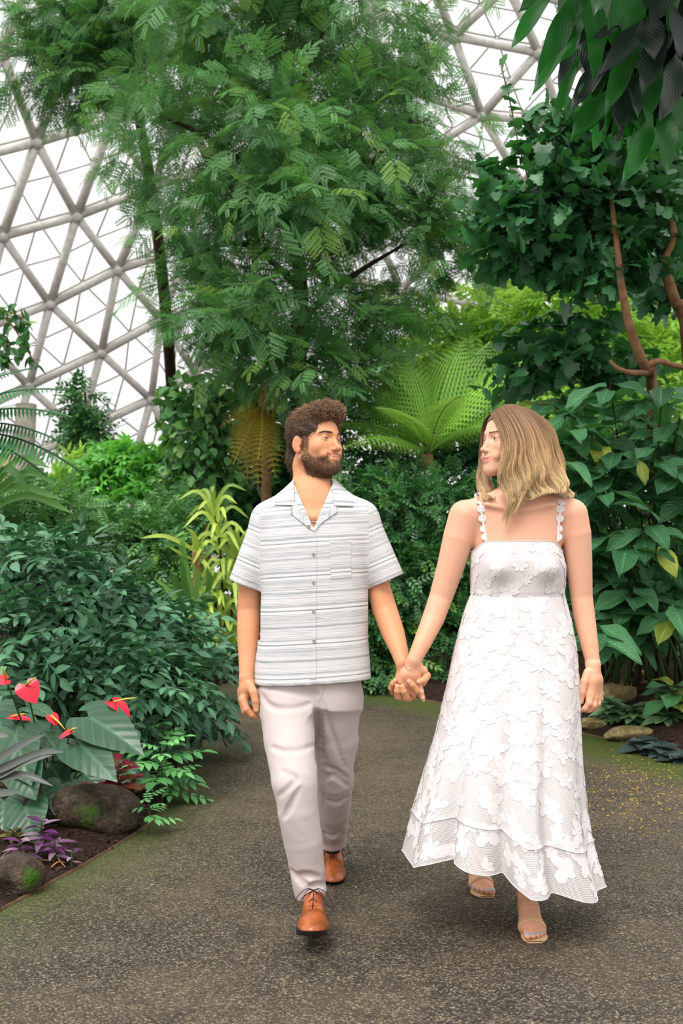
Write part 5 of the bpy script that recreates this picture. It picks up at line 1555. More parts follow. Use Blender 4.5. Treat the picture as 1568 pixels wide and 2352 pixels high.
def palmate(n, leaf, size, spread=2.2, tilt=-.25, petiole=.35):
    items = [rachis(np.array([[0, 0, 0], [0, petiole * .5, .02], [0, petiole, 0]]), .008)]
    for a in np.linspace(-spread, spread, n):
        V, F, A = stamp(leaf, [[0, petiole, 0]], [[math.sin(a), math.cos(a), tilt]], [[0, 0, 1]], [size * (1 - .12 * abs(a))], np.zeros(1)); items.append((V, F, A))
    return compose(items)
def big_mesh(name, V, F, mat, at):
    return mesh_data(name, V, F, mat, at, True)
def put(name, me, parent, pos, Yd, Zd, sc):
    """one leaf as a part: shared mesh, own place"""
    o = bpy.data.objects.new(name, me); COL.objects.link(o); o.parent = parent
    R = basis(np.asarray(Yd, float), np.asarray(Zd, float)) * sc
    M = Matrix([list(R[i]) + [0] for i in range(3)] + [[0, 0, 0, 1]]); M.translation = Vector(np.asarray(pos, float) - np.array(world_loc(parent)))
    o.matrix_basis = M
    return o
CAMP = np.array([0, 0, CAM_H])
def blob_points(blobs, n, shell=.55, rng=RNG, clusters=0, crad=.25):
    """points in ellipsoids (centre, radii, weight), denser towards the outside"""
    w = np.array([b[2] if len(b) > 2 else np.prod(b[1]) ** (2 / 3) for b in blobs], float); w /= w.sum()
    i = rng.choice(len(blobs), n, p=w)
    d = rng.normal(size=(n, 3)); d /= np.linalg.norm(d, axis=1)[:, None]
    r = (shell + (1 - shell) * rng.random(n) ** .7) * (1 + .08 * rng.normal(size=n))
    c = np.array([b[0] for b in blobs])[i]; R = np.array([np.ones(3) * b[1] for b in blobs])[i]
    if clusters:
        cc, cd = blob_points(blobs, clusters, shell, rng)
        j = rng.integers(0, clusters, n); e = rng.normal(size=(n, 3)); e /= np.linalg.norm(e, axis=1)[:, None]
        q = cc[j] + e * (crad * rng.random((n, 1)) ** .6) * np.array([1.25, 1.1, .6])
        dd = cd[j] * .6 + e * .6
        return q, dd / (np.linalg.norm(dd, axis=1)[:, None] + 1e-9)
    return c + d * R * r[:, None], d
def branch(name, pts, r0, r1, mat, parent, n=8, seg=14, wob=0.0):
    P = spline(pts, seg)
    if wob: P = P + np.c_[vnoise(P, (3, 9), wob, len(pts)), vnoise(P, (3, 9), wob, len(pts) + 5), 0 * P[:, 0]]
    V, F = tube(P, np.linspace(r0, r1, seg), n)
    return obj(name, V, clean(F), mat, parent)
def cloud_plant(name, label, cat, base, blobs, T, n, size, mat, n_parts=120, part='leaf', droop=.25, up=.8, out=.8, bark=None, stems=(), group=None, shell=.55, seed=1, clusters=0, crad=.25):
    """a bush or tree crown: the leaves that show largest are parts, the rest one mass"""
    rng = np.random.default_rng(seed)
    t = empty(name, base); tag(t, label, cat, group)
    pos, d = blob_points(blobs, n, shell, rng, clusters, crad)
    pos[:, 2] = np.maximum(pos[:, 2], .06)
    Yd = d * out + rng.normal(0, .55, (n, 3)) + np.array([0, 0, -droop])
    Zd = np.array([0, 0, up]) + d * .35 + rng.normal(0, .35, (n, 3))
    sc = rng.uniform(size[0], size[1], n)
    toward = (d * (CAMP - pos) / np.linalg.norm(CAMP - pos, axis=1)[:, None]).sum(1)
    order = np.argsort(np.linalg.norm(pos - CAMP, axis=1) / sc - toward * 3)
    pi, ri = order[:n_parts], order[n_parts:]
    if n_parts:
        me = big_mesh(part, *[T[0], T[1]], mat, T[2])
        for i in pi: put(part, me, t, pos[i], Yd[i], Zd[i], float(sc[i]))
    if len(ri):
        V, F, A = stamp(T, pos[ri], Yd[ri], Zd[ri], sc[ri], rng.random(len(ri)))
        o = link('foliage', big_mesh('foliage', V - np.array(base), F, mat, A), t); tag(o, kind='stuff')
    for pts, r0, r1 in stems: branch('stem', pts, r0, r1, bark, t)
    return t
M_BARK = plain_mat('brown_bark', lin(138, 102, 72), .85, .2, 0, 35, .6, .01, .3, 12)
M_BARKD = plain_mat('dark_bark', lin(58, 44, 34), .9, .15, 0, 40, .6, .012, .3, 14)
M_STEM = plain_mat('green_stem', lin(62, 84, 44), .6, .3)
g_ = lambda *c: lin(*c)
M_FEATH = leaf_mat('feathery_leaf', g_(26, 66, 40), g_(84, 132, 74), .46, .28, tcol=g_(110, 178, 74), tip=g_(134, 172, 70))
M_DARKG = leaf_mat('dark_glossy_leaf', g_(22, 60, 40), g_(56, 108, 62), .34, .2, tcol=g_(70, 150, 50))
M_HEDGE = leaf_mat('hedge_leaf', g_(22, 58, 36), g_(68, 116, 64), .28, .2, tcol=g_(80, 160, 60), tip=g_(116, 164, 66))
M_SHRUB = leaf_mat('blue_green_leaf', g_(24, 56, 42), g_(74, 118, 84), .34, .16, vein=.2, tcol=g_(70, 140, 60))
M_LIME = leaf_mat('lime_leaf', g_(70, 138, 40), g_(140, 192, 60), .45, .42, tcol=g_(180, 225, 70))
M_FERN = leaf_mat('fern_leaf', g_(62, 118, 40), g_(132, 178, 66), .5, .42, tcol=g_(170, 210, 80))
M_BIGL = leaf_mat('veined_leaf', g_(30, 76, 48), g_(70, 124, 78), .36, .2, vein=.25, vein_n=9, tcol=g_(90, 170, 60), bump_s=.6)
M_MID = leaf_mat('mid_green_leaf', g_(40, 86, 46), g_(96, 144, 84), .34, .25, tcol=g_(110, 180, 70), tip=g_(130, 174, 80))
M_YEL = leaf_mat('yellowing_leaf', g_(120, 150, 40), g_(170, 180, 60), .4, .35, vein=.5, tcol=g_(200, 210, 80), bump_s=.5)
M_HANG = leaf_mat('hanging_leaf', g_(14, 46, 20), g_(26, 78, 28), .34, .42, vein=.05, vein_n=9, tcol=g_(50, 168, 40), bump_s=.08)
M_HANGD = leaf_mat('dull_hanging_leaf', g_(20, 30, 25), g_(40, 54, 46), .4, .06, vein=.05, vein_n=9, bump_s=.1, gn=0)
M_ANTH = leaf_mat('anthurium_leaf', g_(34, 70, 50), g_(62, 100, 70), .3, .12, vein=.3, vein_n=5, bump_s=.12, gn=0)
M_DRAC = leaf_mat('striped_dracaena_leaf', g_(84, 130, 40), g_(158, 190, 70), .4, .35, tcol=g_(190, 215, 80))
M_CRIN = leaf_mat('strap_leaf', g_(52, 104, 52), g_(104, 150, 76), .4, .3, tcol=g_(130, 190, 70))
M_GOLD = leaf_mat('withered_frond', g_(122, 106, 30), g_(176, 160, 52), .6, .35, tcol=g_(200, 176, 60), gn=0)
M_GREYL = leaf_mat('grey_strap_leaf', g_(70, 76, 72), g_(112, 118, 112), .35, .05, gn=0)

# ---- leaf templates
leaf_s = leaf_t(OVAL, 3, 1, .25, .12)
leaf_m = leaf_t(OVAL, 6, 1, .25, .18)
leaf_l = leaf_t([(0, .01), (.1, .1), (.3, .2), (.5, .23), (.7, .19), (.9, .07), (1, 0)], 10, 2, .3, .22, wave=.4)
leaf_lan = leaf_t([(0, .008), (.1, .06), (.3, .13), (.55, .15), (.8, .1), (.95, .03), (1, 0)], 12, 2, .2, .12, wave=.3)
needle = leaf_t([(0, .02), (.5, .16), (1, .0)], 2, 1, .1, .1)
def lobed():
    a = np.linspace(-2.7, 2.7, 19); r = .52 + .16 * np.cos(a * 2.4) + .07 * np.where(np.arange(19) % 2 == 0, 1, -1); r[9] = .82
    P = np.stack([r * np.sin(a), .3 + r * np.cos(a) * .85, -.12 * r ** 2 + .05 * np.abs(np.sin(a))], 1)
    V = np.concatenate([[[0, 0, .0]], [[0, .3, .02]], P]); i = np.arange(18)
    F = np.stack([np.full(18, 1), i + 3, i + 2, i + 2], 1)[:, :3]
    F = np.concatenate([F, [[0, 1, 2]], [[0, 20, 1]]])
    return V, F, {'lu': V[:, 0], 'lv': V[:, 1], 'rnd': np.zeros(len(V))}
lobed_t = lobed()
def bipinnate():
    lf = (np.array([[0, 0, 0], [.22, .5, .05], [0, 1, -.05], [-.22, .5, .05]]), np.array([[0, 1, 2, 3]]), {'lu': np.zeros(4), 'lv': np.zeros(4), 'rnd': np.zeros(4)})
    items = []
    pin = []
    for s in np.linspace(.12, .95, 8):
        for sg in (-1, 1):
            pin.append(stamp(lf, [[0, s, -.12 * s * s]], [[sg * .9, .5, -.1]], [[0, 0, 1]], [.24 * (1 - .5 * (s - .4) ** 2)], np.zeros(1)))
    pin = compose(pin)
    t = np.linspace(0, 1, 5); items.append(rachis(np.stack([0 * t, t, -.2 * t * t], 1), .008))
    for s, L_ in ((.3, .62), (.55, .62), (.8, .5)):
        for sg in (-1, 1):
            items.append(stamp(pin, [[0, s, -.2 * s * s]], [[sg * .85, .6, -.18]], [[0, 0, 1]], [L_], np.zeros(1)))
    items.append(stamp(pin, [[0, .95, -.18]], [[0, 1, -.45]], [[0, .3, 1]], [.5], np.zeros(1)))
    return compose(items)
BIPIN = bipinnate()
COMP5 = pinnate(2, leaf_m, .48, (.35, .75), 1.0, .15, True, .007)
TWIG = pinnate(4, leaf_s, .36, (.15, .9), .9, .2, True, .007)
PALM7 = palmate(7, leaf_lan[:3] if False else leaf_t(LANCE, 4, 1, .2, .2), .62)

# ---- the big feathery tree behind the couple
YT = 11.0
tp = lambda x, y, Y=YT: W(x, y, Y)
pxm = lambda r, Y=YT: r * Y / FPX
def blob(x, y, Y, rx, ry, w=None, depth=.8):
    R = np.array([rx * Y / FPX, rx * Y / FPX * depth, ry * Y / FPX])
    return (W(x, y, Y), R, w) if w else (W(x, y, Y), R)
crown = [blob(640, 110, 11.4, 330, 190), blob(500, 320, 11.2, 290, 150), blob(830, 320, 11.3, 230, 190), blob(640, 510, 11.1, 340, 140), blob(470, 670, 11.0, 200, 110), blob(900, 600, 11.5, 190, 130),
         blob(690, 720, 10.8, 260, 110), blob(470, 790, 11.2, 130, 80), blob(860, 750, 11.5, 150, 70), blob(700, 850, 10.7, 170, 55), blob(560, -80, 11.5, 360, 140), blob(880, 60, 11.6, 160, 200), blob(300, 560, 11.4, 60, 50), blob(620, 330, 10.5, 220, 150), blob(330, 330, 11.4, 120, 60), blob(1010, 480, 11.6, 70, 90)]
tb = W(690, 1500, YT + .4)
trunk_pts = [(tb[0], YT + .4, 0.05), tp(688, 1000, YT + .35), tp(684, 800, YT + .3), tp(690, 640, YT + .3), tp(650, 400, YT + .2), tp(640, 150, YT + .2)]
stems = [(trunk_pts, .13, .05), ([tp(684, 740, YT + .3), tp(800, 640, YT + .1), tp(930, 560, YT)], .05, .015), ([tp(688, 660, YT + .3), tp(560, 560, YT + .1), tp(400, 600, YT)], .05, .015),
         ([tp(690, 560, YT + .3), tp(830, 400, YT), tp(960, 260, YT)], .05, .015), ([tp(670, 480, YT + .3), tp(500, 330, YT), tp(330, 250, YT)], .05, .015), ([tp(655, 300, YT + .2), tp(720, 120, YT), tp(800, -20, YT)], .04, .01)]
tree = cloud_plant('feathery_tree', 'tall feathery-leaved tree rising behind the couple to the dome', 'tree', (tb[0], YT + .4, 0), crown, BIPIN, 4250, (.19, .36), M_FEATH, 260, 'leaf_spray', .30, .9, .8, M_BARKD, stems, None, .25, 21, 240, .46)
crown2 = [blob(190, 40, 14, 130, 90), blob(120, 170, 14, 110, 40), blob(250, 180, 14, 90, 80), blob(330, 20, 14, 120, 120)]
cloud_plant('feathery_tree', 'darker feathery tree reaching in behind the big tree at the top left', 'tree', tuple(G(420, 1420)), crown2, BIPIN, 800, (.26, .42), M_FEATH, 40, 'leaf_spray', .3, .9, .8, M_BARKD,
            [([G(420, 1420), W(380, 700, 15), W(280, 100, 14), W(200, 40, 14)], .12, .03)], None, .2, 22, 70, .5)

# ---- serrated-leaf tree at the right
YS = 7.6
sb = [blob(1380, 440, 7.6, 150, 120), blob(1230, 470, 7.4, 120, 100), blob(1470, 560, 7.8, 130, 120), blob(1330, 600, 7.6, 150, 90), blob(1180, 560, 7.5, 60, 60), blob(1300, 330, 7.5, 90, 70), blob(1480, 400, 7.9, 120, 90), blob(1280, 790, 8.2, 120, 80), blob(1390, 860, 8.6, 80, 40), blob(1210, 850, 8.3, 60, 50), blob(1540, 640, 8.8, 60, 80)]
rb = np.array([W(1510, 1500, 8.7)[0], 8.7, .3])
stems = [([rb, W(1498, 905, 7.6), W(1482, 850, 7.4), W(1445, 750, 7.25), W(1424, 640, 7.2), W(1416, 560, 7.2), W(1400, 430, 7.3)], .05, .016),
         ([W(1486, 855, 7.4), W(1450, 856, 7.35), W(1418, 846, 7.3), W(1400, 828, 7.3)], .026, .012), ([W(1480, 842, 7.4), W(1510, 830, 7.4), W(1545, 838, 7.5), W(1590, 850, 7.6)], .028, .02),
         ([np.array([W(1620, 1450, 8.9)[0], 8.9, .3]), W(1580, 800, 7.8), W(1548, 690, 7.6), W(1526, 600, 7.5), W(1548, 530, 7.5), W(1500, 430, 7.5)], .06, .02), ([W(1420, 600, 7.8), W(1330, 520, 7.6), W(1200, 480, 7.5)], .02, .006)]
cloud_plant('serrated_leaf_tree', 'tree with dark toothed leaves and bare orange-brown limbs behind the woman', 'tree', tuple(rb), sb, lobed_t, 3300, (.08, .165), M_DARKG, 280, 'leaf', .35, .7, .7, M_BARK, stems, None, .2, 31, 200, .3)
# thin climbing sprigs against the glass
sp_ = empty('climbing_vine', tuple(W(1215, 420, 7.4))); tag(sp_, 'thin vine sprigs reaching up the glass left of the toothed-leaf tree', 'vine')
lm_ = big_mesh('leaf', lobed_t[0], lobed_t[1], M_DARKG, lobed_t[2])
rs_ = np.random.default_rng(77)
for pts in ([(1215, 420), (1190, 330), (1170, 230), (1150, 150)], [(1240, 400), (1230, 330), (1210, 270), (1260, 240)], [(1180, 440), (1130, 400), (1100, 370)], [(1150, 560), (1120, 520), (1098, 480)]):
    P = spline([W(x, y, 7.4) for x, y in pts], 16); V, F = tube(P, .006, 5); obj('stem', V, clean(F), M_BARK, sp_)
    for i in range(2, 16):
        put('leaf', lm_, sp_, P[i], rs_.normal(0, .7, 3) + np.array([0, -.2, -.3]), rs_.normal(0, .6, 3) + np.array([0, -.6, .6]), rs_.uniform(.08, .15))

# ---- large leaves hanging in at the top right
hb = empty('hanging_branch', tuple(W(1520, -60, 4.9))); tag(hb, 'overhanging branch with long drooping dark leaves at the top right', 'branch')
hm = big_mesh('leaf', *leaf_lan[:2], M_HANG, leaf_lan[2]); hmd = big_mesh('leaf', *leaf_lan[:2], M_HANGD, leaf_lan[2]); hmw = big_mesh('leaf', *leaf_l[:2], M_HANGD, leaf_l[2])
def leaf_between(me, parent, b, t, Y0, Y1, wpx, wt, roll=(0, -1, .25), name='leaf'):
    """leaf from base pixel b to tip pixel t; wt: template full width"""
    p, q = W(*b, Y0), W(*t, Y1); L_ = np.linalg.norm(q - p)
    wd = wpx * (Y0 + Y1) / 2 / FPX
    R = basis(q - p, np.array(roll)); sx = wd / wt
    o = bpy.data.objects.new(name, me); COL.objects.link(o); o.parent = parent
    R = R * np.array([sx, L_, L_ * .7])[None]
    M = Matrix([list(R[i]) + [0] for i in range(3)] + [[0, 0, 0, 1]]); M.translation = Vector(p - np.array(world_loc(parent))); o.matrix_basis = M
    return o
hang = [((1268, -25), (1178, 94), 40, 0), ((1318, -10), (1243, 175), 56, 0), ((1360, -30), (1375, 172), 62, 0), ((1330, 80), (1214, 208), 26, 0), ((1330, 130), (1272, 262), 28, 0), ((1345, 40), (1288, 118), 34, 0), ((1545, 5), (1377, 142), 58, 1), ((1395, 120), (1314, 238), 42, 1),
        ((1420, 198), (1315, 297), 62, 0), ((1400, 250), (1308, 322), 20, 0), ((1500, 265), (1442, 404), 50, 0), ((1525, 235), (1537, 382), 52, 0), ((1540, 210), (1595, 310), 56, 0), ((1485, 40), (1502, 114), 66, 2), ((1450, 160), (1470, 244), 42, 1), ((1440, 200), (1427, 285), 46, 1), ((1545, 10), (1570, 132), 66, 1),
        ((1430, 60), (1370, 72), 22, 1), ((1390, -30), (1430, 120), 66, 0), ((1470, -20), (1440, 110), 60, 0), ((1500, 120), (1490, 250), 56, 0), ((1560, 120), (1530, 260), 60, 1), ((1450, 110), (1400, 230), 52, 0), ((1520, 60), (1480, 190), 60, 1), ((1400, 240), (1390, 310), 18, 0), ((1580, 230), (1560, 330), 50, 0), ((1340, 190), (1290, 280), 24, 0), ((1540, -30), (1500, 40), 60, 1)]
for i, (b_, t_, w_, k) in enumerate(hang):
    rs_ = np.random.default_rng(100 + i)
    leaf_between((hm, hmd, hmw)[k], hb, b_, t_, 4.75 + rs_.uniform(-.15, .15), 4.6 + rs_.uniform(-.2, .15), w_, .3 if k < 2 else .46, (rs_.uniform(-.5, .5), -1, rs_.uniform(-.1, .7)))
rs_ = np.random.default_rng(9)
for i in range(190):
    x, y = rs_.uniform(1330, 1640), rs_.uniform(-160, 250)
    if y > 120 and x < 1390: continue
    leaf_between(hm if rs_.random() < .6 else hmd, hb, (x, y - 40), (x + rs_.uniform(-90, 60), y + rs_.uniform(60, 130)), 5.1 + rs_.uniform(-.2, .7), 5.0 + rs_.uniform(-.2, .7), rs_.uniform(40, 64), .3, (rs_.uniform(-1, 1), -1, rs_.uniform(-.3, .6)))
n_ = 420; pp_ = np.array([W(x, y, Y) for x, y, Y in zip(rs_.uniform(1300, 1950, n_), rs_.uniform(-900, -120, n_), rs_.uniform(4.0, 6.2, n_))])  # out-of-view upper leaves, added to cast shade on the hanging ones below
V, F, A = stamp(leaf_lan, pp_, rs_.normal(0, .6, (n_, 3)) + np.array([-.3, -.1, -.8]), rs_.normal(0, .5, (n_, 3)) + np.array([0, -.6, .6]), rs_.uniform(.35, .6, n_))
o = link('foliage', big_mesh('foliage', V - np.array(hb.location), F, M_HANG, A), hb); tag(o, kind='stuff')
for pts in ([(1640, -80), (1540, 0), (1500, 60), (1470, 150)], [(1600, -60), (1450, -60), (1330, -20)], [(1640, 60), (1560, 160), (1520, 230)]):
    branch('stem', [W(x, y, 5.0) for x, y in pts], .02, .007, M_BARK, hb)

# ---- big-leaved shrub at the right
rs = empty('big_leaf_shrub', tuple(np.array([W(1440, 1500, 7.9)[0], 7.9, .34]))); tag(rs, 'shrub of large veined green leaves on thin stems right of the woman', 'shrub')
me_b = big_mesh('leaf', *leaf_l[:2], M_BIGL, leaf_l[2]); me_y = big_mesh('leaf', *leaf_l[:2], M_YEL, leaf_l[2])
r_ = np.random.default_rng(41)
tips = [(1290, 905), (1250, 960), (1330, 925), (1400, 880), (1465, 930), (1520, 890), (1560, 960), (1300, 1010), (1370, 990), (1440, 1000), (1500, 1030), (1560, 1070), (1320, 1090), (1390, 1070), (1450, 1100), (1350, 1160), (1420, 1160), (1500, 1150), (1550, 1200), (1380, 1230), (1440, 1220), (1330, 1270), (1400, 1300), (1480, 1290), (1390, 1360), (1450, 1380), (1520, 1330), (1560, 1300), (1360, 1430), (1420, 1440), (1600, 980), (1610, 1120), (1600, 1230), (1290, 1150), (1600, 1380), (1270, 1040), (1340, 1330), (1300, 960), (1490, 960), (1545, 1020), (1410, 1040), (1480, 1200), (1530, 1110), (1350, 1040), (1450, 1330), (1500, 1400), (1545, 1390), (1380, 1120), (1320, 1210), (1560, 1260)]
nleaf = 0
for i, (x, y) in enumerate(tips):
    Y = 7.6 + r_.uniform(-.5, .5) - (y - 900) / 2400
    tip = W(x, y, Y); bs = np.array([W(1440 + r_.uniform(-60, 120), 1500, 7.9)[0], 7.9 + r_.uniform(-.3, .4), .33])
    branch('stem', [bs, bs * .6 + tip * .4 + np.array([0, 0, .15]), tip], .014, .006, M_STEM if i % 3 else M_BARKD, rs, 6, 10)
    k = 8 if y < 1400 else 6
    a0 = r_.uniform(0, 6.28)
    for j in range(k):
        a = a0 + j * 2.4; el = -.15 - .35 * r_.random() + .5 * (j > 5)
        d = np.array([math.cos(a), math.sin(a) * .9 - .25, el]); p = tip + np.array([0, 0, -.045 * (j // 2)])
        put('leaf', me_y if (i * 8 + j) % 61 == 7 else me_b, rs, p + d * .03, d, np.array([0, -.35, 1]) + r_.normal(0, .2, 3), r_.uniform(.27, .44)); nleaf += 1
leaf_between(me_y, rs, (1512, 1253), (1556, 1322), 6.9, 6.8, 44, .46); leaf_between(me_y, rs, (1468, 1056), (1484, 1112), 6.9, 6.85, 28, .46)

# ---- clipped hedge of small leaves behind the couple
hedge_b = [blob(860, 1180, 10.4, 130, 110), blob(1000, 1170, 10.5, 120, 100), blob(900, 1330, 10.2, 140, 120), blob(1050, 1330, 10.4, 120, 120), blob(880, 1480, 10.1, 120, 110), blob(1010, 1470, 10.2, 110, 90), blob(760, 1350, 10.6, 130, 220), blob(840, 1560, 10.0, 70, 40), blob(950, 1565, 10.0, 70, 35)]
cloud_plant('hedge_shrub', 'dense dark hedge of small glossy leaves between the couple', 'shrub', (W(920, 1500, 10.3)[0], 10.3, .1), hedge_b, TWIG, 5200, (.11, .2), M_HEDGE, 280, 'leafy_twig', .2, .8, .9, M_BARKD,
            [([(W(960, 1500, 10.4)[0], 10.4, .1), W(965, 1400, 10.4), W(985, 1290, 10.4)], .03, .015)], None, .7, 51, 420, .22)

# ---- tree fern
def frond_mesh(n=26, size=.3, leaf=None):
    lf = leaf or leaf_t([(0, .03), (.3, .09), (.8, .07), (1, 0)], 3, 1, .1, .15)
    t = np.linspace(0, 1, 12); bend = .32
    P = np.stack([0 * t, t, .10 * np.sin(t * 2.2) - bend * t ** 2.2], 1)
    items = [rachis(P, .008)]
    for s in np.linspace(.16, .99, n):
        z = .10 * math.sin(s * 2.2) - bend * s ** 2.2
        k = size * math.sin(math.pi * min(1, (s + .12) * .9)) ** .8 + .03
        for sg in (-1, 1): items.append(stamp(lf, [[0, s, z]], [[sg * .95, .35, -.18]], [[0, 0, 1]], [k], np.zeros(1)))
    return compose(items)
def fern_pinna():
    lf = (np.array([[0, 0, 0], [.17, .5, .03], [0, 1, -.04], [-.17, .5, .03]]), np.array([[0, 1, 2, 3]]), {'lu': np.zeros(4), 'lv': np.zeros(4), 'rnd': np.zeros(4)})
    return compose([stamp(lf, [[0, s, -.1 * s * s]], [[sg, .35, -.1]], [[0, 0, 1]], [.21 * (1.1 - s)], np.zeros(1)) for s in np.linspace(.06, .97, 11) for sg in (-1, 1)])
FROND = frond_mesh(20, .36, fern_pinna())
fc_ = W(985, 1045, 10.9)
tf = empty('tree_fern', (fc_[0], 10.95, .1)); tag(tf, 'lime green tree fern spreading its fronds between the two heads', 'fern')
branch('trunk', [(fc_[0] + .05, 10.95, .1), (fc_[0] + .02, 10.92, 1.2), fc_], .10, .07, M_BARK, tf, 10, 12, .02)
fm = big_mesh('frond', *FROND[:2], M_FERN, FROND[2])
for i, (x, y, dY) in enumerate([(770, 1000, -.3), (800, 930, .2), (850, 890, -.3), (905, 850, .4), (950, 830, -.5), (1000, 840, .5), (1050, 800, -.2), (1110, 800, .2), (1170, 850, -.4), (1215, 930, .1), (1190, 985, -.6), (820, 1050, -.9), (1130, 1010, -1.1), (900, 960, -1.1), (1040, 930, -1.2)]):
    tip = W(x, y, 10.9 + dY * .7); d = tip - fc_; L_ = np.linalg.norm(d) * 1.12
    d = d / np.linalg.norm(d) + np.array([0, 0, .28])
    put('frond', fm, tf, fc_ + np.array([0, 0, .02]), d, (0, -.45, 1), L_)
for k in range(3):
    a = k * 2.1; V, F = tube(spline([fc_, fc_ + np.array([.04 * math.cos(a), .04 * math.sin(a), .22]), fc_ + np.array([.05 * math.cos(a), .05 * math.sin(a), .34]), fc_ + np.array([.02 * math.cos(a), .02 * math.sin(a), .36])], 14), np.linspace(.014, .02, 14), 7); obj('fiddlehead', V, clean(F), M_BARK, tf)

# ---- bright backlit foliage beyond
bright = [('lime_shrub', 'sunlit yellow-green shrub above the tree fern', [blob(1020, 800, 14, 130, 70), blob(1120, 740, 14, 120, 70), blob(980, 880, 14, 120, 60), blob(1180, 820, 14, 100, 80)], M_LIME, 1100, 61),
          ('lime_shrub', 'pale green bush glowing behind the toothed-leaf tree', [blob(1300, 700, 13, 120, 80), blob(1420, 780, 13, 140, 90), blob(1520, 850, 13, 110, 90), blob(1240, 900, 13, 110, 70), blob(1380, 950, 12.5, 150, 80)], M_LIME, 1400, 62),
          ('leafy_tree', 'green tree filling the background right of the feathery tree', [blob(1230, 760, 15, 150, 130), blob(1480, 680, 15, 180, 200), blob(1340, 560, 15, 160, 100), blob(1120, 900, 15.5, 180, 120), blob(1560, 400, 14, 120, 160)], M_HEDGE, 2600, 63),
          ('background_shrub', 'dark shrub mass behind the man and the tree fern', [blob(600, 1050, 13.5, 190, 120), blob(800, 1060, 13.5, 190, 130), blob(1000, 1120, 13.5, 190, 110), blob(1200, 1080, 13.5, 190, 140), blob(700, 930, 13.8, 180, 70), blob(1400, 1150, 12, 220, 200), blob(660, 1250, 12.5, 150, 130), blob(850, 1300, 12.4, 200, 150), blob(1100, 1330, 12.4, 200, 150), blob(560, 1400, 12.5, 120, 130), blob(900, 1480, 12.0, 300, 90), blob(1250, 1250, 12.2, 160, 140)], M_DARKG, 5600, 64),
          ('background_shrub', 'shadowy undergrowth low behind the big-leaved shrub', [blob(1380, 1400, 10.5, 200, 110), blob(1540, 1400, 10, 150, 140), blob(1240, 1330, 11, 140, 160)], M_DARKG, 1100, 65)]
for nm, lb, bl_, mt, n, sd in bright:
    c = bl_[0][0]
    cloud_plant(nm, lb, 'tree' if nm == 'leafy_tree' else 'shrub', (c[0], c[1], .05), bl_, TWIG, n, (.22, .42), mt, 60, 'leafy_twig', .25, .8, .8, M_BARKD, [([(c[0], c[1] + .2, .05), c + np.array([0, .2, -.3]), c], .05, .02)], None, .5, sd)

# ---- ivy-clad pillar and withered fern left of the man's head
iv_leaf = leaf_t(ROUND, 4, 1, .1, .15)
iv = cloud_plant('ivy_vine', 'tall mass of glossy round-leaved ivy left of the feathery tree trunk', 'vine', (W(470, 1250, 12)[0], 12, .05), [blob(440, 980, 12, 75, 130), blob(520, 920, 12, 90, 90), blob(490, 1080, 12, 80, 90), blob(560, 1010, 12.3, 80, 160), blob(430, 1130, 12.2, 80, 60), blob(400, 930, 12, 30, 60)], iv_leaf, 1500, (.11, .19), M_MID, 150, 'leaf', .6, .5, .8, M_BARK,
                 [([(W(470, 1250, 12.2)[0], 12.2, .05), W(480, 1000, 12.2), W(500, 880, 12.2)], .07, .04)], None, .6, 71)
wf = empty('withered_fern', (W(605, 1100, 10.9)[0], 10.9, .1)); tag(wf, 'tall fern stem with golden withered fronds left of the man\'s head', 'fern')
branch('stem', [(W(612, 1100, 10.9)[0], 10.9, .1), W(612, 1050, 10.9), W(606, 880, 10.9)], .06, .05, M_BARK, wf)
DRYF = frond_mesh(15, .24, fern_pinna()); wm = big_mesh('frond', *DRYF[:2], M_GOLD, DRYF[2])
for i, (x, y) in enumerate([(548, 1060), (570, 1100), (590, 1110), (622, 1090), (535, 1010), (560, 1070), (605, 1060)]):
    p = W(600, 935, 10.8); q = W(x, y, 10.6 - .05 * i); d = q - p; put('frond', wm, wf, p, d + np.array([0, -.1, .25]), (.1 * (i - 3), -1, .3), np.linalg.norm(d) * 1.05)
for x in (580, 598, 612, 622):
    V, F = tube(spline([W(606, 890, 10.85), W(x, 905, 10.8), W(x - 2 + (x - 600) * .5, 985, 10.75)], 10), .012, 5); obj('dry_stalk', V, clean(F), M_GOLD, wf)

# ---- left side, back to front
cloud_plant('slim_tree', 'small slim tree standing against the glass at the left', 'tree', (W(200, 1000, 17)[0], 17, .05), [blob(190, 925, 17, 30, 45), blob(200, 985, 17, 45, 40), blob(185, 1020, 17, 50, 25), blob(225, 1000, 17, 35, 30)], TWIG, 330, (.25, .4), M_HEDGE, 40, 'leafy_twig', .3, .8, .8, M_BARKD, [([(W(200, 1000, 17)[0], 17, .05), W(200, 1030, 17), W(195, 900, 17)], .05, .02)], None, .2, 81)
cloud_plant('rounded_shrub', 'rounded shrub with bright green crown below the slim tree', 'shrub', (W(300, 1200, 13.5)[0], 13.5, .05), [blob(310, 1100, 13.5, 120, 75), blob(230, 1110, 13.5, 60, 60), blob(400, 1090, 13.5, 80, 60), blob(340, 1180, 13.3, 140, 70), blob(270, 1060, 13.6, 60, 40), blob(450, 1170, 13, 100, 80)], PALM7, 1100, (.2, .34), leaf_mat('fresh_leaf', g_(44, 112, 44), g_(98, 168, 62), .4, .3, tcol=g_(130, 210, 60)), 140, 'leaf', .3, .9, .9, M_BARKD, [([(W(300, 1200, 13.5)[0], 13.5, .05), W(300, 1150, 13.5)], .06, .03)], None, .65, 82)
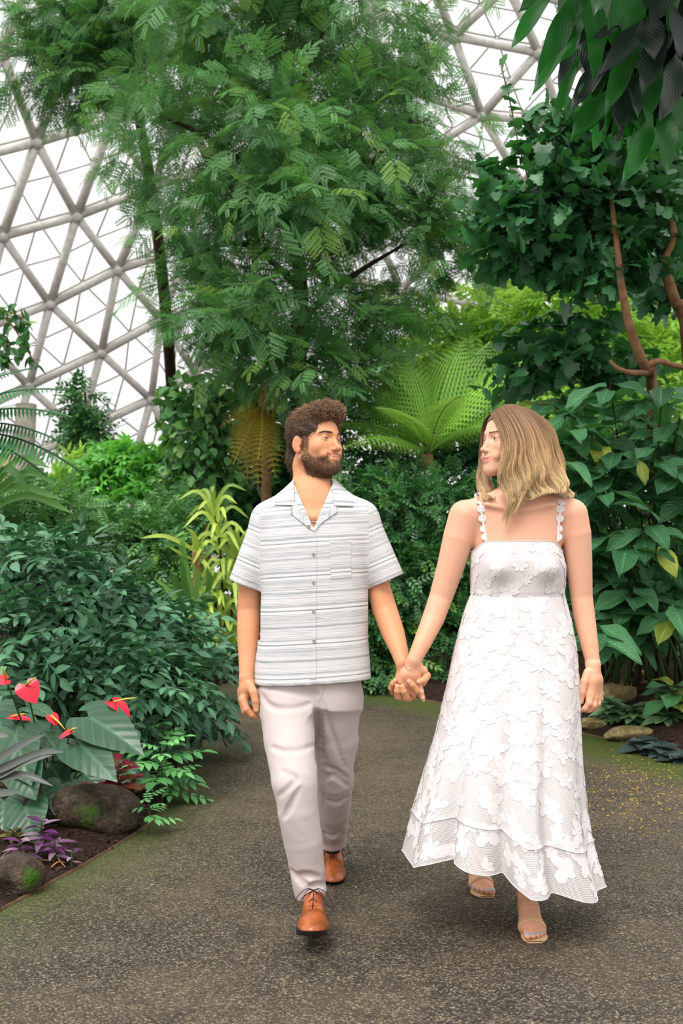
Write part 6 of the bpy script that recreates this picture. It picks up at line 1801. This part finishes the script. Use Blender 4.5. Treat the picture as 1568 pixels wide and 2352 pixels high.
cloud_plant('wispy_shrub', 'wispy pale shrub in front of the glass wall at the left', 'shrub', (W(160, 1150, 14.5)[0], 14.5, .05), [blob(165, 1080, 14.5, 45, 50), blob(130, 1130, 14.5, 50, 40), blob(200, 1130, 14.3, 50, 30)], leaf_t(LANCE, 3, 1, .1, .3), 700, (.1, .22), M_LIME, 60, 'leaf', .2, .6, .9, M_BARK, [([(W(160, 1150, 14.5)[0], 14.5, .05), W(160, 1100, 14.5)], .03, .01)], None, .2, 83)
cloud_plant('fine_leaved_shrub', 'fine-leaved dark shrub at the left edge below the palm', 'shrub', (W(60, 1250, 9.5)[0], 9.5, .1), [blob(40, 1180, 9.5, 120, 55), blob(150, 1190, 9.6, 90, 50), blob(20, 1140, 9.6, 70, 35), blob(90, 1240, 9.4, 130, 45)], pinnate(7, leaf_s, .22, (.1, .95), 1.1, .3), 900, (.2, .34), M_MID, 110, 'leaf', .35, .9, .8, M_BARKD, [([(W(60, 1250, 9.5)[0], 9.5, .1), W(60, 1200, 9.5)], .04, .02)], None, .5, 84)
wfs = cloud_plant('flowering_shrub', 'small-leaved shrub dotted with white flowers left of the dracaena', 'shrub', (W(290, 1330, 10.2)[0], 10.2, .1), [blob(280, 1270, 10.2, 130, 85), blob(370, 1290, 10.2, 90, 90), blob(230, 1220, 10.4, 90, 40), blob(330, 1360, 10.0, 110, 60), blob(380, 1200, 10.6, 90, 60)], TWIG, 1300, (.13, .24), M_MID, 150, 'leafy_twig', .2, .8, .9, M_BARKD, [([(W(290, 1330, 10.2)[0], 10.2, .1), W(290, 1280, 10.2)], .04, .02)], None, .65, 85)
M_WHITE = leaf_mat('white_petal', g_(226, 216, 198), g_(246, 240, 228), .6, .3, tcol=g_(250, 245, 230), gn=0)
PETAL5 = palmate(6, leaf_t(ROUND, 4, 1, .1, -.3), .6, 2.7, .5, .02)
pm = big_mesh('flower', *PETAL5[:2], M_WHITE, PETAL5[2])
for x, y in ((262, 1220), (272, 1302), (258, 1295), (298, 1160), (170, 1255), (215, 1330)): put('flower', pm, wfs, W(x, y, 9.5), (0.1, -.6, .6), (0, -.8, .6), .085)

def strap_blade(P, w, n=16):
    """long blade following points P, folded along its middle"""
    P = spline(P, n); T_, U_, B_ = frames(P)
    side = np.cross(T_, np.array([0, -.8, .6])); side /= np.linalg.norm(side, axis=1)[:, None]
    nn = np.cross(side, T_)
    t = np.linspace(0, 1, n); ww = w * np.interp(t, [0, .08, .4, .8, 1], [.6, .9, 1, .7, .02])
    rows = np.stack([P - side * ww[:, None] + nn * ww[:, None] * .25, P - side * ww[:, None] * .5, P - nn * ww[:, None] * .1, P + side * ww[:, None] * .5, P + side * ww[:, None] + nn * ww[:, None] * .25], 1)
    V, F = loft(rows, False)
    return V, F, {'lu': np.tile(np.linspace(-1, 1, 5), n), 'lv': np.repeat(t, 5), 'rnd': np.zeros(len(V))}
# cycad fronds entering from the left
cy = empty('cycad_palm', (W(-60, 1150, 8.5)[0], 8.5, .1)); tag(cy, 'dark arching cycad fronds entering at the left edge', 'palm')
CYF = frond_mesh(34, .22, leaf_t([(0, .03), (.5, .05), (1, 0)], 2, 1, .05, .05)); cm = big_mesh('frond', *CYF[:2], M_DARKG, CYF[2])
pc = W(-150, 1010, 8.5); branch('trunk', [(pc[0], 8.5, .05), pc], .14, .12, M_BARKD, cy)
for x, y, s in ((100, 985, 1), (70, 1040, 1), (90, 925, 1), (20, 880, 1), (40, 1110, 1), (110, 1090, 1)):
    q = W(x, y, 8.2); d = q - pc; put('frond', cm, cy, pc, d + np.array([0, 0, .32]), (0, -.5, 1), np.linalg.norm(d) * 1.15)
pn = empty('strappy_palm', (W(-40, 1250, 9)[0], 9, .1)); tag(pn, 'palm with broad pointed leaf blades at the left edge below the cycad', 'palm')
for i, (x, y, x2, y2) in enumerate([(40, 1060, 115, 1075), (50, 1090, 130, 1110), (30, 1120, 150, 1150), (20, 1030, 60, 1000), (60, 1140, 170, 1180), (10, 1080, 70, 1130)]):
    V, F, A = strap_blade([W(-70, 1190, 9), W(x, y, 8.9), W(x2, y2, 8.7)], .05); obj('leaf', V, F, M_CRIN, pn, A)
branch('trunk', [(W(-70, 1250, 9)[0], 9, .1), W(-70, 1180, 9)], .07, .06, M_BARK, pn)
lb_ = empty('leafy_branch', tuple(W(-30, 720, 9))); tag(lb_, 'green leafy branch hanging in at the left edge against the dome', 'branch')
lmm = big_mesh('leaf', *leaf_m[:2], M_HEDGE, leaf_m[2]); r_ = np.random.default_rng(91)
for pts in ([(-40, 690), (20, 740), (55, 790), (80, 835)], [(-40, 730), (10, 780), (40, 820)], [(-40, 700), (30, 720), (70, 745)], [(-40, 770), (0, 810), (15, 830)]):
    P = spline([W(x, y, 9) for x, y in pts], 16); V, F = tube(P, .007, 5); obj('stem', V, clean(F), M_BARK, lb_)
    for i in range(1, 16):
        for k in range(2): put('leaf', lmm, lb_, P[i], r_.normal(0, .6, 3) + np.array([.3, -.2, -.5]), r_.normal(0, .5, 3) + np.array([0, -.5, .8]), r_.uniform(.09, .17))

# crinum-like straps and the broken stalk
cr = empty('strap_leaf_plant', (W(450, 1440, 8.9)[0], 8.9, .1)); tag(cr, 'plant with wide strap leaves and a broken tan stalk left of the man', 'plant')
b0 = W(445, 1420, 8.9)
for pts, w_ in (([(440, 1420), (425, 1350), (418, 1283)], .036), ([(430, 1420), (390, 1360), (352, 1328)], .032), ([(435, 1420), (400, 1330), (395, 1300)], .032), ([(450, 1420), (455, 1340), (440, 1290)], .032), ([(430, 1430), (380, 1380), (340, 1395)], .032), ([(450, 1400), (420, 1180 + 90), (428, 1225), (400, 1235)], .032), ([(452, 1270), (420, 1250), (375, 1232), (322, 1236)], .032), ([(455, 1265), (440, 1225), (425, 1212)], .036), ([(455, 1265), (470, 1235), (490, 1225)], .032), ([(450, 1290), (420, 1275), (385, 1255)], .026), ([(460, 1420), (480, 1350), (475, 1300)], .032)):
    V, F, A = strap_blade([W(x, y, 8.8 - .15 * i) for i, (x, y) in enumerate(pts)], w_); obj('leaf', V, F, M_CRIN if pts[0][1] > 1300 else M_DRAC, cr, A)
branch('stalk', [(b0[0] + .02, 8.9, .1), W(452, 1380, 8.9), W(451, 1265, 8.8)], .045, .035, plain_mat('tan_stalk', lin(188, 140, 98), .7, .2, 0, 30, .3, .005, .25, 20), cr)
# dracaenas with striped leaves
M_DRK = M_BARKD
r_ = np.random.default_rng(95)
for nm, lb, cx0, stemsd, seed in (('dracaena', 'tall dracaena with yellow-edged leaves just left of the man\'s sleeve', 505, [((515, 1470), (505, 1260), (490, 1165)), ((530, 1480), (535, 1330), (545, 1260))], 1),
                                  ('dracaena', 'low clump of yellow-green dracaena beside the man\'s elbow', 500, [((500, 1490), (495, 1400), (490, 1340)), ((520, 1500), (510, 1450), (505, 1410)), ((540, 1510), (535, 1490), (530, 1470)), ((480, 1480), (470, 1420), (462, 1390))], 2)):
    dr_ = empty(nm, (W(cx0, 1490, 8.9)[0], 8.9, .08)); tag(dr_, lb, 'plant')
    for st in stemsd:
        P = spline([W(x, y, 8.9) for x, y in st], 14); P[0, 2] = min(P[0, 2], .2); V, F = tube(P, .012, 6); obj('stem', V, clean(F), M_BARKD, dr_)
        nl_ = 26 if seed == 1 else 17
        for k in range(nl_):
            i = 13 - int((k / nl_) * 10); a = k * 2.4; el = .75 - 1.1 * (k / nl_)
            d = np.array([math.cos(a), math.sin(a), 0]); L_ = r_.uniform(.22, .36)
            q = P[i]
            V, F, A = strap_blade([q, q + d * L_ * .45 + np.array([0, 0, L_ * (.35 + el * .4)]), q + d * L_ + np.array([0, 0, L_ * (el - .25)])], .022, 9); A['rnd'] += r_.random()
            obj('leaf', V, F, M_DRAC, dr_, A)

# ---- compound-leaved shrub over the left bed
shb = [blob(60, 1330, 5.9, 150, 80), blob(200, 1380, 6.1, 130, 70), blob(110, 1470, 5.7, 200, 90), blob(300, 1470, 6.2, 130, 70), blob(390, 1500, 6.6, 100, 70), blob(240, 1570, 5.7, 190, 80), blob(420, 1580, 6.5, 95, 80), blob(40, 1560, 5.5, 130, 80), blob(330, 1640, 6.0, 110, 50), blob(460, 1640, 6.6, 60, 30), blob(140, 1290, 6.2, 90, 30), blob(20, 1260, 6.3, 60, 35), blob(400, 1420, 6.9, 80, 30)]
cloud_plant('compound_leaf_shrub', 'broad blue-green shrub of five-fingered leaves spilling over the left path edge', 'shrub', (W(220, 1650, 6.1)[0], 6.1, .05), shb, COMP5, 1750, (.14, .24), M_SHRUB, 290, 'leaf', .25, 1.0, .7, M_BARKD,
            [([(W(230, 1690, 6.2)[0], 6.2, .05), W(200, 1560, 6.1), W(120, 1400, 6.1)], .02, .008), ([(W(260, 1690, 6.3)[0], 6.3, .05), W(330, 1560, 6.3), W(420, 1480, 6.6)], .02, .008), ([(W(240, 1690, 6.3)[0], 6.3, .05), W(260, 1560, 6.2), W(300, 1400, 6.2)], .018, .007)], None, .6, 97)
# =================================================================== SMALL PLANTS, STONES, LITTER
def heart_t(n=18):
    v = np.linspace(-.26, 1, n); w = np.interp(v, [-.26, -.19, -.05, .15, .4, .65, .85, .95, 1], [.22, .35, .43, .455, .40, .28, .13, .045, .0])
    xin = np.maximum(0, -v * .6) + 0.0
    items = []
    for sg in (-1, 1):
        u = np.linspace(0, 1, 5)
        X = sg * (xin[:, None] + (w - xin)[:, None] * u[None]); Y = np.repeat(v[:, None], 5, 1)
        Z = .16 * np.abs(X) - .28 * np.clip(Y, 0, 1) ** 2 - .30 * X ** 2 - .25 * np.clip(-Y, 0, 1)
        P = np.stack([X, Y, Z], -1)
        if sg < 0: P = P[:, ::-1]
        V, F = loft(P, False)
        items.append((V, F, {'lu': (X if sg > 0 else X[:, ::-1]).ravel() / .42, 'lv': Y.ravel(), 'rnd': np.zeros(len(V))}))
    return compose(items)
HEART = heart_t()
me_h = big_mesh('leaf', *HEART[:2], M_ANTH, HEART[2])
an = empty('anthurium', (W(150, 1850, 4.75)[0], 4.8, .03)); tag(an, 'anthurium with big heart-shaped leaves and red waxy flowers in the left bed', 'plant')
def stalk(p, q, r=.005, mat=None, parent=an, sag=.0):
    m = (np.asarray(p) + np.asarray(q)) / 2 + np.array([0, 0, sag]); V, F = tube(spline([p, m, q], 8), r, 6); return obj('stem', V, clean(F), mat or M_STEM, parent)
crownp = np.array([W(120, 1850, 4.9)[0], 4.95, .05])
for (b_, t_, w_, Y0, Y1, roll) in (((205, 1647), (322, 1712), 112, 4.70, 4.50, (.1, -.75, .7)), ((172, 1697), (254, 1776), 104, 4.66, 4.42, (.0, -.85, .5)), ((34, 1682), (58, 1790), 112, 4.66, 4.45, (-.1, -.9, .35)), ((88, 1672), (146, 1728), 74, 4.72, 4.62, (.6, -.7, .4)),
                                   ((58, 1852), (74, 1920), 96, 4.52, 4.38, (0, -.85, .5)), ((46, 1750), (72, 1828), 98, 4.60, 4.45, (-.1, -.9, .4)), ((145, 1800), (125, 1862), 84, 4.75, 4.62, (.1, -.8, .5)), ((258, 1745), (350, 1800), 84, 5.3, 5.15, (.2, -.7, .7)), ((190, 1775), (246, 1815), 60, 5.1, 5.0, (.2, -.7, .7)), ((70, 1622), (130, 1640), 46, 4.85, 4.75, (0, -.4, 1)), ((-10, 1640), (20, 1720), 90, 4.8, 4.6, (-.2, -.8, .5)), ((10, 1840), (0, 1915), 90, 4.65, 4.5, (-.1, -.9, .4)), ((110, 1740), (150, 1820), 80, 4.85, 4.7, (0, -.9, .4))):
    leaf_between(me_h, an, b_, t_, Y0, Y1, w_, .84, roll); stalk(crownp, W(*b_, Y0), .006, sag=.05)
M_SPATH = leaf_mat('red_spathe', lin(206, 18, 40), lin(238, 46, 72), .22, .15, tcol=lin(240, 60, 60), gn=0); M_SPADIX = plain_mat('yellow_spadix', lin(214, 186, 84), .6, .3, 0, 300, .5, .002)
me_s = big_mesh('spathe', *HEART[:2], M_SPATH, HEART[2])
for (b_, t_, w_, Y, roll, sd) in (((60, 1574), (82, 1614), 52, 4.55, (.15, -.8, .5), (82, 1556)), ((14, 1560), (-22, 1566), 46, 4.5, (.2, -.35, 1), (4, 1532)), ((262, 1612), (302, 1640), 44, 4.75, (.3, -.4, 1), (312, 1603)), ((118, 1644), (132, 1664), 26, 4.72, (.5, -.8, .3), (150, 1676)), ((160, 1680), (134, 1694), 22, 4.6, (0, -.3, 1), (176, 1672)), ((28, 1646), (74, 1648), 22, 4.7, (0, -.4, 1), (60, 1640))):
    o = leaf_between(me_s, an, b_, t_, Y, Y - .03, w_, .84, roll, 'spathe'); p = W(*b_, Y); stalk(crownp, p, .004)
    V, F = tube([p, p * .5 + W(*sd, Y - .06) * .5 + np.array([0, 0, .004]), W(*sd, Y - .06)], [.0055, .005, .0025], 8); obj('spadix', V, clean(F), M_SPADIX, an)
# smoky strap leaves at the left edge
gs = empty('grey_strap_plant', (W(-60, 1880, 4.2)[0], 4.25, .03)); tag(gs, 'smoky grey-green strap leaves reaching in at the lower left edge', 'plant')
for pts in ([(-80, 1800), (0, 1742), (60, 1706), (106, 1686)], [(-80, 1800), (0, 1768), (90, 1730), (150, 1727)], [(-80, 1810), (0, 1780), (60, 1750), (122, 1734)], [(-80, 1820), (0, 1788), (60, 1782), (124, 1806)], [(-80, 1820), (0, 1822), (50, 1818)], [(-80, 1800), (-20, 1700), (20, 1690)]):
    V, F, A = strap_blade([W(x, y, 4.25 - .03 * i) for i, (x, y) in enumerate(pts)], .02); A['rnd'] += RNG.random(); obj('leaf', V, F, M_GREYL, gs, A)
V, F = tube(spline([(W(-60, 1880, 4.2)[0], 4.25, .0), W(-70, 1850, 4.25), W(-82, 1800, 4.25)], 8), .012, 7); obj('stem', V, clean(F), M_STEM, gs)

# stones
def rock_mat(name, c0, c1, c2):
    m, nt, b, out = new_mat(name)
    co = coord(nt); n = noise(nt, 12, 5, .65, co); n2 = noise(nt, 55, 4, .6, co)
    c = ramp(nt, n, [(.3, c0), (.55, c1), (.75, c2)])
    c = mixc(nt, .35, c, ramp(nt, n2, [(.35, (.02, .02, .02)), (.65, (.9, .85, .8))]), 'OVERLAY')
    ms = attr(nt, 'moss'); k = math_n(nt, 'MULTIPLY', math_n(nt, 'SUBTRACT', math_n(nt, 'ADD', ms, math_n(nt, 'MULTIPLY', noise(nt, 22, 5, .7, co), .8)), .78), 5, clamp=True)
    c = mixc(nt, k, c, mixc(nt, noise(nt, 60, 3, .6, co), lin(38, 70, 16), lin(76, 116, 30)))
    L(nt, c, b.inputs['Base Color']); b.inputs['Roughness'].default_value = .9; b.inputs['Specular IOR Level'].default_value = .2
    bump(nt, b, math_n(nt, 'ADD', n, n2), .9, .02)
    return m
M_ROCK = rock_mat('brown_granite', lin(46, 40, 34), lin(84, 74, 62), lin(130, 116, 100)); M_ROCKY = rock_mat('yellow_sandstone', lin(120, 104, 70), lin(168, 152, 108), lin(200, 186, 142))
def rock(label, c, r, mat, seed, moss_at=None, mr=.08, tilt=0.0, name='boulder'):
    h = max(r) / 34; F = SDF(np.array(c) - np.array(r) * 1.5, np.array(c) + np.array(r) * 1.5, h)
    R = np.array([[math.cos(tilt), 0, math.sin(tilt)], [0, 1, 0], [-math.sin(tilt), 0, math.cos(tilt)]])
    F.ell(c, r, 0, 'add', R); rr = np.random.default_rng(seed)
    for _ in range(7):
        d = rr.normal(size=3); d /= np.linalg.norm(d); F.plane(np.array(c) + d * np.array(r) * rr.uniform(.72, .92), d, .3 * min(r))
    g = np.stack(np.meshgrid(*F.ax, indexing='ij'), -1); F.d += vnoise(g, (3 / max(r), 9 / max(r)), .05 * min(r), seed, 10).astype(np.float32)
    V, Q = F.mesh()
    ms = np.zeros(len(V))
    if moss_at is not None: ms = .6 * np.exp(-np.sum((V - np.array(moss_at)) ** 2, 1) / mr ** 2)
    o = obj(name, V, Q, mat, None, {'moss': ms}, origin=(c[0], c[1], 0.0)); tag(o, label, 'stone'); return o
c1 = W(212, 1884, 4.75); rock('large rounded brown boulder with a bright moss patch in the left bed', (c1[0], 4.78, .115), (.235, .17, .135), M_ROCK, 3, W(204, 1872, 4.66), .12, -.08)
c2 = W(38, 2045, 3.92); rock('mossy boulder at the left edge of the frame beside the path', (c2[0], 3.95, .06), (.105, .1, .085), M_ROCK, 8, W(70, 2018, 3.88), .07)
for lb, (x, y), Y, r, t_, sd in (('pale yellow sandstone block behind the red impatiens', (1412, 1590), 8.0, (.17, .12, .10), .1, 4), ('flat sandstone slab lying beside the woman\'s dress hem line', (1362, 1672), 7.55, (.13, .09, .045), 0, 5), ('long flat sandstone slab at the right path edge', (1440, 1690), 7.2, (.19, .1, .05), .05, 6), ('tan sandstone piece among the stems at the right', (1475, 1575), 8.3, (.14, .1, .06), -.3, 7), ('weathered stone half hidden by hedge leaves near the joined hands', (1000, 1555), 9.95, (.24, .15, .2), 0, 9)):
    p = W(x, y, Y); rock(lb, (p[0], Y, max(p[2], ground_z(p[0], Y) + r[2] * .4)), r, M_ROCKY if sd != 9 else M_ROCK, sd, (p[0], Y - .1, p[2] + .1) if sd == 9 else None, .2, t_, 'stone')

# burgundy coleus, seedlings, purple spiderwort
def rosette(name, label, px_, Y, mats, T, n, size, spread=.5, height=.12, cat='plant', layers=3, droop=.1, seed=0, stem=True, group=None):
    r = np.random.default_rng(seed); p = W(*px_, Y); gz = ground_z(p[0], Y); top = max(p[2], gz + .04)
    t = empty(name, (p[0], Y, gz)); tag(t, label, cat, group)
    mes = [big_mesh('leaf', *T[:2], m_, T[2]) for m_ in mats]
    V, F = tube(spline([(p[0], Y, gz - .01), (p[0], Y, (gz + top) / 2), (p[0], Y, top)], 8), .004, 6); obj('stem', V, clean(F), M_STEM, t)
    for k in range(n):
        f = k / max(n - 1, 1); a = k * 2.4 + r.uniform(-.2, .2); z = gz + (top - gz) * (.35 + .65 * f)
        d = np.array([math.cos(a), math.sin(a), .1 + .9 * f * (1 - spread) - droop]) + r.normal(0, .12, 3)
        put('leaf', mes[k % len(mes)], t, (p[0], Y, z), d, (0, -.2, 1), r.uniform(*size) * (1.1 - .35 * f))
    return t
M_COL = leaf_mat('burgundy_leaf', lin(92, 16, 38), lin(142, 30, 58), .45, .2, vein=.3, tcol=lin(200, 40, 60), gn=0); M_COLG = leaf_mat('speckled_coleus_leaf', lin(110, 112, 60), lin(150, 60, 60), .5, .2, gn=0)
leaf_ser = leaf_t(OVAL, 10, 1, .2, .2, serr=.16)
rosette('coleus', 'burgundy coleus plant behind the large boulder', (272, 1748), 4.98, [M_COL, M_COL, M_COLG], leaf_ser, 20, (.09, .15), seed=1)
rosette('coleus', 'small burgundy and green coleus left of the taller coleus', (197, 1798), 4.95, [M_COL, M_COLG], leaf_ser, 14, (.06, .1), seed=2)
rosette('coleus', 'burgundy coleus shoot right of the boulder top', (308, 1786), 5.0, [M_COL, M_COLG], leaf_ser, 9, (.06, .11), seed=3)
M_SEED = leaf_mat('fresh_seedling_leaf', lin(58, 122, 66), lin(104, 166, 96), .4, .25, tcol=lin(120, 190, 80))
PIN = pinnate(3, leaf_m, .42, (.3, .8), 1.0, .1)
rosette('seedling', 'fresh green seedling growing at the boulder\'s right side', (342, 1830), 4.75, [M_SEED], PIN, 9, (.08, .13), seed=4)
rosette('leafy_herb', 'bright green leafy herb leaning over the curve of the path edge', (372, 1712), 5.3, [M_SEED], PIN, 14, (.16, .26), seed=5)
rosette('leafy_herb', 'second green herb just above the path edge curve', (345, 1660), 5.5, [M_SEED, M_SHRUB], PIN, 12, (.16, .24), seed=6)
rosette('leafy_herb', 'low green herb right of the heart-shaped leaves', (395, 1772), 5.35, [M_SEED, M_SHRUB], PIN, 9, (.12, .18), seed=66)
M_PUR = leaf_mat('purple_spiderwort_leaf', lin(92, 50, 92), lin(170, 140, 160), .4, .1, tcol=lin(150, 60, 140), gn=0); M_PURD = leaf_mat('dark_purple_leaf', lin(60, 30, 60), lin(110, 40, 110), .4, .1, gn=0)
LAN = leaf_t(LANCE, 6, 1, .35, .25)
for i, (x, y, Y, lb) in enumerate(((96, 1885, 4.3, 'purple and silver spiderwort shoot standing left of the boulder'), (125, 1930, 4.25, 'silvery purple spiderwort in front of the boulder'), (45, 1930, 4.2, 'dark purple spiderwort near the left edge'), (165, 1952, 4.2, 'low magenta spiderwort sprig on the mulch'))):
    rosette('spiderwort', lb, (x, y), Y, [M_PUR, M_PURD], LAN, 11 if i < 3 else 6, (.07, .12) if i < 3 else (.04, .07), seed=10 + i)
M_OLIVE = leaf_mat('olive_leaf', lin(84, 84, 40), lin(130, 120, 60), .5, .2, gn=0)
rosette('ground_herb', 'olive-brown low herb at the left edge of the mulch', (30, 1910), 4.4, [M_OLIVE], leaf_m, 12, (.05, .09), seed=20)
rosette('ground_herb', 'small olive herb above the mossy edge boulder', (40, 1990), 4.05, [M_OLIVE], leaf_m, 9, (.04, .07), seed=21)
# mulch litter: twigs and bark chips
r_ = np.random.default_rng(30)
M_TWIG = plain_mat('dry_twig', lin(128, 104, 80), .8, .2); M_CHIP = plain_mat('orange_chip', lin(190, 120, 64), .7, .2)
for i, (a_, b_) in enumerate((((10, 1990), (128, 1962)), ((60, 1935), (175, 1965)), ((100, 1945), (150, 1975)), ((0, 1975), (45, 1950)), ((118, 1978), (148, 1966)))):
    p, q = G(*a_, .05), G(*b_, .05)
    for v_ in (p, q): v_[2] = ground_z(v_[0], v_[1]) + .012
    V, F = tube(spline([p, (p + q) / 2 + np.array([0, 0, .012]), q], 8), .0035, 5); o = obj('twig', V, clean(F), M_CHIP if i == 4 else M_TWIG, None, None, True, tuple(p))
    tag(o, ('orange bark splinter on the mulch below the spiderworts' if i == 4 else ('long dry twig running to the left frame edge on the mulch', 'dry twig slanting down in front of the boulder', 'short dry twig crossing another below the boulder', 'short dry twig rising at the left frame edge')[i]), 'twig')
# mulch chips
chip = (np.array([[-.5, -.2, 0], [.5, -.25, 0], [.45, .22, .0], [-.5, .2, 0], [-.3, 0, .18], [.3, .02, .2]]), np.array([[0, 1, 5, 4], [2, 3, 4, 5]]), {'rnd': np.zeros(6)})
pp = np.stack([r_.uniform(-2.4, 3.2, 12000), r_.uniform(3.0, 9.4, 12000)], 1); z_, ins_, d_, rt_ = soil_height(pp); k_ = (~ins_) & (d_ < 1.6)
pp, z_ = pp[k_], z_[k_]
V, F, A = stamp(chip, np.c_[pp, z_ + .003], np.c_[r_.normal(size=(len(pp), 2)), np.zeros(len(pp))], np.c_[r_.normal(0, .3, (len(pp), 2)), np.ones(len(pp))], r_.uniform(.012, .04, len(pp)))
M_MULCH = leaf_mat('bark_chip', lin(26, 18, 15), lin(74, 52, 40), .9, 0, gn=0)
o = link('mulch_chips', big_mesh('mulch_chips', V, F, M_MULCH, A)); tag(o, 'dark bark mulch chips scattered over the planting beds', 'mulch', kind='stuff')

# ---- right bed: impatiens, rosette plant, dark peperomia
M_IMP = leaf_mat('impatiens_leaf', lin(58, 92, 58), lin(104, 136, 92), .5, .2, vein=.3)
M_RED = leaf_mat('red_petal', lin(214, 50, 40), lin(240, 84, 60), .5, .3, tcol=lin(250, 90, 60), gn=0)
pr_ = big_mesh('flower', *PETAL5[:2], M_RED, PETAL5[2])
for i, (x, y, Y, fl, lb) in enumerate(((1400, 1625, 7.55, (1385, 1600), 'impatiens with an orange-red flower beside the woman\'s hand'), (1455, 1650, 7.45, None, 'low leafy impatiens between the two sandstone slabs'), (1500, 1640, 7.5, (1498, 1606), 'impatiens with a half-hidden red flower at the right'), (1530, 1672, 7.3, None, 'impatiens clump without flowers near the right edge'), (1428, 1655, 7.5, None, 'impatiens sprawling over the mulch right of the dress'))):
    t = rosette('impatiens', lb, (x, y - 20), Y, [M_IMP, M_IMP, M_SHRUB], leaf_m, 26, (.13, .21), seed=40 + i, droop=.25)
    if fl: put('flower', pr_, t, W(*fl, Y - .15), (.2, -.6, .5), (0, -1, .4), .045)
rosette('rosette_plant', 'rosette of long pointed leaves at the right edge above the impatiens', (1545, 1572), 7.3, [M_BIGL, M_BIGL, M_YEL], leaf_l, 15, (.26, .36), seed=50, droop=.3)
M_PEP = leaf_mat('dark_peperomia_leaf', lin(34, 48, 46), lin(74, 92, 88), .3, .05, vein=.15, gn=0)
rndl = leaf_t(ROUND, 8, 2, .15, .2)
for i, (x, y, lb) in enumerate(((1475, 1700, 'dark grey-green peperomia at the mossy path corner'), (1525, 1715, 'dark rounded peperomia leaves at the right edge'), (1560, 1735, 'dark peperomia cut by the right frame edge'))):
    rosette('peperomia', lb, (x, y), 6.75 - .15 * i, [M_PEP], rndl, 14, (.12, .19), seed=60 + i, droop=.2)
for i, (x, y) in enumerate(((1385, 1684), (1402, 1679), (890, 1572))):
    p = G(x, y); p[2] = ground_z(p[0], p[1]) + .012
    o = link('fallen_petal', big_mesh('fallen_petal', *leaf_t(ROUND, 4, 1, .1, .3)[:2], M_SPATH, leaf_t(ROUND, 4, 1, .1, .3)[2]), None, tuple(p), (.2, .1, i * 1.3), .035)
    tag(o, ('pink fallen petal on the mulch nearest the dress', 'pink fallen petal right of another one on the mulch', 'red fallen petal under the hedge near the hands')[i], 'petal')
# yellow petals strewn over the mossy corner, star blossoms on the asphalt
M_YP = leaf_mat('yellow_petal', lin(196, 156, 40), lin(236, 204, 96), .6, .3, gn=0)
pts = []
while len(pts) < 900:
    x, y = r_.normal(1480, 75), r_.normal(1805, 50)
    if x < 1345 or y < 1722 or y > 1960: continue
    g = G(x, y)
    if in_poly(g[None, :2], poly)[0]: pts.append(g)
pts = np.array(pts); n_ = len(pts)
V, F, A = stamp(leaf_t(OVAL, 2, 1, .2, .2), pts + np.array([0, 0, .003]), np.c_[r_.normal(size=(n_, 2)), .1 * r_.normal(size=n_)], np.c_[r_.normal(0, .3, (n_, 2)), np.ones(n_)], r_.uniform(.008, .02, n_))
o = link('yellow_petals', big_mesh('yellow_petals', V, F, M_YP, A)); tag(o, 'tiny yellow petals strewn over the mossy corner at the right', 'petals', kind='stuff')
STAR = palmate(5, leaf_t(LANCE, 3, 1, .1, .1), .6, 2.5, .15, .02); sm_ = big_mesh('blossom', *STAR[:2], leaf_mat('cream_blossom', lin(214, 204, 130), lin(240, 232, 170), .6, .3, gn=0), STAR[2])
for i, ((x, y), lb) in enumerate((((1381, 2019), 'star-shaped cream blossom on the asphalt right of the dress hem'), ((1281, 2083), 'small yellow star blossom beside the woman\'s front ankle'), ((1116, 2117), 'tiny pale blossom on the asphalt below the rear sandal'), ((1490, 2240), 'pale fallen blossom on the asphalt at the lower right'), ((350, 2034), 'white speck of blossom on the asphalt at the lower left'), ((425, 1814), 'pale green fallen blossom just outside the left edging'), ((817, 2040), 'yellow fleck of blossom beside the man\'s rear shoe'))):
    p = G(x, y); p[2] = .004; o = link('fallen_blossom', sm_, None, tuple(p), (.1, .05, i), .016 if i not in (4, 5) else .02); tag(o, lb, 'blossom')
